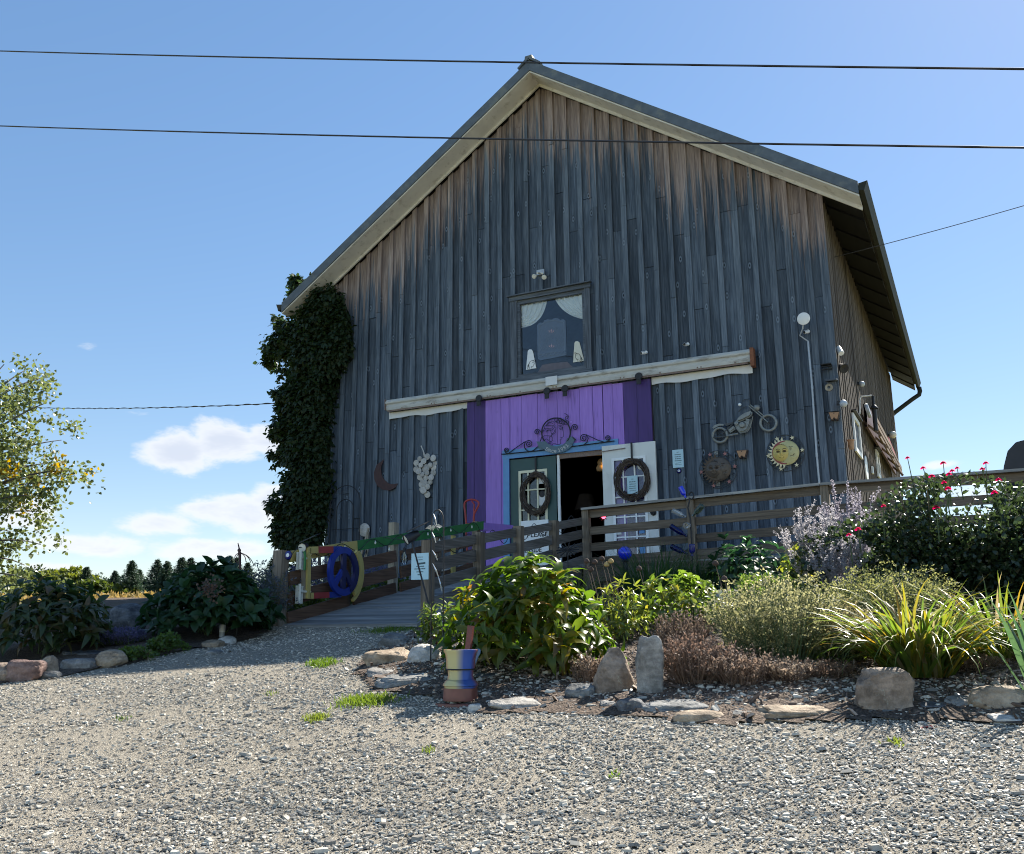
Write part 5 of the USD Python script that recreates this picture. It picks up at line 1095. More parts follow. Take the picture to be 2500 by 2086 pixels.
# ------------------------------------------------------------------ right side wall
XS = XR + .034
def S9(X, Y, x=XS): return onX((1950 + X / 5.007, 850 + Y / 5.007), x)
def side_frame(pts, name, label):
    t_ = thing(name, label, 'window'); p = [S9(*q) for q in pts]; y = [q[1] for q in p]; z = [q[2] for q in p]; y0, y1, z0, z1 = min(y), max(y), np.mean(sorted(z)[:2]), np.mean(sorted(z)[2:])
    g = Polygon([(y0, z0), (y1, z0), (y1, z1), (y0, z1)])
    MB().prism(g.difference(g.buffer(-.08, join_style=2)), (XS - .002, 0, 0), (0, 1, 0), (0, 0, 1), .03).build('frame', 'trim_white', t_); MB().box((XS - .004, y0 + .06, z0 + .06), (XS + .002, y1 - .06, z1 - .06)).build('pane', 'black_iron', t_)
    MB().beam((XS + .03, y0 - .05, z1 + .03), (XS + .03, y1 + .05, z1 + .03), .1, .02).build('drip_cap', 'black_iron', t_)
side_frame([(660, 820), (725, 905), (745, 1320), (690, 1280)], 'side_window', 'narrow white framed window on the right side wall of the barn')
side_frame([(935, 1240), (965, 1290), (990, 1590), (965, 1590)], 'side_window', 'second white framed window farther along the right side wall, by the rail')
c = S9(828, 1475); q = MB().lathe([(.001, -.01), (.20, -.01), (.21, 0), (.2, .01), (.001, .01)], c, (1, 0, 0), 24); q.v[0][:, 2] = c[2] + (q.v[0][:, 2] - c[2]) * 1.15; q.build('oval_plaque', 'trim_white', label='plain white oval plaque low on the right side wall', cat='plaque')
c = S9(893, 1495); MB().box(c + np.array([0, -.08, -.07]), c + np.array([.03, .08, .07])).build('small_plaque', 'trim_white', label='small white plaque between the oval plaque and the far side window', cat='plaque')
pk = thing('wall_planter', 'tan planter on the right side wall beside the narrow window', 'wall planter'); c = S9(640, 1175, XS + .06)
MB().lathe([(.001, -.08), (.038, -.08), (.05, .05), (.056, .05), (.056, .07), (.046, .07), (.043, .05), (.001, .045)], c, (0, 0, 1), 16).build('pot', 'terracotta', pk, smooth=30)
gl_ = thing('globe_lamp', 'half-globe grey lamp at the right wall corner', 'lamp'); c = R9(545, 680, YF + .25); c = onX((1950 + 545 / 5.007, 850 + 680 / 5.007), XS + .06)
MB().blob(c, .058, 3).build('globe', 'grey_metal', gl_, smooth=True); MB().beam(c, (XS - .03, c[1], c[2] + .02), .06, .06).build('bracket', 'black_iron', gl_)
gl2 = thing('globe_lamp', 'grey globe lamp higher on the side wall', 'lamp'); c = S9(770, 440, XS + .06); MB().blob(c, .055, 3).build('globe', 'grey_metal', gl2, smooth=True); MB().beam(c, (XS - .03, c[1], c[2] + .02), .05, .05).build('bracket', 'black_iron', gl2)
gl3 = thing('globe_lamp', 'pale globe lamp near the far end of the side wall', 'lamp'); c = S9(1150, 1060, XS + .10); MB().blob(c, .09, 3).build('globe', 'lamp_lens', gl3, smooth=True); MB().beam(c, (XS - .03, c[1], c[2]), .05, .05).build('bracket', 'black_iron', gl3)
def corner_pt(px, dy): return onY(px, YF + dy)
sc = thing('security_camera', 'white camera on the side wall just round the corner', 'camera'); c = corner_pt((2050, 857), .22); MB().lathe([(.001, -.09), (.042, -.085), (.048, -.06), (.048, .07), (.042, .08), (.001, .08)], c, (.3, -.55, -.75), 16).build('body', 'white_plastic', sc, smooth=40); MB().tube([c, (XS - .02, c[1] + .05, c[2] + .08)], .014, 8).build('mount', 'white_plastic', sc)
sp_ = thing('spot_lamp', 'black lamp head on the side wall close to the corner', 'lamp'); c = corner_pt((2056, 897), .24); MB().lathe([(.001, -.08), (.04, -.08), (.06, .02), (.08, .07), (.07, .075), (.001, .05)], c, (.45, -.6, -.5), 16).build('head', 'black_iron', sp_, smooth=40); MB().tube([c, (XS - .02, c[1] + .1, c[2] + .06)], .016, 8).build('bracket', 'black_iron', sp_)
# black tube feeder on a pale bracket
bf = thing('tube_feeder', 'black tube feeder with a domed cap hanging from a pale bracket on the side wall', 'bird feeder')
w0 = S9(728, 620); yb = w0[1]; e0 = onY((1950 + 893 / 5.007, 850 + 580 / 5.007), yb); f0 = lambda Y: onY((1950 + 918 / 5.007, 850 + Y / 5.007), yb)
MB().tube([(XS, yb, S9(735, 790)[2]), (XS + .02, yb, w0[2] - .04), (XS + .05, yb, e0[2]), (e0[0], yb, e0[2])], .013, 8).build('bracket', 'white_plastic', bf)
c = f0(730); k = np.linalg.norm(c - EYE) / FPX / 5.007
MB().lathe([(45 * k, -12 * k), (44 * k, 0), (25 * k, 26 * k), (14 * k, 32 * k)], c, (0, 0, 1), 18).build('cap', 'black_iron', bf, smooth=40)
MB().lathe([(.001, -1), (14 * k, -1)][:1] + [(14 * k, 32 * k), (18 * k, 60 * k), (18 * k, 130 * k), (.001, 135 * k)][0:0] + [(17 * k, 34 * k), (19 * k, 60 * k), (18 * k, 120 * k), (4 * k, 140 * k), (.001, 150 * k)], c, (0, 0, 1), 12).build('hanger_tube', 'black_iron', bf, smooth=40) if False else MB().tube([c + [0, 0, 30 * k], c + [0, 0, 130 * k], (c[0], yb, e0[2])], [18 * k, 16 * k, 4 * k], 10).build('hanger_tube', 'black_iron', bf, smooth=40)
MB().tube([c + [0, 0, -14 * k], c + [0, 0, -270 * k]], 24 * k, 12).build('tube', 'black_iron', bf, smooth=40)
# red wooden hay sledge hung slantwise along the wall
hs = thing('red_wall_rack', 'red wooden implement with pale slats hung along the right side wall', 'farm implement')
simple('barn_red', (.06, .014, .014), .6, var=.25, scale=10.0); simple('bright_red', (.42, .05, .05), .5, var=.15); wood('slat_wood', (.13, .085, .055), (.24, .165, .11), 'y', objvar=.15)
A = S9(835, 800, XS + .10); B = S9(1195, 1440, XS + .10); L_ = B - A
for q, (f0, f1, off, w) in enumerate(((0.0, .80, -.30, .07), (.05, .55, -.10, .08), (.10, .72, -.50, .06), (.45, .95, -.22, .09), (.5, .97, -.42, .08))):
    p0, p1 = A + L_ * f0 + [0, 0, off * .6], A + L_ * f1 + [0, 0, off * .6]; MB().beam(p0 + [.12, 0, 0], p1 + [.12, 0, 0], .03, w * 1.1).build('slat', 'slat_wood', hs)
for f in (.02, .22, .42, .62, .82): MB().beam(A + L_ * f + [-.18, 0, -.02], A + L_ * f + [.2, 0, -.42], .04, .04).build('cross_bar', 'slat_wood', hs)
n = 26; ts = np.linspace(0, .97, n); v = []
for t in ts:
    q = A + L_ * t; h = .30 * math.sin(math.pi * min(1, t * .9 + .1)) + .02 * math.sin(t * 60); v += [q + [-.05, 0, -.25], q + [-.05, 0, .12 + h * .7], q + [-.01, 0, -.25], q + [-.01, 0, .12 + h * .7]]
f = []
for i in range(n - 1):
    k = 4 * i; f += [[k, k + 1, k + 5, k + 4], [k + 2, k + 6, k + 7, k + 3], [k + 1, k + 3, k + 7, k + 5], [k, k + 4, k + 6, k + 2]]
MB().add(v, f).build('side_board', 'barn_red', hs)
MB().beam(A + L_ * .66 + [.02, 0, .26], A + L_ * 1.0 + [.02, 0, .10], .03, .14).build('red_board', 'bright_red', hs)
c = A + [.02, 0, .05]; MB().lathe([(.02, -.03), (.13, -.03), (.14, 0), (.13, .03), (.02, .03)], c, (1, 0, .2), 18).build('wheel', 'grey_metal', hs)
# ------------------------------------------------------------------ gate and things along the ramp
gt = thing('garden_gate', 'small open gate painted yellow, red and blue with a round peace sign', 'gate')
XG = RX0 + .10
def GT(X, Y, x=XG): return onX((680 + X / 5.25, 1240 + Y / 5.25), x)
def gbeam(a, b, w, name, mat, x=XG, d=.03): MB().beam(GT(*a, x), GT(*b, x), d, w, up=(0, 0, 1) if abs(a[1] - b[1]) < abs(a[0] - b[0]) else (0, 1, 0)).build(name, mat, gt)
gbeam((384, 515), (376, 1165), .055, 'stile', 'yellow_paint')
gbeam((395, 545), (497, 540), .075, 'top_bar', 'yellow_paint'); gbeam((499, 540), (690, 537), .075, 'top_bar', 'red_paint'); gbeam((692, 537), (800, 536), .075, 'top_bar', 'blue_paint')
gbeam((390, 1130), (440, 1128), .065, 'bottom_bar', 'yellow_paint'); gbeam((442, 1128), (640, 1118), .065, 'bottom_bar', 'red_paint'); gbeam((642, 1118), (790, 1112), .065, 'bottom_bar', 'blue_paint')
cg = GT(815, 815); rg = (GT(815, 500)[2] - GT(815, 1130)[2]) / 2
def ring_part(a0, a1, r, w, mat, name, dx=0.0, cy=0.0, n=30):
    t = np.linspace(a0, a1, n); poly = Polygon([(r * math.cos(q), r * math.sin(q)) for q in t] + [((r - w) * math.cos(q), (r - w) * math.sin(q)) for q in t[::-1]])
    MB().prism(poly, (cg[0] + dx, cg[1] + cy, cg[2]), (0, 1, 0), (0, 0, 1), .035).build(name, mat, gt)
ring_part(math.radians(62), math.radians(300), rg, .075, 'blue_paint', 'ring'); ring_part(math.radians(-62), math.radians(60), rg, .075, 'navy_paint', 'ring')
ring_part(math.radians(-48), math.radians(46), rg + .085, .055, 'yellow_paint', 'hoop', -.01); ring_part(math.radians(-58), math.radians(40), rg + .12, .03, 'yellow_paint', 'hoop', -.035, .03)
MB().box((cg[0] + .002, cg[1] - .035, cg[2] - rg + .05), (cg[0] + .033, cg[1] + .035, cg[2] + rg - .05)).build('peace_bar', 'navy_paint', gt)
for s in (-1, 1):
    MB().beam((cg[0] + .018, cg[1] + s * .03, cg[2]), (cg[0] + .018, cg[1] + s * rg * .64, cg[2] - rg * .68), .028, .06, up=(0, 1, 0)).build('peace_bar', 'blue_paint' if s < 0 else 'navy_paint', gt)
MB().beam(GT(340, 520, XG - .04), GT(335, 1165, XG - .04), .06, .06, up=(0, 1, 0)).build('hanging_post', 'pale_wood_z', gt)
for (X, Y) in ((275, 680), (265, 1110)):
    c = GT(X, Y, XG - .02); MB().box(c + np.array([-.012, -.05, -.10]), c + np.array([.012, .05, .09])).build('hinge_plate', 'gate_hardware', gt); MB().tube([c + [.02, -.02, -.09], c + [.02, -.02, .11]], .016, 8).tube([c + [.02, -.02, .03], c + [.02, .16, .03]], .012, 6).build('hinge_pin', 'gate_hardware', gt)
MB().tube([GT(330, 560, XG + .03), GT(340, 620, XG + .035), GT(332, 800, XG + .03)], .014, 6).build('green_rope', 'green_paint', gt)

ey = thing('evil_eye_bead', 'round blue glass eye bead on the first post of the left ramp fence', 'ornament'); c = onY((704, 1356), LP[0] - .075)
MB().lathe([(.001, -.01), (.04, -.006), (.05, .0), (.001, .004)], c, (0, 1, 0), 20).build('bead', 'cobalt', ey, smooth=True); MB().lathe([(.001, -.014), (.021, -.011), (.001, -.006)], c, (0, 1, 0), 14).build('white_ring', 'trim_white', ey)

def solar(px, dist, label, d, stake=None):
    t_ = thing('solar_spotlight', label, 'spotlight', group='black solar spotlights at the ramp'); c = at(px, dist); d = unit(d)
    MB().lathe([(.001, -.09), (.03, -.085), (.042, -.03), (.048, .05), (.05, .06)], c, d, 14).build('head', 'black_iron', t_, smooth=40); MB().lathe([(.001, .045), (.045, .05), (.001, .056)], c, d, 14).build('lens', 'lamp_lens', t_)
    pc = c + np.array([.04, .05, .10]); MB().frame_box(pc, np.array([.09, .02, .035]), np.array([-.01, .06, .02]), np.array([0, 0, .005])).build('solar_panel', 'black_iron', t_)
    if stake is not None: MB().tube([c, stake], .008, 6).build('stake', 'black_iron', t_)
solar((741, 1336), 10.3, 'black solar spotlight on top of the left gate post', (.3, -.8, -.2), at((735, 1385), 10.35))
g = onG((1075, 1560)); solar((1003, 1312), 8.6, 'black solar spotlight on a slanting stake by the right ramp post', (-.55, -.7, -.5), (g[0] + .05, g[1] - .1, g[2] - .05))

pn2 = thing('notice', 'pale blue paper notice pinned to the first right-hand post of the ramp fence', 'notice'); yp = posts_y[0] - .058
a, b = onY((1004.5, 1352), yp), onY((1046, 1415), yp)
MB().box((a[0], yp, b[2]), (b[0], yp + .003, a[2])).build('paper', 'paper_blue', pn2); W_, H_ = b[0] - a[0], a[2] - b[2]
ink_text('writing', pn2, 'Explore the', a[0] + .52 * W_, a[2] - .165 * H_, yp - .0002, H_ * .035); ink_text('writing', pn2, 'beautiful', a[0] + .52 * W_, a[2] - .265 * H_, yp - .0002, H_ * .04)
MB().frame_box((a[0] + .6 * W_, yp - .0006, a[2] - .39 * H_), (.21 * W_, 0, .012 * H_), (0, .0006, 0), (0, 0, .035 * H_)).build('crossed_out_word', 'ink', pn2)
for k, (q, u, v_) in enumerate(((.52, .3, .75), (.61, .18, .82), (.72, .3, .7), (.83, .38, .62))): ink_line(pn2, a[0] + u * W_, a[0] + v_ * W_, a[2] - q * H_, yp - .0002, H_ * .045, 50 + k)

# string lights along the rails and the big bulb
sl = thing('string_lights', 'dark wire with small bulbs strung along the ramp fences', 'string lights'); m = MB()
r = random.Random(4); pts = []
for k, y in enumerate(np.linspace(LP[0], 11.9, 15)): pts.append((RX0 + .06, y, top_left(y) + (-.02 if k % 2 else -.13)))
m.tube(curve(pts, 90), .005, 4)
pts2 = []
for k, y in enumerate(np.linspace(posts_y[0] + .1, 11.9, 15)): pts2.append((RX1 - .01, y, top_right(y) - (-.01 if k % 2 else .17)))
m.tube(curve(pts2, 90), .005, 4); m.build('wire', 'black_iron', sl)
solid_glass('clear_glass', (.9, .92, .92)); glow('warm_filament', (1, .6, .2), .6)
for p in pts[1::2] + pts[2::4]: MB().lathe([(.001, -.03), (.011, -.022), (.014, -.01), (.007, .0), (.007, .012), (.001, .012)], (p[0] + .01, p[1] + .05, p[2] - .03), (0, 0, 1), 8).build('bulb', 'lamp_lens', sl, smooth=True)
for p in pts2[1::2]: MB().lathe([(.001, -.03), (.011, -.022), (.014, -.01), (.007, .0), (.007, .012), (.001, .012)], (p[0] - .01, p[1] + .05, p[2] - .03), (0, 0, 1), 8).build('bulb', 'lamp_lens', sl, smooth=True)
eb = thing('filament_bulb', 'big clear filament bulb hanging from a wire before the green rail', 'light bulb'); c = onX((987, 1364), RX0 + .5)
MB().lathe([(.001, -.075), (.02, -.07), (.042, -.03), (.046, .0), (.034, .04), (.018, .07), (.016, .085)], c, (0, 0, 1), 18).build('glass', 'pane_glass', eb, smooth=True); MB().lathe([(.017, .08), (.019, .12), (.001, .135)], c, (0, 0, 1), 12).build('socket', 'black_iron', eb)
m = MB()
for s in (-1, 1): m.tube([c + [s * .004, 0, .08], c + [s * .02, 0, -.05], c + [s * .008, .01, .05]], .003, 4)
m.build('filament', 'ray_cream', eb); MB().tube([c + [0, 0, .13], c + [-.02, .1, .22], (RX0 + .05, c[1] + .2, top_left(c[1] + .2) - .02)], .004, 5).build('wire', 'black_iron', eb)

# arched garden stake with a bright metal flower
simple('bright_steel', (.72, .72, .70), .25, .7, var=.1)
gs = thing('garden_stake', 'thin arched iron stake with a bright metal flower and hanging twists', 'garden ornament'); ds = 6.9
P0, P1 = at((1054, 1330), ds), at((1083, 1330), ds); gg = bh(P0[0], P0[1])
arch = [(P0[0], P0[1], gg)] + [at((1054, y), ds) for y in (1400, 1300)] + [at((1068.5 - 14.5 * math.cos(t), 1275 - 30 * math.sin(t)), ds) for t in np.linspace(.1, math.pi - .1, 12)] + [at((1083, y), ds) for y in (1300, 1400)] + [(P1[0], P1[1], gg)]
MB().tube(arch, .005, 6).build('arch', 'black_iron', gs, smooth=True)
c = at((1064, 1284), ds)
for k, (dx, dz) in enumerate(((-.075, -.02), (.075, -.012), (-.035, -.035), (.045, -.04), (.0, .02))):
    e = c + np.array([dx, -.03, dz]); MB().add([c, (c + e) / 2 + [0, -.012, .016], e, (c + e) / 2 + [0, .01, -.016]], [[0, 1, 2, 3]]).build('petal', 'bright_steel', gs)
for k, (ya, yb, xa, xb) in enumerate(((1252, 1282, 1057, 1066), (1298, 1326, 1054, 1064), (1343, 1368, 1055, 1068), (1376, 1408, 1056, 1070), (1408, 1444, 1070, 1079))):
    MB().tube([at((xa, ya), ds), at(((xa + xb) / 2 + 1, (ya + yb) / 2), ds - .02), at((xb, yb), ds)], [.002, .006, .003], 5).build('twist', 'bright_steel', gs)

# red hand truck before the purple front
ht = thing('hand_truck', 'red hand truck handle standing behind the ramp rail', 'hand truck'); yh = 12.35
HT = lambda X, Y, y=yh: onY((1000 + X / 5.004, 950 + Y / 5.004), y)
MB().tube(curve([HT(*q) for q in [(690, 1700), (685, 1560), (672, 1450), (678, 1385), (720, 1358), (800, 1358), (845, 1395), (835, 1440), (790, 1530), (785, 1620), (785, 1700)]], 50), .016, 8).build('handle', 'red_paint', ht, smooth=True)
MB().tube([HT(760, 1372), HT(790, 1410), HT(785, 1560)], .013, 8).build('brace', 'red_paint', ht); MB().tube([HT(690, 1650), HT(787, 1645)], .013, 8).build('cross_bar', 'red_paint', ht)
lo, hi = HT(690, 1700), HT(785, 1700)
for q in (lo, hi): MB().tube([q, (q[0], q[1] + .05, DECK + .05)], .016, 8).build('upright', 'red_paint', ht)
MB().box((lo[0] - .02, yh - .2, DECK + .0), (hi[0] + .02, yh + .06, DECK + .012)).build('toe_plate', 'red_paint', ht)
for q in (lo[0] - .05, hi[0] + .05): MB().lathe([(.02, -.02), (.1, -.02), (.105, 0), (.1, .02), (.02, .02)], (q, yh + .1, DECK + .106), (1, 0, 0), 18).build('wheel', 'tyre_dark', ht)

# doorway lamp, pink light, blue ball
glow('lamp_bulb', (1.0, .62, .15), 6.0); simple('wicker', (.30, .17, .07), .7, var=.2); glow('pink_light', (1.0, .10, .18), 1.6)
dl = thing('hanging_lamp', 'amber hanging lamp with two woven shades inside the open doorway', 'lamp')
for (px, dy) in (((1470, 1129), .25), ((1467, 1143), .25)):
    c = onY(px, YF + dy); MB().lathe([(.02, .07), (.055, .055), (.085, .0), (.075, -.05), (.06, -.06)], c, (0, 0, 1), 18).build('shade', 'wicker', dl, smooth=True)
c = onY((1476, 1136), YF + .18); MB().blob(c, .032, 2).build('bulb', 'lamp_bulb', dl, smooth=True); MB().tube([c + [0, .05, .1], (c[0], c[1] + .05, ENT[3] + .1)], .006, 5).build('cord', 'black_iron', dl)
li = thing('table_lamp', 'dim lampshade standing inside the dark doorway', 'lamp'); c = onY((1430, 1228), YF + 1.6); MB().lathe([(.13, .16), (.22, -.14)], c, (0, 0, 1), 20).build('shade', 'terracotta_side', li, smooth=True); MB().lathe([(.12, DECK - c[2]), (.12, DECK - c[2] + .8), (.02, -.14)], c, (0, 0, 1), 14).build('base', 'black_iron', li)
pl_ = thing('pink_light', 'glowing pink glass flower light in front of the dark doorway', 'light'); c = onY((1474, 1262), 12.35)
MB().blob(c, .034, 2).build('globe', 'pink_light', pl_, smooth=True)
solid_glass('red_glass', (.8, .06, .10))
for k in range(9):
    a = k * 2 * math.pi / 9; MB().tube([c + np.array([.03 * math.cos(a), 0, .03 * math.sin(a)]), c + np.array([.068 * math.cos(a), -.01, .068 * math.sin(a)])], [.010, .002], 5).build('petal', 'red_paint', pl_)
MB().tube([c, (c[0] + .02, c[1], DECK)], .006, 5).build('stem', 'black_iron', pl_)
solid_glass('blue_glass', (.02, .05, .75)); solid_glass('dark_blue_glass', (.01, .02, .22)); solid_glass('green_glass', (.25, .34, .28)); simple('cobalt_ball', (.008, .02, .42), .08, var=.05, spec=.8, coat=.6)
bl_ = thing('gazing_ball', 'shiny cobalt blue gazing ball in the shaded ornamental grass', 'garden ornament'); c = at((1526, 1351), 11.3); MB().blob(c, .085, 3).build('ball', 'cobalt_ball', bl_, smooth=True); MB().lathe([(.06, -.10), (.03, -.07), (.025, bh(c[0], c[1]) - c[2]), (.05, bh(c[0], c[1]) - c[2])], c, (0, 0, 1), 12).build('stand', 'black_iron', bl_)
# bottle tree
bt = thing('bottle_tree', 'iron bottle tree with blue, green and clear bottles on its arms before the deck fence', 'garden ornament'); yb_ = RY1 - .28
BT = lambda X, Y, y=yb_: onY((1400 + X / 5.833, 1130 + Y / 5.833), y)
foot = BT(1690, 1400); foot[2] = bh(foot[0], foot[1])
MB().tube([foot, BT(1680, 1050), BT(1665, 800), BT(1630, 640), BT(1650, 560)] + [BT(1680 + 34 * math.cos(t), 470 + 50 * math.sin(t)) for t in np.linspace(2.6, -3.0, 14)], .011, 6).build('stem', 'black_iron', bt, smooth=True)
def bottle(tip, neck, mat, r=.037):
    """A bottle stuck on an arm, its mouth towards the stem."""
    a, b = np.asarray(tip), np.asarray(neck); d = unit(b - a); L = np.linalg.norm(b - a)
    bo = MB().lathe([(.001, 0), (r * .9, .0), (r, .012), (r, L * .6), (r * .7, L * .72), (r * .36, L * .8), (r * .36, L), (r * .45, L), (r * .45, L - .015)], a, d, 14).build('bottle', mat, bt, smooth=40)
    MB().tube([b - d * .05, BT(1672, 820) * .15 + b * .85], .005, 5).build('arm', 'black_iron', bt)
bottle(BT(1525, 345), BT(1600, 500), 'cobalt_ball'); bottle(BT(1410, 680), BT(1600, 775), 'clear_glass', .034); bottle(BT(1840, 610, yb_ - .05), BT(1700, 760), 'green_glass', .042); bottle(BT(1385, 900), BT(1615, 1050), 'dark_blue_glass', .038); bottle(BT(1600, 900, yb_ - .20), BT(1640, 890, yb_), 'clear_glass', .045); bottle(BT(1690, 1160), BT(1690, 1330), 'cobalt', .04); bottle(BT(1390, 1190), BT(1620, 1300), 'dark_blue_glass', .036)
# iron spinner by the ramp fence
isp = thing('iron_spinner', 'dark spiky iron flower spinner in front of the ramp fence', 'garden ornament'); c = at((1386, 1343), 9.6); m = MB()
for k in range(14): a = k * 2 * math.pi / 14; m.tube([c, c + np.array([.13 * math.cos(a), .02 * math.sin(3 * a), .075 * math.sin(a)])], [.004, .007], 4)
m.build('spikes', 'black_iron', isp); MB().tube([c, (c[0], c[1], bh(c[0], c[1]))], .006, 5).build('stake', 'black_iron', isp)
# black cover at the right edge
cv = thing('black_cover', 'black rounded padded top showing over the deck rail at the right picture edge', 'covered seat'); c = onY((2530, 1120), 12.6)
poly = Polygon([(-.40, -.7), (.45, -.7), (.45, .12), (.30, .22), (.0, .24), (-.20, .20), (-.30, .10), (-.36, -.08)]); simple('black_cloth', (.02, .021, .026), .55, var=.4, scale=5.0, bump=.3)
MB().prism(poly.buffer(-.05).buffer(.05), (c[0], 12.75, c[2]), (1, 0, 0), (0, 0, 1), .28).build('cover', 'black_cloth', cv, smooth=40)
for q in (-.3, .3): MB().box((c[0] + q, 12.5, DECK - .01), (c[0] + q + .05, 12.55, c[2] - .68)).build('leg', 'black_iron', cv)

# painted mortar with its pestle and pole
mc0 = onG((1119, 1737)); dm = math.hypot(mc0[0], mc0[1]); k_ = dm / FPX; mb0 = np.array([mc0[0] - .06, mc0[1] + .13, float(gh(mc0[0], mc0[1] + .13)) + .02])
dm = math.hypot(mb0[0], mb0[1]); k_ = dm / FPX * 1.02
def painted(name, stops, c):
    N = {'geo': ('geometry', {}), 'm': ('vector_math', dict(math_type='subtract', vector2=tuple(c))), 's': ('separate_xyz', {}), 'a': ('math', dict(math_type='arctan2')), 'n': ('noise_texture', dict(scale=9.0, detail=4.0)), 'k': ('math', dict(math_type='multiply_add', value2=.14)), 'mr': ('map_range', dict(from_min=-math.pi + .07, from_max=math.pi + .07)), 'r': ('rgb_ramp', {'ramp': stops}), 'p': ('principled_bsdf', dict(roughness=.55))}
    L = [('geo.position', 'm.vector1'), ('m.vector', 's.vector'), ('s.x', 'a.value2'), ('s.y', 'a.value1'), ('geo.position', 'n.vector'), ('n.fac', 'k.value1'), ('a.value', 'k.value3'), ('k.value', 'mr.value'), ('mr.result', 'r.fac'), ('r.color', 'p.base_color')]
    MAT[name] = usdkit.material(stage, f'/World/Looks/{name}', N, L, surface='p.BSDF')
va = math.atan2(-mb0[1], -mb0[0])                       # the side that faces the drive
f0 = (va + math.pi) / (2 * math.pi)
Yc, Bc, Rc, Oc = (.40, .36, .17), (.018, .06, .25), (.20, .07, .05), (.36, .20, .09)
stops = [((f0 + d) % 1.0, c) for d, c in ((-.46, Rc), (-.27, Rc), (-.21, Oc), (-.15, Yc), (-.05, Yc), (.035, Bc), (.13, Bc), (.21, Rc), (.40, Rc))]
stops = sorted(stops); stops = [(0.0, stops[0][1])] + stops + [(1.0, stops[-1][1])]
painted('mortar_paint', stops, mb0); simple('mortar_base_paint', (.16, .055, .04), .4, var=.25); simple('pole_red', (.12, .03, .025), .5, var=.4, scale=12.0)
pm = thing('mortar', 'big metal mortar painted in yellow, blue and red stripes, used as a pot', 'mortar')
pxs = lambda X: X / 7.965 * k_
hz = lambda Y: (1555 - Y) / 7.965 * k_
prof = [(pxs(300), hz(1320)), (pxs(302), hz(1290)), (pxs(330), hz(1275)), (pxs(320), hz(1240)), (pxs(300), hz(1225)), (pxs(290), hz(1200)), (pxs(245), hz(1165)), (pxs(232), hz(1100)), (pxs(238), hz(1000)), (pxs(262), hz(985)), (pxs(266), hz(955)), (pxs(272), hz(800)), (pxs(290), hz(700)), (pxs(312), hz(680)), (pxs(318), hz(640)), (pxs(300), hz(635)), (pxs(285), hz(690)), (pxs(250), hz(960)), (.001, hz(1000))]
MB().lathe(prof, mb0, (0, 0, 1), 40).build('bowl', 'mortar_paint', pm, smooth=40)
MB().lathe([(pxs(268), hz(975)), (pxs(272), hz(985)), (pxs(266), hz(1000))], mb0, (0, 0, 1), 40).build('band', 'black_iron', pm)
MB().lathe([(.001, hz(1555)), (pxs(318), hz(1540)), (pxs(322), hz(1480)), (pxs(312), hz(1380)), (pxs(310), hz(1322)), (.001, hz(1318))], mb0, (0, 0, 1), 36).build('foot', 'mortar_base_paint', pm, smooth=40)
MB().lathe([(.001, -.03), (pxs(470), -.025), (pxs(478), -.01), (pxs(470), .004), (.001, .006)], mb0 + [0, 0, -.012], (0, 0, 1), 36).build('plate', 'mortar_base_paint', pm, smooth=40)
pole = thing('red_pole', 'flat red pole sticking out of the painted mortar', 'pole'); t0, t1 = at((1137, 1640), dm), at((1150, 1528), dm)
MB().beam(t0, t1, pxs(110), pxs(70), up=(0, 1, 0)).build('pole', 'pole_red', pole)
pe = thing('pestle', 'blue pestle handle leaning out of the painted mortar', 'pestle'); simple('pestle_blue', (.10, .17, .27), .4, var=.2); t0, t1 = at((1152, 1632), dm + .03), at((1168, 1590), dm + .03)
d_ = unit(t1 - t0); MB().lathe([(.001, -.12), (.03, -.1), (.018, -.03), (.013, 0), (.013, .08), (.017, .105), (.013, .122), (.001, .126)], t0, d_, 14).build('handle', 'pestle_blue', pe, smooth=True)

# left side: path light and copper finial
pt_ = thing('path_light', 'short grey tube path light with a white band at the left bed edge', 'path light'); g = onG((541, 1562)); dd = math.hypot(g[0], g[1]); top = at((548, 1514), dd)
h_ = top[2] - g[2]; MB().lathe([(.001, 0), (.028, 0), (.028, h_ * .38), (.001, h_ * .38)], g, (.03, 0, 1), 16).build('lower_tube', 'grey_metal', pt_, smooth=40); MB().lathe([(.029, h_ * .38), (.029, h_ * .74)], g, (.03, 0, 1), 16).build('white_band', 'trim_white', pt_, smooth=40); MB().lathe([(.026, h_ * .74), (.028, h_ * .98), (.001, h_)], g, (.03, 0, 1), 16).build('cap', 'grey_metal', pt_, smooth=40)
cf = thing('wire_finial', 'dark wire flower finial rising over the hydrangea', 'garden ornament'); dq = 9.6; c = at((585, 1350), dq); m = MB(); tip = at((581, 1326), dq)
m.tube([tip, at((584, 1340), dq), c, at((586, 1400), dq)], [.004, .008, .016, .008], 6).blob(at((584, 1344), dq), .018, 2)
for (ex, ey_) in ((574, 1370), (581, 1378), (600, 1372), (612, 1374), (620, 1382)): m.tube(curve([c, at(((584 + ex) / 2 + 4 * np.sign(ex - 584), 1352 + (ey_ - 1352) * .25), dq), at((ex, ey_), dq)], 10), .004, 5)
m.build('wires', 'rusty_sheet', cf); q = at((586, 1400), dq); MB().tube([q, (q[0], q[1], gz(q[0], q[1]))], .007, 5).build('rod', 'black_iron', cf)
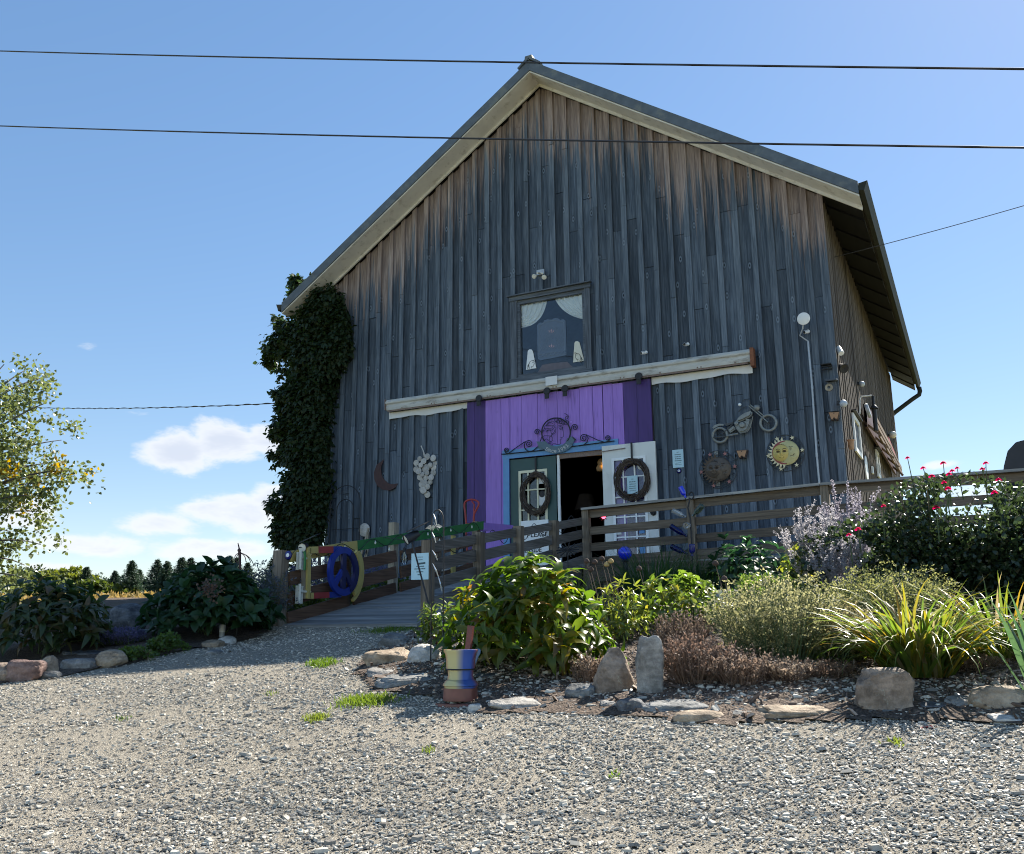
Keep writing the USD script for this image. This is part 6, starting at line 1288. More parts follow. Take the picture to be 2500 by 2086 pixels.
# ------------------------------------------------------------------ plants
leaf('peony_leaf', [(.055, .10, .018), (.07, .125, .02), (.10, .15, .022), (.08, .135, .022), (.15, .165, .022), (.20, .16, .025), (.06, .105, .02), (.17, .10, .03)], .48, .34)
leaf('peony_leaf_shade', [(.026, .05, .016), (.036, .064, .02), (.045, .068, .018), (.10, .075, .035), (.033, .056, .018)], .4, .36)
leaf('hydrangea_leaf', [(.022, .055, .020), (.03, .07, .024), (.018, .048, .018), (.035, .085, .03)], .3, .45, spec=.35)
leaf('bright_leaf', [(.085, .14, .03), (.12, .18, .035), (.19, .21, .04), (.075, .125, .03), (.28, .26, .05), (.11, .165, .035)], .44, .26, spec=.75)
leaf('mid_leaf', [(.045, .09, .022), (.07, .12, .03), (.09, .13, .03), (.05, .08, .025)], .4, .4)
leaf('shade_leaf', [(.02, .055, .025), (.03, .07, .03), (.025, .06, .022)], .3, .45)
leaf('vine_leaf', [(.012, .032, .012), (.02, .045, .015), (.035, .062, .018), (.016, .04, .014), (.05, .07, .022), (.014, .034, .012)], .35, .5, spec=.35)
leaf('rose_leaf', [(.018, .045, .018), (.03, .06, .02), (.04, .07, .024), (.022, .05, .02), (.07, .06, .025)], .3, .30, spec=.65)
leaf('daylily_blade', [(.07, .12, .025), (.09, .145, .03), (.06, .105, .022), (.10, .15, .03), (.22, .18, .03), (.08, .13, .03), (.06, .10, .03), (.12, .155, .03), (.23, .16, .035), (.08, .12, .03), (.20, .17, .09), (.09, .14, .03)], .45, .35)
leaf('iris_blade', [(.05, .10, .05), (.07, .13, .06), (.06, .11, .05)], .35, .35)
leaf('grass_blade', [(.03, .07, .022), (.045, .09, .028), (.06, .10, .03), (.10, .12, .04)], .4, .45)
leaf('lawn_blade', [(.06, .11, .02), (.09, .15, .025), (.14, .17, .04)], .4, .45)
leaf('olive_bits', [(.15, .165, .065), (.20, .21, .09), (.13, .145, .055), (.25, .25, .13), (.17, .145, .075)], .4, .6, spec=.3)
leaf('dry_bits', [(.13, .10, .075), (.20, .16, .12), (.10, .07, .055), (.30, .25, .19), (.15, .095, .07)], .25, .65, spec=.3)
leaf('sage_bits', [(.22, .20, .25), (.29, .27, .30), (.18, .17, .20), (.33, .32, .33)], .35, .6, spec=.3)
leaf('lavender_bits', [(.12, .11, .20), (.17, .15, .26), (.09, .11, .08), (.12, .14, .10)], .3, .6, spec=.3)
leaf('rose_petal', [(.50, .02, .07), (.62, .035, .10), (.44, .015, .05)], .35, .5, spec=.3)
leaf('tree_leaf', [(.075, .105, .04), (.10, .13, .05), (.12, .14, .05), (.085, .11, .042), (.16, .16, .05), (.10, .13, .05)], .36, .38)
leaf('tree_leaf_yellow', [(.26, .19, .025), (.30, .22, .03), (.17, .17, .035)], .45, .4)
leaf('needle', [(.022, .044, .028), (.03, .055, .032), (.038, .065, .036)], .2, .55, spec=.3)
leaf('far_leaf', [(.05, .075, .018), (.075, .10, .022), (.10, .12, .025), (.06, .085, .02)], .35, .5, spec=.3)
leaf('far_leaf_dark', [(.02, .04, .016), (.03, .052, .02), (.04, .06, .022)], .25, .5, spec=.3)
leaf('field_bits', [(.16, .15, .04), (.24, .19, .06), (.10, .11, .035), (.28, .20, .08)], .35, .6, spec=.3)
leaf('red_leaf', [(.25, .015, .02), (.32, .03, .03), (.18, .01, .015)], .3, .5)
wood('stem_wood', (.07, .06, .035), (.15, .12, .07), 'z'); wood('bark', (.07, .06, .05), (.16, .14, .12), 'z', fine=14, along=3); simple('stem_green', (.07, .10, .035), .6, var=.3); simple('stem_brown', (.12, .075, .05), .7, var=.3); simple('seed_head', (.06, .035, .025), .9, var=.4, bump=.5); simple('seed_tan', (.40, .27, .10), .8, var=.3)

def small_leaves(P, D, Nn, L, W, fold=.18):
    """Many little leaves, each four triangles folded along the midrib."""
    P, D, Nn = (np.asarray(t, float) for t in (P, D, Nn)); n = len(P); L = np.broadcast_to(L, (n,))[:, None]; W = np.broadcast_to(W, (n,))[:, None]
    D = D / (np.linalg.norm(D, axis=1, keepdims=True) + 1e-9); S = np.cross(D, Nn); S /= np.linalg.norm(S, axis=1, keepdims=True) + 1e-9; U = np.cross(S, D)
    v = np.stack([P, P + D * L * .35 + S * W * .5 + U * W * fold, P + D * L * .35 - S * W * .5 + U * W * fold, P + D * L * .7 + S * W * .36 + U * W * fold * .4, P + D * L * .7 - S * W * .36 + U * W * fold * .4, P + D * L - U * L * .10], 1)
    f = np.array([[0, 1, 2], [2, 1, 3], [2, 3, 4], [4, 3, 5]])
    return v.reshape(-1, 3), (f[None] + 6 * np.arange(n)[:, None, None]).reshape(-1, 3)
TT = np.array([0, .22, .5, .78, 1.0]); WW = np.array([.12, .82, 1.0, .62, .0])
def big_leaf(p, d, nrm, L, W, bend=.5, fold=.22, wave=0.0, r=None):
    """One large leaf, bending down along its length: 16 triangles."""
    d = unit(d); s = unit(np.cross(d, nrm)); u = np.cross(s, d); v = []
    for t, w in zip(TT, WW):
        ang = bend * t; c = p + d * L * t * math.cos(ang * .6) - u * L * t * math.sin(ang * .6) * t
        wv = wave * math.sin(t * 9 + p[0] * 40)
        v += [c + s * W * w * .5 + u * W * w * (fold + wv), c, c - s * W * w * .5 + u * W * w * (fold - wv)]
    f = []
    for i in range(4):
        k = 3 * i; f += [[k, k + 1, k + 4], [k, k + 4, k + 3], [k + 1, k + 2, k + 5], [k + 1, k + 5, k + 4]]
    return np.array(v), np.array(f)
def blade(p, d, L, W, droop, r, segs=7):
    """A strap leaf arching over: d is its direction at the foot."""
    d = unit(d); hz_ = unit([d[0], d[1], 0.001]); s = np.array([-hz_[1], hz_[0], 0]); c = np.array(p, float); el = math.asin(np.clip(d[2], -1, 1)); v = []
    tw = r.uniform(-.5, .5)
    for i in range(segs + 1):
        t = i / segs; w = W * (.55 + .45 * math.sin(math.pi * min(1, t * 1.1 + .15))) * (1 - t ** 4 * .97); e = el - droop * t ** 1.6; dd = hz_ * math.cos(e) + np.array([0, 0, math.sin(e)])
        ss = unit(s * math.cos(tw * t) + np.cross(dd, s) * math.sin(tw * t)); n_ = np.cross(ss, dd)
        v += [c + ss * w / 2 + n_ * w * .16, c, c - ss * w / 2 + n_ * w * .16]; c = c + dd * L / segs
    f = []
    for i in range(segs):
        k = 3 * i; f += [[k, k + 1, k + 4], [k, k + 4, k + 3], [k + 1, k + 2, k + 5], [k + 1, k + 5, k + 4]]
    return np.array(v), np.array(f)
def spot(cx, base, top, hw, back=.6):
    g = onG((cx, base)); d = math.hypot(g[0], g[1]); rx = hw / FPX * d; dr = unit([g[0], g[1], 0]); c = g + dr * rx * back; d2 = math.hypot(c[0], c[1]); c[2] = bh(c[0], c[1]); return c, hw / FPX * d2, at((cx, top), d2)[2] - c[2]
def spotd(cx, dist, top, hw):
    c = at((cx, 1500), dist); c[2] = bh(c[0], c[1]); return c, hw / FPX * dist, at((cx, top), dist)[2] - c[2]

def put_leaves(th, L_list, mat, parts=300, name='leaf'):
    """The largest-looking leaves as parts of their own, the others as one joined part."""
    order = sorted(range(len(L_list)), key=lambda i: np.linalg.norm(L_list[i][0].mean(0) - EYE))
    for i in order[:parts]: MB().add(*L_list[i]).build(name, mat, th, smooth=True)
    if len(order) > parts:
        m = MB()
        for i in order[parts:]: m.add(*L_list[i])
        m.build('further_leaves' if name == 'leaf' else 'further_blades', mat, th, smooth=True, kind='stuff')
def lump(dv, seed, k=2.2, amp=.45): return 1 - amp / 2 + amp * (meshkit.noise(np.asarray(dv) * k + seed * 7.3, seed))
def leafy_bush(name, label, cat, c, rx, h, n_whorls, L, W, mat, seed, per=4, parts=300, ry=None, shell=.45, bend=.7, spread=(.5, 1.2), top_bias=.0, stems=18, stem_mat='stem_green', lop=.45, group=None, low=.12):
    r = np.random.default_rng(seed); th = thing(name, label, cat, loc=c, group=group); ry = ry or rx; out = []; heads = []
    for k in range(n_whorls):
        a = r.uniform(0, 2 * np.pi); cz = r.uniform(low, 1) ** (1 - top_bias); sp = math.sqrt(max(0, 1 - cz ** 2)); dv = np.array([math.cos(a) * sp, math.sin(a) * sp, cz]); q = (shell + (1 - shell) * r.uniform() ** .5) * float(lump(dv, seed, amp=lop))
        p = c + dv * q * np.array([rx, ry, h]); o = unit(dv * np.array([1 / rx, 1 / ry, 1.0 / h]) + [0, 0, .5]); heads.append(p)
        t1 = unit(np.cross(o, [.3, .2, .9])); t2 = np.cross(o, t1); a0 = r.uniform(0, 6.28); m = per + r.integers(-1, 2)
        for j in range(m):
            b = a0 + j * 2 * np.pi / m + r.uniform(-.3, .3); al = r.uniform(*spread); d = o * math.cos(al) + (t1 * math.cos(b) + t2 * math.sin(b)) * math.sin(al) + np.array([0, 0, -.12]); l = L * r.uniform(.65, 1.2)
            out.append(big_leaf(p, d, unit(o + [0, 0, .6] + r.normal(0, .25, 3)), l, W * r.uniform(.8, 1.2), bend * r.uniform(.4, 1.4), .2, .05, r))
    put_leaves(th, out, mat, parts)
    for k in range(stems):
        p = heads[int(r.integers(len(heads)))]; b = c + np.array([r.normal(0, .12 * rx), r.normal(0, .12 * ry), -.02]); mid = (b + p) / 2 + [0, 0, h * .08]; MB().tube([b, mid, p], [.006, .005, .003], 5).build('stem', stem_mat, th)
    return th
def cloud_bush(name, label, cat, c, rx, h, n, L, W, mat, seed, ry=None, shell=.35, up=.3, lop=.5, k=2.4, stems=14, stem_mat='stem_wood', lumps=None, group=None, jitter=1.0, low=-.05, kind=None):
    """A bush of small leaves: clumps through its volume with gaps between them."""
    r = np.random.default_rng(seed); th = thing(name, label, cat, loc=c, group=group); ry = ry or rx; V = MB()
    for (ox, oy, oz, s) in (lumps or [(0, 0, 0, 1)]):
        nn = int(n * s * s); dv = r.normal(size=(nn, 3)); dv[:, 2] = np.where(dv[:, 2] < low * 3, -dv[:, 2], dv[:, 2]); dv /= np.linalg.norm(dv, axis=1, keepdims=True)
        q = (shell + (1 - shell) * r.uniform(0, 1, nn) ** .45) * lump(dv, seed + int(ox * 10), k, lop); p = c + np.array([ox, oy, oz]) + dv * q[:, None] * np.array([rx, ry, h]) * s
        keep = meshkit.noise(p * (2.2 / max(rx, .2)) + seed, seed) > .30; p, d0 = p[keep], dv[keep]
        d = d0 + r.normal(0, .7 * jitter, p.shape) + [0, 0, up]; nn_ = d0 * .6 + [0, 0, .7] + r.normal(0, .45, p.shape); l = L * r.uniform(.6, 1.3, len(p)); V.add(*small_leaves(p, d, nn_, l, W * l / L))
    V.build('foliage', mat, th)
    for kx in range(stems):
        a = r.uniform(0, 6.28); cz = r.uniform(.4, .9); e = c + np.array([math.cos(a) * rx * .7, math.sin(a) * ry * .7, h * cz]); b = c + np.array([r.normal(0, .06), r.normal(0, .06), -.03]); MB().tube([b, (b + e) / 2 + [r.normal(0, .05), 0, .05], e], [.012, .008, .004], 5).build('stem', stem_mat, th)
    return th
def airy(name, label, cat, c, rx, h, n_st, mat, stem_mat, seed, bits=26, L=.02, W=.012, lean=.5, branch=7, z0=.35, r0=.003, group=None, side=1.0):
    """Thin branching stems carrying tiny leaves and seed heads."""
    r = np.random.default_rng(seed); th = thing(name, label, cat, loc=c, group=group); S, PP, DD = MB(), [], []
    for k in range(n_st):
        a = r.uniform(0, 6.28); q = r.uniform(0, 1) ** .5; b = c + np.array([math.cos(a) * rx * q * .55, math.sin(a) * rx * q * .55, -.01]); e = c + np.array([math.cos(a) * rx * q, math.sin(a) * rx * q, h * r.uniform(.65, 1.02) * (1 - .35 * q * q)])
        mid = (b + e) / 2 + r.normal(0, .02, 3); S.tube([b, mid, e], [r0, r0 * .8, r0 * .4], 3, caps=False)
        for j in range(branch):
            t = r.uniform(z0, 1); p = b + (e - b) * t; d = unit(np.array([r.normal() * side, r.normal() * side, r.uniform(.2, 1.2)])); l = r.uniform(.05, .16) * (1.2 - t * .5) * (h / .5); S.tube([p, p + d * l], [r0 * .5, r0 * .3], 3, caps=False)
            m = max(2, int(bits / branch)); tt = r.uniform(.25, 1, m); PP.append(p + d * (l * tt)[:, None] + r.normal(0, .006, (m, 3))); DD.append(r.normal(0, 1, (m, 3)) + d)
    P, D = np.vstack(PP), np.vstack(DD); l = L * r.uniform(.5, 1.4, len(P)); v, f = small_leaves(P, D, r.normal(0, 1, P.shape), l, W * l / L); MB().add(v, f).build('flower_sprays', mat, th); S.build('stems', stem_mat, th, kind='stuff'); return th
def strap_plant(name, label, cat, c, n, L, W, mat, seed, spread=.10, el=(.75, 1.45), droop=(.8, 2.1), parts=300, group=None):
    r = np.random.default_rng(seed); th = thing(name, label, cat, loc=c, group=group); out = []
    for k in range(n):
        a = r.uniform(0, 6.28); q = spread * r.uniform() ** .5; e = r.uniform(*el); p = c + np.array([math.cos(a) * q, math.sin(a) * q, -.01]); a2 = a + r.normal(0, .5); out.append(blade(p, [math.cos(a2) * math.cos(e), math.sin(a2) * math.cos(e), math.sin(e)], L * r.uniform(.65, 1.15), W * r.uniform(.7, 1.2), r.uniform(*droop), r))
    put_leaves(th, out, mat, parts, 'blade'); return th

# --- right bed
c, rx, h = spot(1300, 1688, 1388, 190, .72)
leafy_bush('peony_bush', 'large peony bush with backlit yellow-green top leaves behind the painted mortar', 'peony bush', c, rx, h, 265, .165, .054, 'peony_leaf', 21, per=4, ry=rx * .85, shell=.5, bend=.9, top_bias=.15, stems=24, low=.02)
c, rx, h = spotd(1165, 7.05, 1450, 70)
leafy_bush('peony_bush', 'smaller peony clump with long arching light leaves above the red pole', 'peony bush', c, rx, h, 44, .17, .042, 'peony_leaf', 22, per=4, shell=.6, top_bias=.5, stems=10)
c, rx, h = spotd(1075, 7.75, 1466, 50)
leafy_bush('young_peony', 'low leafy plant at the foot of the first right-hand ramp post', 'plant', c, rx, h, 60, .09, .03, 'mid_leaf', 23, per=4, parts=60, stems=10, stem_mat='stem_brown')
c, rx, h = spotd(1515, 7.2, 1425, 70)
leafy_bush('leafy_perennial', 'tall thin-leaved perennial just right of the big peony', 'perennial', c, rx, h, 110, .085, .02, 'bright_leaf', 24, per=5, parts=200, shell=.3, stems=22, bend=.4)
c, rx, h = spotd(1665, 7.7, 1392, 130)
leafy_bush('leafy_perennial', 'broad bank of sunlit pale leaves behind the upright stone pillar', 'perennial', c, rx, h, 200, .085, .04, 'bright_leaf', 25, per=4, parts=280, shell=.45, stems=14, ry=rx * .8)
c, rx, h = spotd(1425, 7.4, 1500, 50)
leafy_bush('leafy_perennial', 'low sunlit leaves filling between the peony and the thin-leaved perennial', 'perennial', c, rx, h, 50, .09, .03, 'bright_leaf', 26, per=4, parts=100, stems=6)
for i, (cx, d, tp, hw, nb, lab) in enumerate(((1600, 11.0, 1350, 120, 420, 'dark green ornamental grass in the shade of the deck fence, by the blue ball'), (1720, 11.2, 1372, 80, 260, 'second clump of shaded ornamental grass at the foot of the bottle tree'))):
    c, rx, h = spotd(cx, d, tp, hw); strap_plant('ornamental_grass', lab, 'ornamental grass', c, nb, h * 1.35, .012, 'grass_blade', 30 + i, spread=rx * .6, el=(.8, 1.5), droop=(.4, 1.5), parts=0)
# coneflower seed heads
cn = thing('coneflowers', 'brown dried coneflower heads on bare stems right of the peony top', 'coneflowers')
for (px, tip) in (((1432, 1372), 'seed_head'), ((1452, 1374), 'seed_head'), ((1469, 1366), 'seed_head'), ((1481, 1380), 'seed_tan'), ((1491, 1372), 'seed_tan'), ((1560, 1390), 'seed_head'), ((1442, 1392), 'seed_head')):
    p = at(px, 8.0); b = (p[0] + .05, p[1] + .02, bh(p[0], p[1])); st = MB().tube([b, (np.array(b) + p) / 2 + [.03, 0, 0], p], [.004, .004, .003], 5).build('stem', 'stem_brown', cn); MB().lathe([(.001, -.015), (.022, -.01), (.026, .004), (.018, .022), (.001, .03)], p, (.1, 0, 1), 10).build('seed_head', tip, st, smooth=True)
cn = thing('coneflowers', 'two dried coneflower stems leaning in front of the grey boulder', 'coneflowers')
for (px, b_) in (((1768, 1415), (1800, 1480)), ((1746, 1377), (1790, 1470))):
    p, b = at(px, 7.4), at(b_, 7.4); b[2] = bh(b[0], b[1]); st = MB().tube([b, p], [.004, .003], 5).build('stem', 'stem_brown', cn); MB().lathe([(.001, -.015), (.022, -.01), (.026, .004), (.018, .022), (.001, .03)], p, (.1, 0, 1), 10).build('seed_head', 'seed_head', st, smooth=True)
p0, p1 = at((1757, 1440), 6.8), at((1768, 1560), 6.8); bs = thing('plant_stake', 'pale bamboo stake on a black rod among the bed plants', 'stake'); MB().tube([at((1766, 1492), 6.8), p0], .013, 8).build('bamboo', 'ray_cream', bs); MB().tube([(p1[0], p1[1], bh(p1[0], p1[1])), at((1766, 1492), 6.8)], .006, 5).build('rod', 'black_iron', bs)
for i, (cx, d, tp, hw, n_, lab) in enumerate(((1895, 6.4, 1392, 165, 230, 'airy olive-coloured dried flower mass in the middle of the right bed'), (2170, 7.2, 1372, 150, 230, 'second airy olive flower mass, in front of the rose bush'), (2035, 6.45, 1470, 100, 150, 'low airy flower mass left of the daylily'))):
    c, rx, h = spotd(cx, d, tp, hw); airy('dried_flower_plant', lab, 'dried flowers', c, rx, h, n_, 'olive_bits', 'stem_green', 40 + i, bits=63, L=.0165, W=.010, z0=.12, branch=9)
for i, (cx, d, tp, hw, n_, lab) in enumerate(((1690, 5.8, 1545, 95, 150, 'brown dried stems right of the upright stone pillar'), (1795, 5.75, 1580, 95, 130, 'brown dried stems before the left part of the olive flower mass'), (1900, 5.85, 1605, 95, 110, 'brown dried stems before the right part of the olive flower mass'), (1995, 5.95, 1610, 80, 90, 'brown dried stems left of the big brown block'), (1430, 6.0, 1590, 45, 50, 'few dry twigs left of the pointed boulder'), (1665, 6.5, 1490, 75, 120, 'dry reddish stems behind the upright stone pillar'), (2360, 6.2, 1600, 80, 90, 'dry stems under the right daylily'))):
    c, rx, h = spotd(cx, d, tp, hw); airy('dry_stems', lab, 'dry plant', c, rx, h, n_, 'dry_bits', 'stem_brown', 50 + i, bits=22, L=.017, W=.008, z0=.15, side=.45, r0=.0035)
c, rx, h = spotd(2030, 6.5, 1560, 75); cloud_bush('low_shrub', 'low yellow-green leaves between the dry stems and the daylily', 'low plant', c, rx, h, 1500, .035, .018, 'bright_leaf', 57, stems=6)
c, rx, h = spot(2250, 1712, 1480, 150, .6)
strap_plant('daylily', 'big daylily clump of arching green and yellow blades behind the brown block', 'daylily', c, 400, .64, .025, 'daylily_blade', 60, spread=.18, droop=(.8, 2.7))
c, rx, h = spotd(2430, 6.5, 1450, 90); strap_plant('daylily', 'daylily clump with yellowing blades at the right picture edge', 'daylily', c, 150, .58, .024, 'daylily_blade', 61, spread=.14)
c, rx, h = spotd(2535, 5.7, 1410, 40); strap_plant('iris', 'broad blue-green iris leaves at the right picture edge', 'iris', c, 20, .55, .05, 'iris_blade', 62, spread=.10, el=(.9, 1.5), droop=(.1, .7))
c, rx, h = spotd(2290, 8.5, 1168, 250)
rb = cloud_bush('rose_bush', 'tall dark rose bush with red blooms by the right end of the deck fence', 'rose bush', c, rx, h, 11000, .052, .034, 'rose_leaf', 70, ry=.7, shell=.15, lop=.32, stems=16, lumps=[(0, 0, 0, 1.0), (.55, .1, -.02, .98), (1.2, .2, 0, 1.0), (-.5, .0, -.0, .74), (.1, -.2, -.1, .8), (.7, -.25, -.1, .8)], low=-.2)
r = np.random.default_rng(71)
for (px, d) in (((2216, 1120), 8.4), ((2303, 1133), 8.5), ((2337, 1145), 8.5), ((2325, 1152), 8.3), ((2317, 1160), 8.2), ((2275, 1165), 8.3), ((2305, 1180), 8.0), ((2315, 1196), 8.0), ((2407, 1133), 8.5), ((2398, 1147), 8.3), ((2438, 1173), 8.2), ((2428, 1205), 8.0), ((2286, 1242), 7.8), ((2157, 1237), 8.0), ((2095, 1295), 8.0), ((2073, 1308), 8.0), ((2254, 1145), 8.3)):
    p = at(px, d); P, D, Nn = [], [], []; s = r.uniform(.7, 1.15)
    for k in range(14):
        a = k * 2.4; e = -.15 + .115 * k; P.append(p); D.append([math.cos(a) * math.cos(e), math.sin(a) * math.cos(e), math.sin(e)]); Nn.append([-math.cos(a), -math.sin(a), 1.0])
    s *= .78; MB().add(*small_leaves(P, D, Nn, np.linspace(.040, .03, 14) * s, np.linspace(.044, .034, 14) * s, .3)).blob(p + [0, 0, .012], .014 * s, 1).build('bloom', 'rose_petal', rb)
    MB().tube([p, p + [r.normal(0, .04), .1, -.25]], [.003, .005], 5).build('flower_stem', 'stem_green', rb)
def sage(lab, c, rx, h, n_, seed):
    r = np.random.default_rng(seed); th = thing('russian_sage', lab, 'sage', loc=c); S, P, D = MB(), [], []
    for k in range(n_):
        a = r.uniform(0, 6.28); q = r.uniform(0, 1) ** .6; b = c + np.array([math.cos(a), math.sin(a), 0]) * rx * .25 * q; e = c + np.array([math.cos(a) * rx * q, math.sin(a) * rx * q * .6, h * r.uniform(.72, 1.03) * (1 - .25 * q)])
        cv_ = curve([b, (b + e) / 2 + [0, 0, .04], e], 12); S.tube(cv_, .0025, 3, caps=False); segs = [(cv_[5], cv_[-1])]
        for j in range(6):
            o = cv_[int(r.integers(5, 11))]; segs.append((o, o + np.array([r.normal(0, .05), r.normal(0, .05), r.uniform(.06, .16)])))
        for (o, t) in segs:
            m = int(34 * np.linalg.norm(t - o) / .16) + 4; tt = r.uniform(.1, 1, m); P.append(o + (t - o) * tt[:, None] + r.normal(0, .0055, (m, 3))); D.append(r.normal(0, 1, (m, 3)))
    P, D = np.vstack(P), np.vstack(D); MB().add(*small_leaves(P, D, r.normal(0, 1, P.shape), .017 * r.uniform(.6, 1.4, len(P)), .012)).build('flower_spikes', 'sage_bits', th); S.build('stems', 'sage_bits', th, kind='stuff')
for i, (cx, d, tp, hw, n_, lab) in enumerate(((2085, 9.0, 1155, 95, 30, 'pale violet Russian sage left of the rose bush, its taller clump'), (2000, 8.6, 1215, 85, 24, 'pale violet Russian sage leaning left before the deck fence post'), (2060, 8.2, 1290, 90, 18, 'low pale violet sage spikes in front of the rose bush'))):
    c, rx, h = spotd(cx, d, tp, hw); sage(lab, c, rx, h, n_, 73 + i)
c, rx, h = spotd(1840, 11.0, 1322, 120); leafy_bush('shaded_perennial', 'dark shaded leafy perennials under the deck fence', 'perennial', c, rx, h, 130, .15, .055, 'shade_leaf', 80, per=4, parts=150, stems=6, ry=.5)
c, rx, h = spotd(1962, 9.3, 1318, 45); leafy_bush('glossy_shrub', 'small glossy shrub with backlit bright leaves left of the sage', 'shrub', c, rx, h, 40, .13, .05, 'bright_leaf', 81, per=4, parts=120, stems=8, top_bias=.4)
c, rx, h = spotd(1880, 8.7, 1402, 110); cloud_bush('low_shrub', 'low mound of small sunlit variegated leaves behind the olive flower mass', 'low plant', c, rx, h, 2600, .045, .026, 'bright_leaf', 82, stems=6)
c, rx, h = spotd(1400, 9.6, 1430, 60); strap_plant('ornamental_grass', 'thin dark grass tuft beside the last ramp posts', 'ornamental grass', c, 120, .5, .012, 'grass_blade', 83, spread=.2, parts=0)
rd = thing('red_leaf_rosette', 'dark red leaf rosette on the gravel in front of the right border', 'plant'); c = onG((2258, 1786)); r = np.random.default_rng(84)
for k in range(12): a = k * .9; MB().add(*big_leaf(c + [0, 0, .012], [math.cos(a), math.sin(a), .5], [0, 0, 1], .07, .03, .7)).build('leaf', 'red_leaf', rd, smooth=True)
rd = thing('red_flowers', 'few small red flowers behind the painted mortar', 'flowers'); r = np.random.default_rng(85)
for (px, d) in (((1108, 1605), 6.5), ((1116, 1607), 6.5), ((1153, 1602), 6.6)):
    p = at(px, d); a = r.uniform(0, 6.28, 10); D = np.column_stack([np.cos(a), np.sin(a), np.full(10, .6)]); MB().add(*small_leaves(np.tile(p, (10, 1)), D, np.tile([0, 0, 1.], (10, 1)), .03, .022)).build('bloom', 'rose_petal', rd); MB().tube([p, (p[0], p[1], bh(p[0], p[1]))], .003, 4).build('stem', 'stem_green', rd)

# --- grass tufts in the gravel
def turf(px, hw, hd, n, label, seed, L=.05):
    g = onG(px); d = math.hypot(g[0], g[1]); r = np.random.default_rng(seed); m = MB(); s = hw / FPX * d; dr = unit([g[0], g[1], 0]); sd_ = np.array([dr[1], -dr[0], 0])
    P = g + sd_ * (r.normal(0, .5, n) * s)[:, None] + dr * (r.normal(0, .5, n) * hd)[:, None]; P[:, 2] = gh(P[:, 0], P[:, 1]) + .01; D = r.normal(0, .6, (n, 3)); D[:, 2] = 1
    m.add(*small_leaves(P, D, r.normal(0, 1, (n, 3)), L * r.uniform(.5, 1.3, n), .006)).build('grass_tuft', 'lawn_blade', label=label, cat='grass', kind='stuff')
turf((787, 1626), 30, .13, 700, 'bright green grass patch at the shadow edge on the drive', 1); turf((895, 1722), 62, .14, 1300, 'bright green grass strip left of the painted mortar', 2, .045); turf((772, 1765), 24, .08, 260, 'small sparse grass patch on the drive', 3, .04); turf((950, 1545), 60, .15, 500, 'sparse grass at the foot of the ramp', 4)

# --- left bed
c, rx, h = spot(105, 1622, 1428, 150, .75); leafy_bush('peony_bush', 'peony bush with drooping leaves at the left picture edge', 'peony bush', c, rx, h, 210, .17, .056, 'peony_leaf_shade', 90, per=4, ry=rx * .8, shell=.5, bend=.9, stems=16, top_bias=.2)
c, rx, h = spot(505, 1578, 1380, 172, .8); leafy_bush('hydrangea', 'big dark hydrangea bush in the barn shade left of the ramp', 'hydrangea', c, rx, h, 250, .15, .085, 'hydrangea_leaf', 91, per=4, ry=rx * .75, shell=.55, bend=.6, stems=16, lop=.3)
hyd = stage.GetPrimAtPath('/World/hydrangea'); hh_ = MB(); r = np.random.default_rng(92); p = at((512, 1438), 9.0); P = p + r.normal(0, .05, (160, 3)); hh_.add(*small_leaves(P, r.normal(0, 1, (160, 3)), r.normal(0, 1, (160, 3)), .03, .025)); hh_.build('flower_head', 'dry_bits', hyd, kind='stuff')
for i, (cx, d, tp, hw, n_, lab) in enumerate(((640, 10.2, 1372, 75, 120, 'violet-grey lavender between the hydrangea and the ramp gate'), (780, 12.4, 1365, 90, 110, 'violet-grey lavender seen through the left ramp fence'), (900, 13.0, 1360, 90, 110, 'violet-grey lavender along the foot of the barn wall'))):
    c, rx, h = spotd(cx, d, tp, hw); airy('lavender', lab, 'lavender', c, rx, h, n_, 'lavender_bits', 'stem_green', 93 + i, bits=40, L=.03, W=.014, z0=.3)
for i, (x, y, s, lab) in enumerate(((-7.1, 8.4, .35, 'green creepers under the gate end of the left ramp fence'), (-7.1, 9.4, .4, 'green creepers under the middle of the left ramp fence'), (-7.15, 10.6, .45, 'green creepers under the far end of the left ramp fence'))):
    c = np.array([x, y, bh(x, y)]); cloud_bush('creeper', lab, 'ground cover', c, s * 1.2, s * .75, 1300, .06, .045, 'mid_leaf', 97 + i, stems=4)
c, rx, h = spot(330, 1618, 1582, 48, .6); cloud_bush('low_mound', 'low bright green mound by the domed stone of the left border', 'low plant', c, rx, h, 1600, .03, .018, 'mid_leaf', 101, stems=4)
c, rx, h = spot(407, 1602, 1548, 42, .6); cloud_bush('low_mound', 'taller green mound left of the hydrangea foot', 'low plant', c, rx, h, 1700, .035, .02, 'mid_leaf', 102, stems=4)
c, rx, h = spot(290, 1590, 1532, 62, .7); airy('lavender', 'low bluish herb in front of the two big dark boulders', 'herb', c, rx, h, 160, 'lavender_bits', 'stem_green', 103, bits=40, L=.022, W=.012, z0=.1)

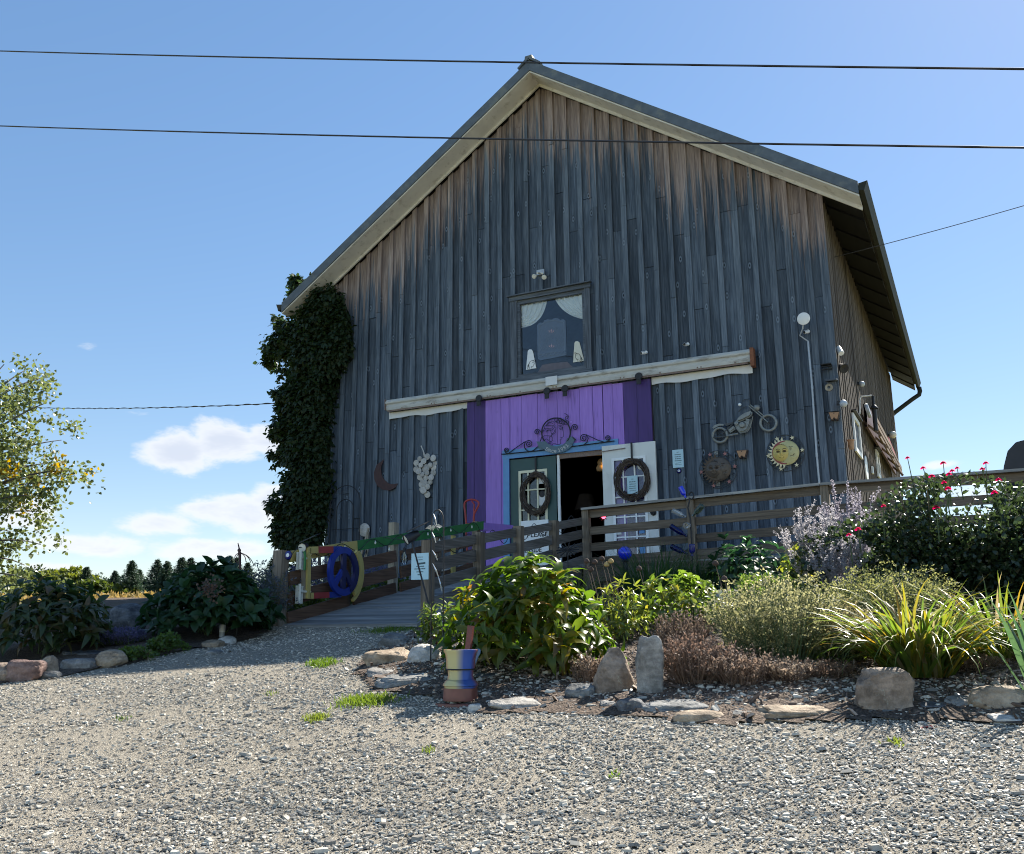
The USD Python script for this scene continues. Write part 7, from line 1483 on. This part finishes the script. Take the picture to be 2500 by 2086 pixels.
# --- vine on the left barn corner
vn = thing('climbing_vine', 'dense dark climbing vine covering the left corner of the barn', 'vine'); r = np.random.default_rng(110); V = MB(); yv = YF - .15
lobes = [(800, 735, 42, 45), (775, 790, 55, 55), (805, 850, 45, 60), (765, 880, 55, 60), (790, 950, 48, 55), (755, 980, 50, 60), (775, 1050, 48, 60), (745, 1090, 48, 55), (770, 1140, 40, 60), (750, 1190, 45, 60), (765, 1250, 36, 60), (740, 1300, 42, 50), (835, 800, 22, 40), (845, 860, 14, 50),
         (700, 835, 42, 26), (672, 855, 26, 16), (715, 815, 20, 22), (705, 960, 22, 18), (690, 965, 14, 8), (700, 1035, 30, 20), (685, 1060, 18, 12), (705, 1110, 26, 14), (715, 1175, 20, 22), (700, 1245, 24, 20), (695, 1290, 26, 18), (724, 692, 10, 12), (738, 705, 10, 14), (755, 722, 14, 14), (690, 800, 12, 12)]
ve = [onY(q, YF - .1) for q in [(796, 1330), (800, 1040), (812, 940), (848, 870), (852, 800), (838, 740), (806, 690)]]; vz, vx = [q[2] for q in ve], [q[0] for q in ve]      # where the vine ends on the boards
lobes2 = []
for (cx, cy, a, b) in lobes:
    lobes2.append((cx, cy, a * .85, b * .85, 1.0))
    for _ in range(5): lobes2.append((cx + r.normal(0, a * .62), cy + r.normal(0, b * .7), a * r.uniform(.2, .5), b * r.uniform(.2, .5), .8))
for i, (cx, cy, a, b, w_) in enumerate(lobes2):
    c = onY((cx, cy), yv if cx > 730 else yv + r.uniform(-.1, .3)); k = np.linalg.norm(c - EYE) / FPX; n_ = int(7 * (a * b) ** .75 * w_) + 8; dv = r.normal(size=(n_, 3)) * .55
    p = c + dv * np.array([a * k * 1.15, .24 if a > 25 else .12, b * k]); p[:, 1] = np.where(p[:, 0] > XL - .05, np.minimum(p[:, 1], YF - .04), p[:, 1]); d = dv * .6 + r.normal(0, .5, p.shape) + [-.1, -.2, -.7]; ok = p[:, 0] < np.interp(p[:, 2], vz, vx) + r.normal(0, .07, n_); p, d, dv = p[ok], d[ok], dv[ok]; n_ = len(p)
    if n_: V.add(*small_leaves(p, d, dv + [0, -.4, .6] + r.normal(0, .5, p.shape), .13 * r.uniform(.55, 1.25, n_), .075 * r.uniform(.7, 1.2, n_)))
for k in range(34):                          # loose shoots standing off the wall
    py = r.uniform(720, 1310); px0 = np.interp(py, [700, 850, 950, 1100, 1300], [742, 690, 715, 700, 705]) + r.uniform(-5, 25); s0 = onY((px0, py), yv + .1); k2 = r.uniform(.22, .6); dirx = np.array([-r.uniform(.5, 1), r.uniform(-.5, .3), r.uniform(-.1, .6)]); t = np.linspace(0, 1, 16)
    line = s0 + dirx * (k2 * t)[:, None] + np.column_stack([0 * t, 0 * t, -.35 * k2 * t ** 2]); V.tube(line, .004, 3); q = np.repeat(line, 4, 0) + r.normal(0, .025, (64, 3)); V.add(*small_leaves(q, r.normal(0, .6, q.shape) + [-.2, 0, -.6], r.normal(0, .6, q.shape) + [0, -.4, .6], .11 * r.uniform(.5, 1.2, 64), .06))
V.build('foliage', 'vine_leaf', vn)
for (pts) in ([(780, 1380), (770, 1200), (765, 1000), (785, 850), (800, 720)], [(760, 1380), (745, 1150), (755, 950), (770, 800)], [(765, 900), (720, 850), (670, 850)], [(755, 1050), (715, 1035), (690, 1045)]):
    MB().tube(curve([onY(q, yv + .05) for q in pts], 24), np.linspace(.03, .01, 24), 6).build('stem', 'bark', vn, smooth=True)

# --- weeds in the gravel
for i, (px, n_) in enumerate((((1046, 1848), 40), ((2190, 1830), 40), ((660, 1700), 30), ((300, 1760), 30), ((1500, 1900), 26))): turf(px, 16, .06, n_, ('tiny weed tuft on the drive below the painted mortar', 'tiny weed tuft on the drive below the big brown block', 'tiny weed tuft on the sunlit drive left of the grass patches', 'tiny weed tuft on the drive at the left', 'tiny weed tuft in the middle foreground of the drive')[i], 300 + i, .03)
# --- tree at the left edge
tt_ = thing('young_tree', 'tree with green and yellowing leaves reaching in at the left picture edge', 'tree'); r = np.random.default_rng(120); dT = 19.0
base = at((-150, 1500), dT); base[2] = gz(base[0], base[1]); topz = at((-150, 820), dT)[2]
MB().tube([base - [0, 0, .2], base + [.05, 0, 1.2], base + [0, .1, 2.6], (base[0] + .1, base[1], topz)], [.2, .16, .1, .02], 10).build('trunk', 'bark', tt_, smooth=True)
G, Yl, BR = MB(), MB(), []
ends = [(60, 905), (110, 985), (150, 1075), (175, 1150), (120, 1180), (100, 1330), (60, 1380), (90, 1250), (10, 890), (40, 1000), (60, 1100), (20, 1200), (30, 1300), (-20, 1420), (20, 1440), (-60, 950), (-60, 1100), (-80, 1250), (-60, 1380), (120, 920), (180, 1160), (75, 1420), (-120, 860), (-180, 1000), (-220, 1150), (-250, 1300), (-170, 1420), (0, 1040), (85, 1040), (130, 1130), (45, 1160), (70, 1210), (-10, 1130), (10, 960), (-300, 1200), (-280, 1060), (-200, 900)]
for i, e in enumerate(ends):
    q = at(e, dT + r.uniform(-.9, .9)); zb = base[2] + (q[2] - base[2]) * .72; s = np.array([base[0] + .05, base[1] + .05, zb]); mid = (s + q) / 2 + [0, 0, .12 + r.uniform(0, .1)]; cv_ = curve([s, mid, q], 14); MB().tube(cv_, np.linspace(.035, .008, 14), 6).build('branch', 'bark', tt_, smooth=True)
    for j in range(8):
        t = r.uniform(.42, 1.02); p = s + (q - s) * t + r.normal(0, .24, 3); tw = p + r.normal(0, .1, 3); n_ = int(r.integers(22, 44)); P = p + r.normal(0, .12, (n_, 3)); D = r.normal(0, .8, (n_, 3)) + [0, 0, -.35]
        ylw = (i in (20, 3) and r.uniform() < .4) or (e[1] < 1230 and r.uniform() < .02) or (i in (4,) and r.uniform() < .2); (Yl if ylw else G).add(*small_leaves(P, D, r.normal(0, 1, (n_, 3)) + [0, 0, .5], .088 * r.uniform(.7, 1.25, n_), .065))
G.build('crown', 'tree_leaf', tt_); Yl.build('yellow_leaves', 'tree_leaf_yellow', tt_)

# --- far trees
def conifer_proto(seed):
    r = np.random.default_rng(seed); P, D = [], []
    for k in range(30):
        t = k / 29; z_ = .06 + .92 * t; rad = (.40 * (1 - t) ** .75 + .012) * r.uniform(.75, 1.2); nb = max(4, int(11 * (1 - t) + 4)); a0 = r.uniform(0, 6)
        for j in range(nb):
            a = a0 + j * 2 * np.pi / nb + r.normal(0, .15); l = rad * r.uniform(.7, 1.15)
            for s in np.linspace(.15, 1, 7):
                n_ = 5; p = np.array([math.cos(a) * l * s, math.sin(a) * l * s, z_ - .16 * l * s + .05 * l * s * s * 3]); P.append(p + r.normal(0, .012, (n_, 3))); D.append(np.array([math.cos(a), math.sin(a), -.05]) + r.normal(0, .55, (n_, 3)))
    P, D = np.vstack(P), np.vstack(D); return small_leaves(P, D, r.normal(0, .5, P.shape) + [0, 0, 1], .05 * r.uniform(.6, 1.3, len(P)), .017)
con = [(205, 1385, 62, 2), (350, 1415, 70, 0), (275, 1395, 60, 1), (315, 1370, 58, 2), (378, 1368, 66, 0), (402, 1372, 62, 1), (438, 1362, 60, 2), (460, 1364, 66, 1), (515, 1370, 70, 0), (555, 1358, 62, 2), (572, 1364, 64, 1), (600, 1375, 68, 0), (667, 1356, 60, 1), (335, 1392, 74, 1), (488, 1375, 74, 0), (225, 1405, 76, 2)]
labs = ['leftmost dark conifer of the far row, standing by itself', 'pale slim conifer in the gap of the far row', 'dark conifer left of the tallest pair in the far row', 'broad dark conifer above the boulders, tallest in its part of the row', 'dark conifer of the far row left of the hydrangea, left of a pair', 'dark conifer of the far row left of the hydrangea, right of a pair', 'dark conifer over the left shoulder of the hydrangea', 'dark conifer tucked behind the left shoulder of the hydrangea', 'conifer top just over the middle of the hydrangea', 'conifer with a broad top left of the wire finial', 'conifer right behind the wire finial', 'lower conifer right of the wire finial', 'pointed dark conifer just left of the ramp gate', 'small conifer between the two dark boulders and the tall pair', 'low conifer over the crown of the hydrangea', 'small pale conifer right of the leftmost conifer']
cproto = {}
for (cx, tp, d, k), lab in zip(con, labs):
    c = at((cx, 1470), d); c[2] = gz(c[0], c[1]) - .2; hh2 = at((cx, tp), d)[2] - c[2]
    if k not in cproto:
        th = thing('conifer', lab, 'conifer', loc=c, group='far row of conifers'); v, f = conifer_proto(130 + k); MB().add(v * hh2 + c, f).build('crown', 'needle', th); MB().tube([c, c + [0, 0, hh2 * .97]], [.03 * hh2, .003 * hh2], 7).build('trunk', 'bark', th); cproto[k] = (th, hh2)
    else:
        src, h0 = cproto[k]; copy_of(src, 'conifer', c, rng.uniform(0, 6.28), hh2 / h0, lab, 'far row of conifers', 'conifer')
r = np.random.default_rng(160); P, D = [], []
for k in range(260):
    a = math.radians(r.uniform(34, 62)); d = r.uniform(76, 96); c = np.array([-math.sin(a) * d, math.cos(a) * d, 0]); c[2] = gz(c[0], c[1]); hh3 = r.uniform(1.3, 3.0); n_ = 110; t = r.uniform(0, 1, n_) ** 1.3; q = r.normal(0, 1, (n_, 2)) * (1.15 * (1 - t) + .08)[:, None]; P.append(c + np.column_stack([q, t * hh3])); D.append(np.column_stack([q, np.full(n_, -.3)]) + r.normal(0, .4, (n_, 3)))
P, D = np.vstack(P), np.vstack(D); MB().add(*small_leaves(P, D, r.normal(0, .5, P.shape) + [0, 0, 1], .34 * r.uniform(.6, 1.3, len(P)), .12)).build('far_wood', 'needle', label='dark far-off wood behind the row of conifers', cat='wood', kind='stuff')
far = [(172, 1394, 66, 54, 'far_leaf', 'rounded yellow-green tree left of the conifers'), (112, 1400, 72, 48, 'far_leaf', 'lower yellow-green tree left of the rounded one'), (240, 1424, 60, 40, 'far_leaf', 'yellow-green shrubby tree in front of the leftmost conifer'), (60, 1418, 90, 44, 'far_leaf_dark', 'darker distant tree behind the left peony bush'), (20, 1420, 95, 44, 'far_leaf_dark', 'darker distant tree at the left picture edge behind the peony'), (300, 1440, 58, 30, 'far_leaf', 'low bush at the foot of the pale slim conifer'), (60, 1394, 110, 50, 'far_leaf_dark', 'most distant dark tree crown on the left skyline')]
for i, (cx, tp, d, hw, mt, lab) in enumerate(far):
    c = at((cx, 1470), d); c[2] = gz(c[0], c[1]); rx = hw / FPX * d; hh2 = at((cx, tp), d)[2] - c[2]; r = np.random.default_rng(150 + i); th = thing('far_tree', lab, 'tree', loc=c, group=None); n_ = 3200
    dv = r.normal(size=(n_, 3)); dv /= np.linalg.norm(dv, axis=1, keepdims=True); q = r.uniform(.3, 1, n_) ** .5 * lump(dv, i + 3, 2.6, .7); p = c + [0, 0, hh2 * .52] + dv * q[:, None] * np.array([rx, rx, hh2 * .52]); MB().add(*small_leaves(p, dv + r.normal(0, .6, p.shape), dv + r.normal(0, .5, p.shape) + [0, 0, .5], .30 * r.uniform(.6, 1.3, n_), .20)).build('crown', mt, th); MB().tube([c - [0, 0, .2], c + [0, 0, hh2 * .6]], [.16, .05], 7).build('trunk', 'bark', th)
r = np.random.default_rng(170); n_ = 36000; a = r.uniform(math.radians(34), math.radians(64), n_); d = r.uniform(24, 62, n_); P = np.column_stack([-np.sin(a) * d, np.cos(a) * d, d * 0]); ok = ~((P[:, 0] > XL - 1.5) & (P[:, 1] > YF - 2)); P = P[ok]; P[:, 2] = gz(P[:, 0], P[:, 1]) + r.uniform(-.1, .12, len(P)); D = r.normal(0, .5, P.shape) + [0, 0, 1]
MB().add(*small_leaves(P, D, r.normal(0, 1, P.shape), .15 * r.uniform(.5, 1.3, len(P)), .06)).build('tall_meadow', 'field_bits', label='sunlit yellow meadow beyond the boulders', cat='meadow', kind='stuff')

# ------------------------------------------------------------------ overhead wires
simple('cable', (.012, .012, .016), .5, var=.2)
def cable(name, p, q, sag, rad, label, twist=0.0):
    n = 60; t = np.linspace(0, 1, n); v = p + (q - p) * t[:, None]; v[:, 2] -= sag * (4 * t * (1 - t) - .654)
    m = MB().tube(v, rad, 6)
    if twist: tt2 = np.linspace(0, 1, 500); v2 = p + (q - p) * tt2[:, None]; v2[:, 2] -= sag * (4 * tt2 * (1 - tt2) - .654); v2 += np.column_stack([0 * tt2, np.cos(tt2 * twist), np.sin(tt2 * twist)]) * rad * 1.6; m.tube(v2, rad * .7, 4)
    m.build(name, 'cable', label=label, cat='cable', smooth=True)
def through(a, b, y, ext=.35):
    A, B = onY(a, y), onY(b, y); d = B - A; return A - d * ext, B + d * ext
p, q = through((0, 125), (2500, 169), 9.0); cable('power_line', p, q, .10, .011, 'upper black power line crossing the sky before the gable')
p, q = through((0, 308), (2500, 361), 8.4); cable('power_line', p, q, .10, .010, 'lower black power line crossing in front of the barn gable')
a = onY((770, 1006), YF + .3); b = onY((0, 985), 21.0); cable('service_cable', a, a + (b - a) * 1.7, .35, .010, 'twisted black cable running left from the vine-covered barn corner', 260)
a = onX((2036, 633), XR + .05); b = at((2500, 500), 15.0); cable('thin_cable', a, a + (b - a) * 1.8, .05, .006, 'thin cable running from the right side wall out over the eave')
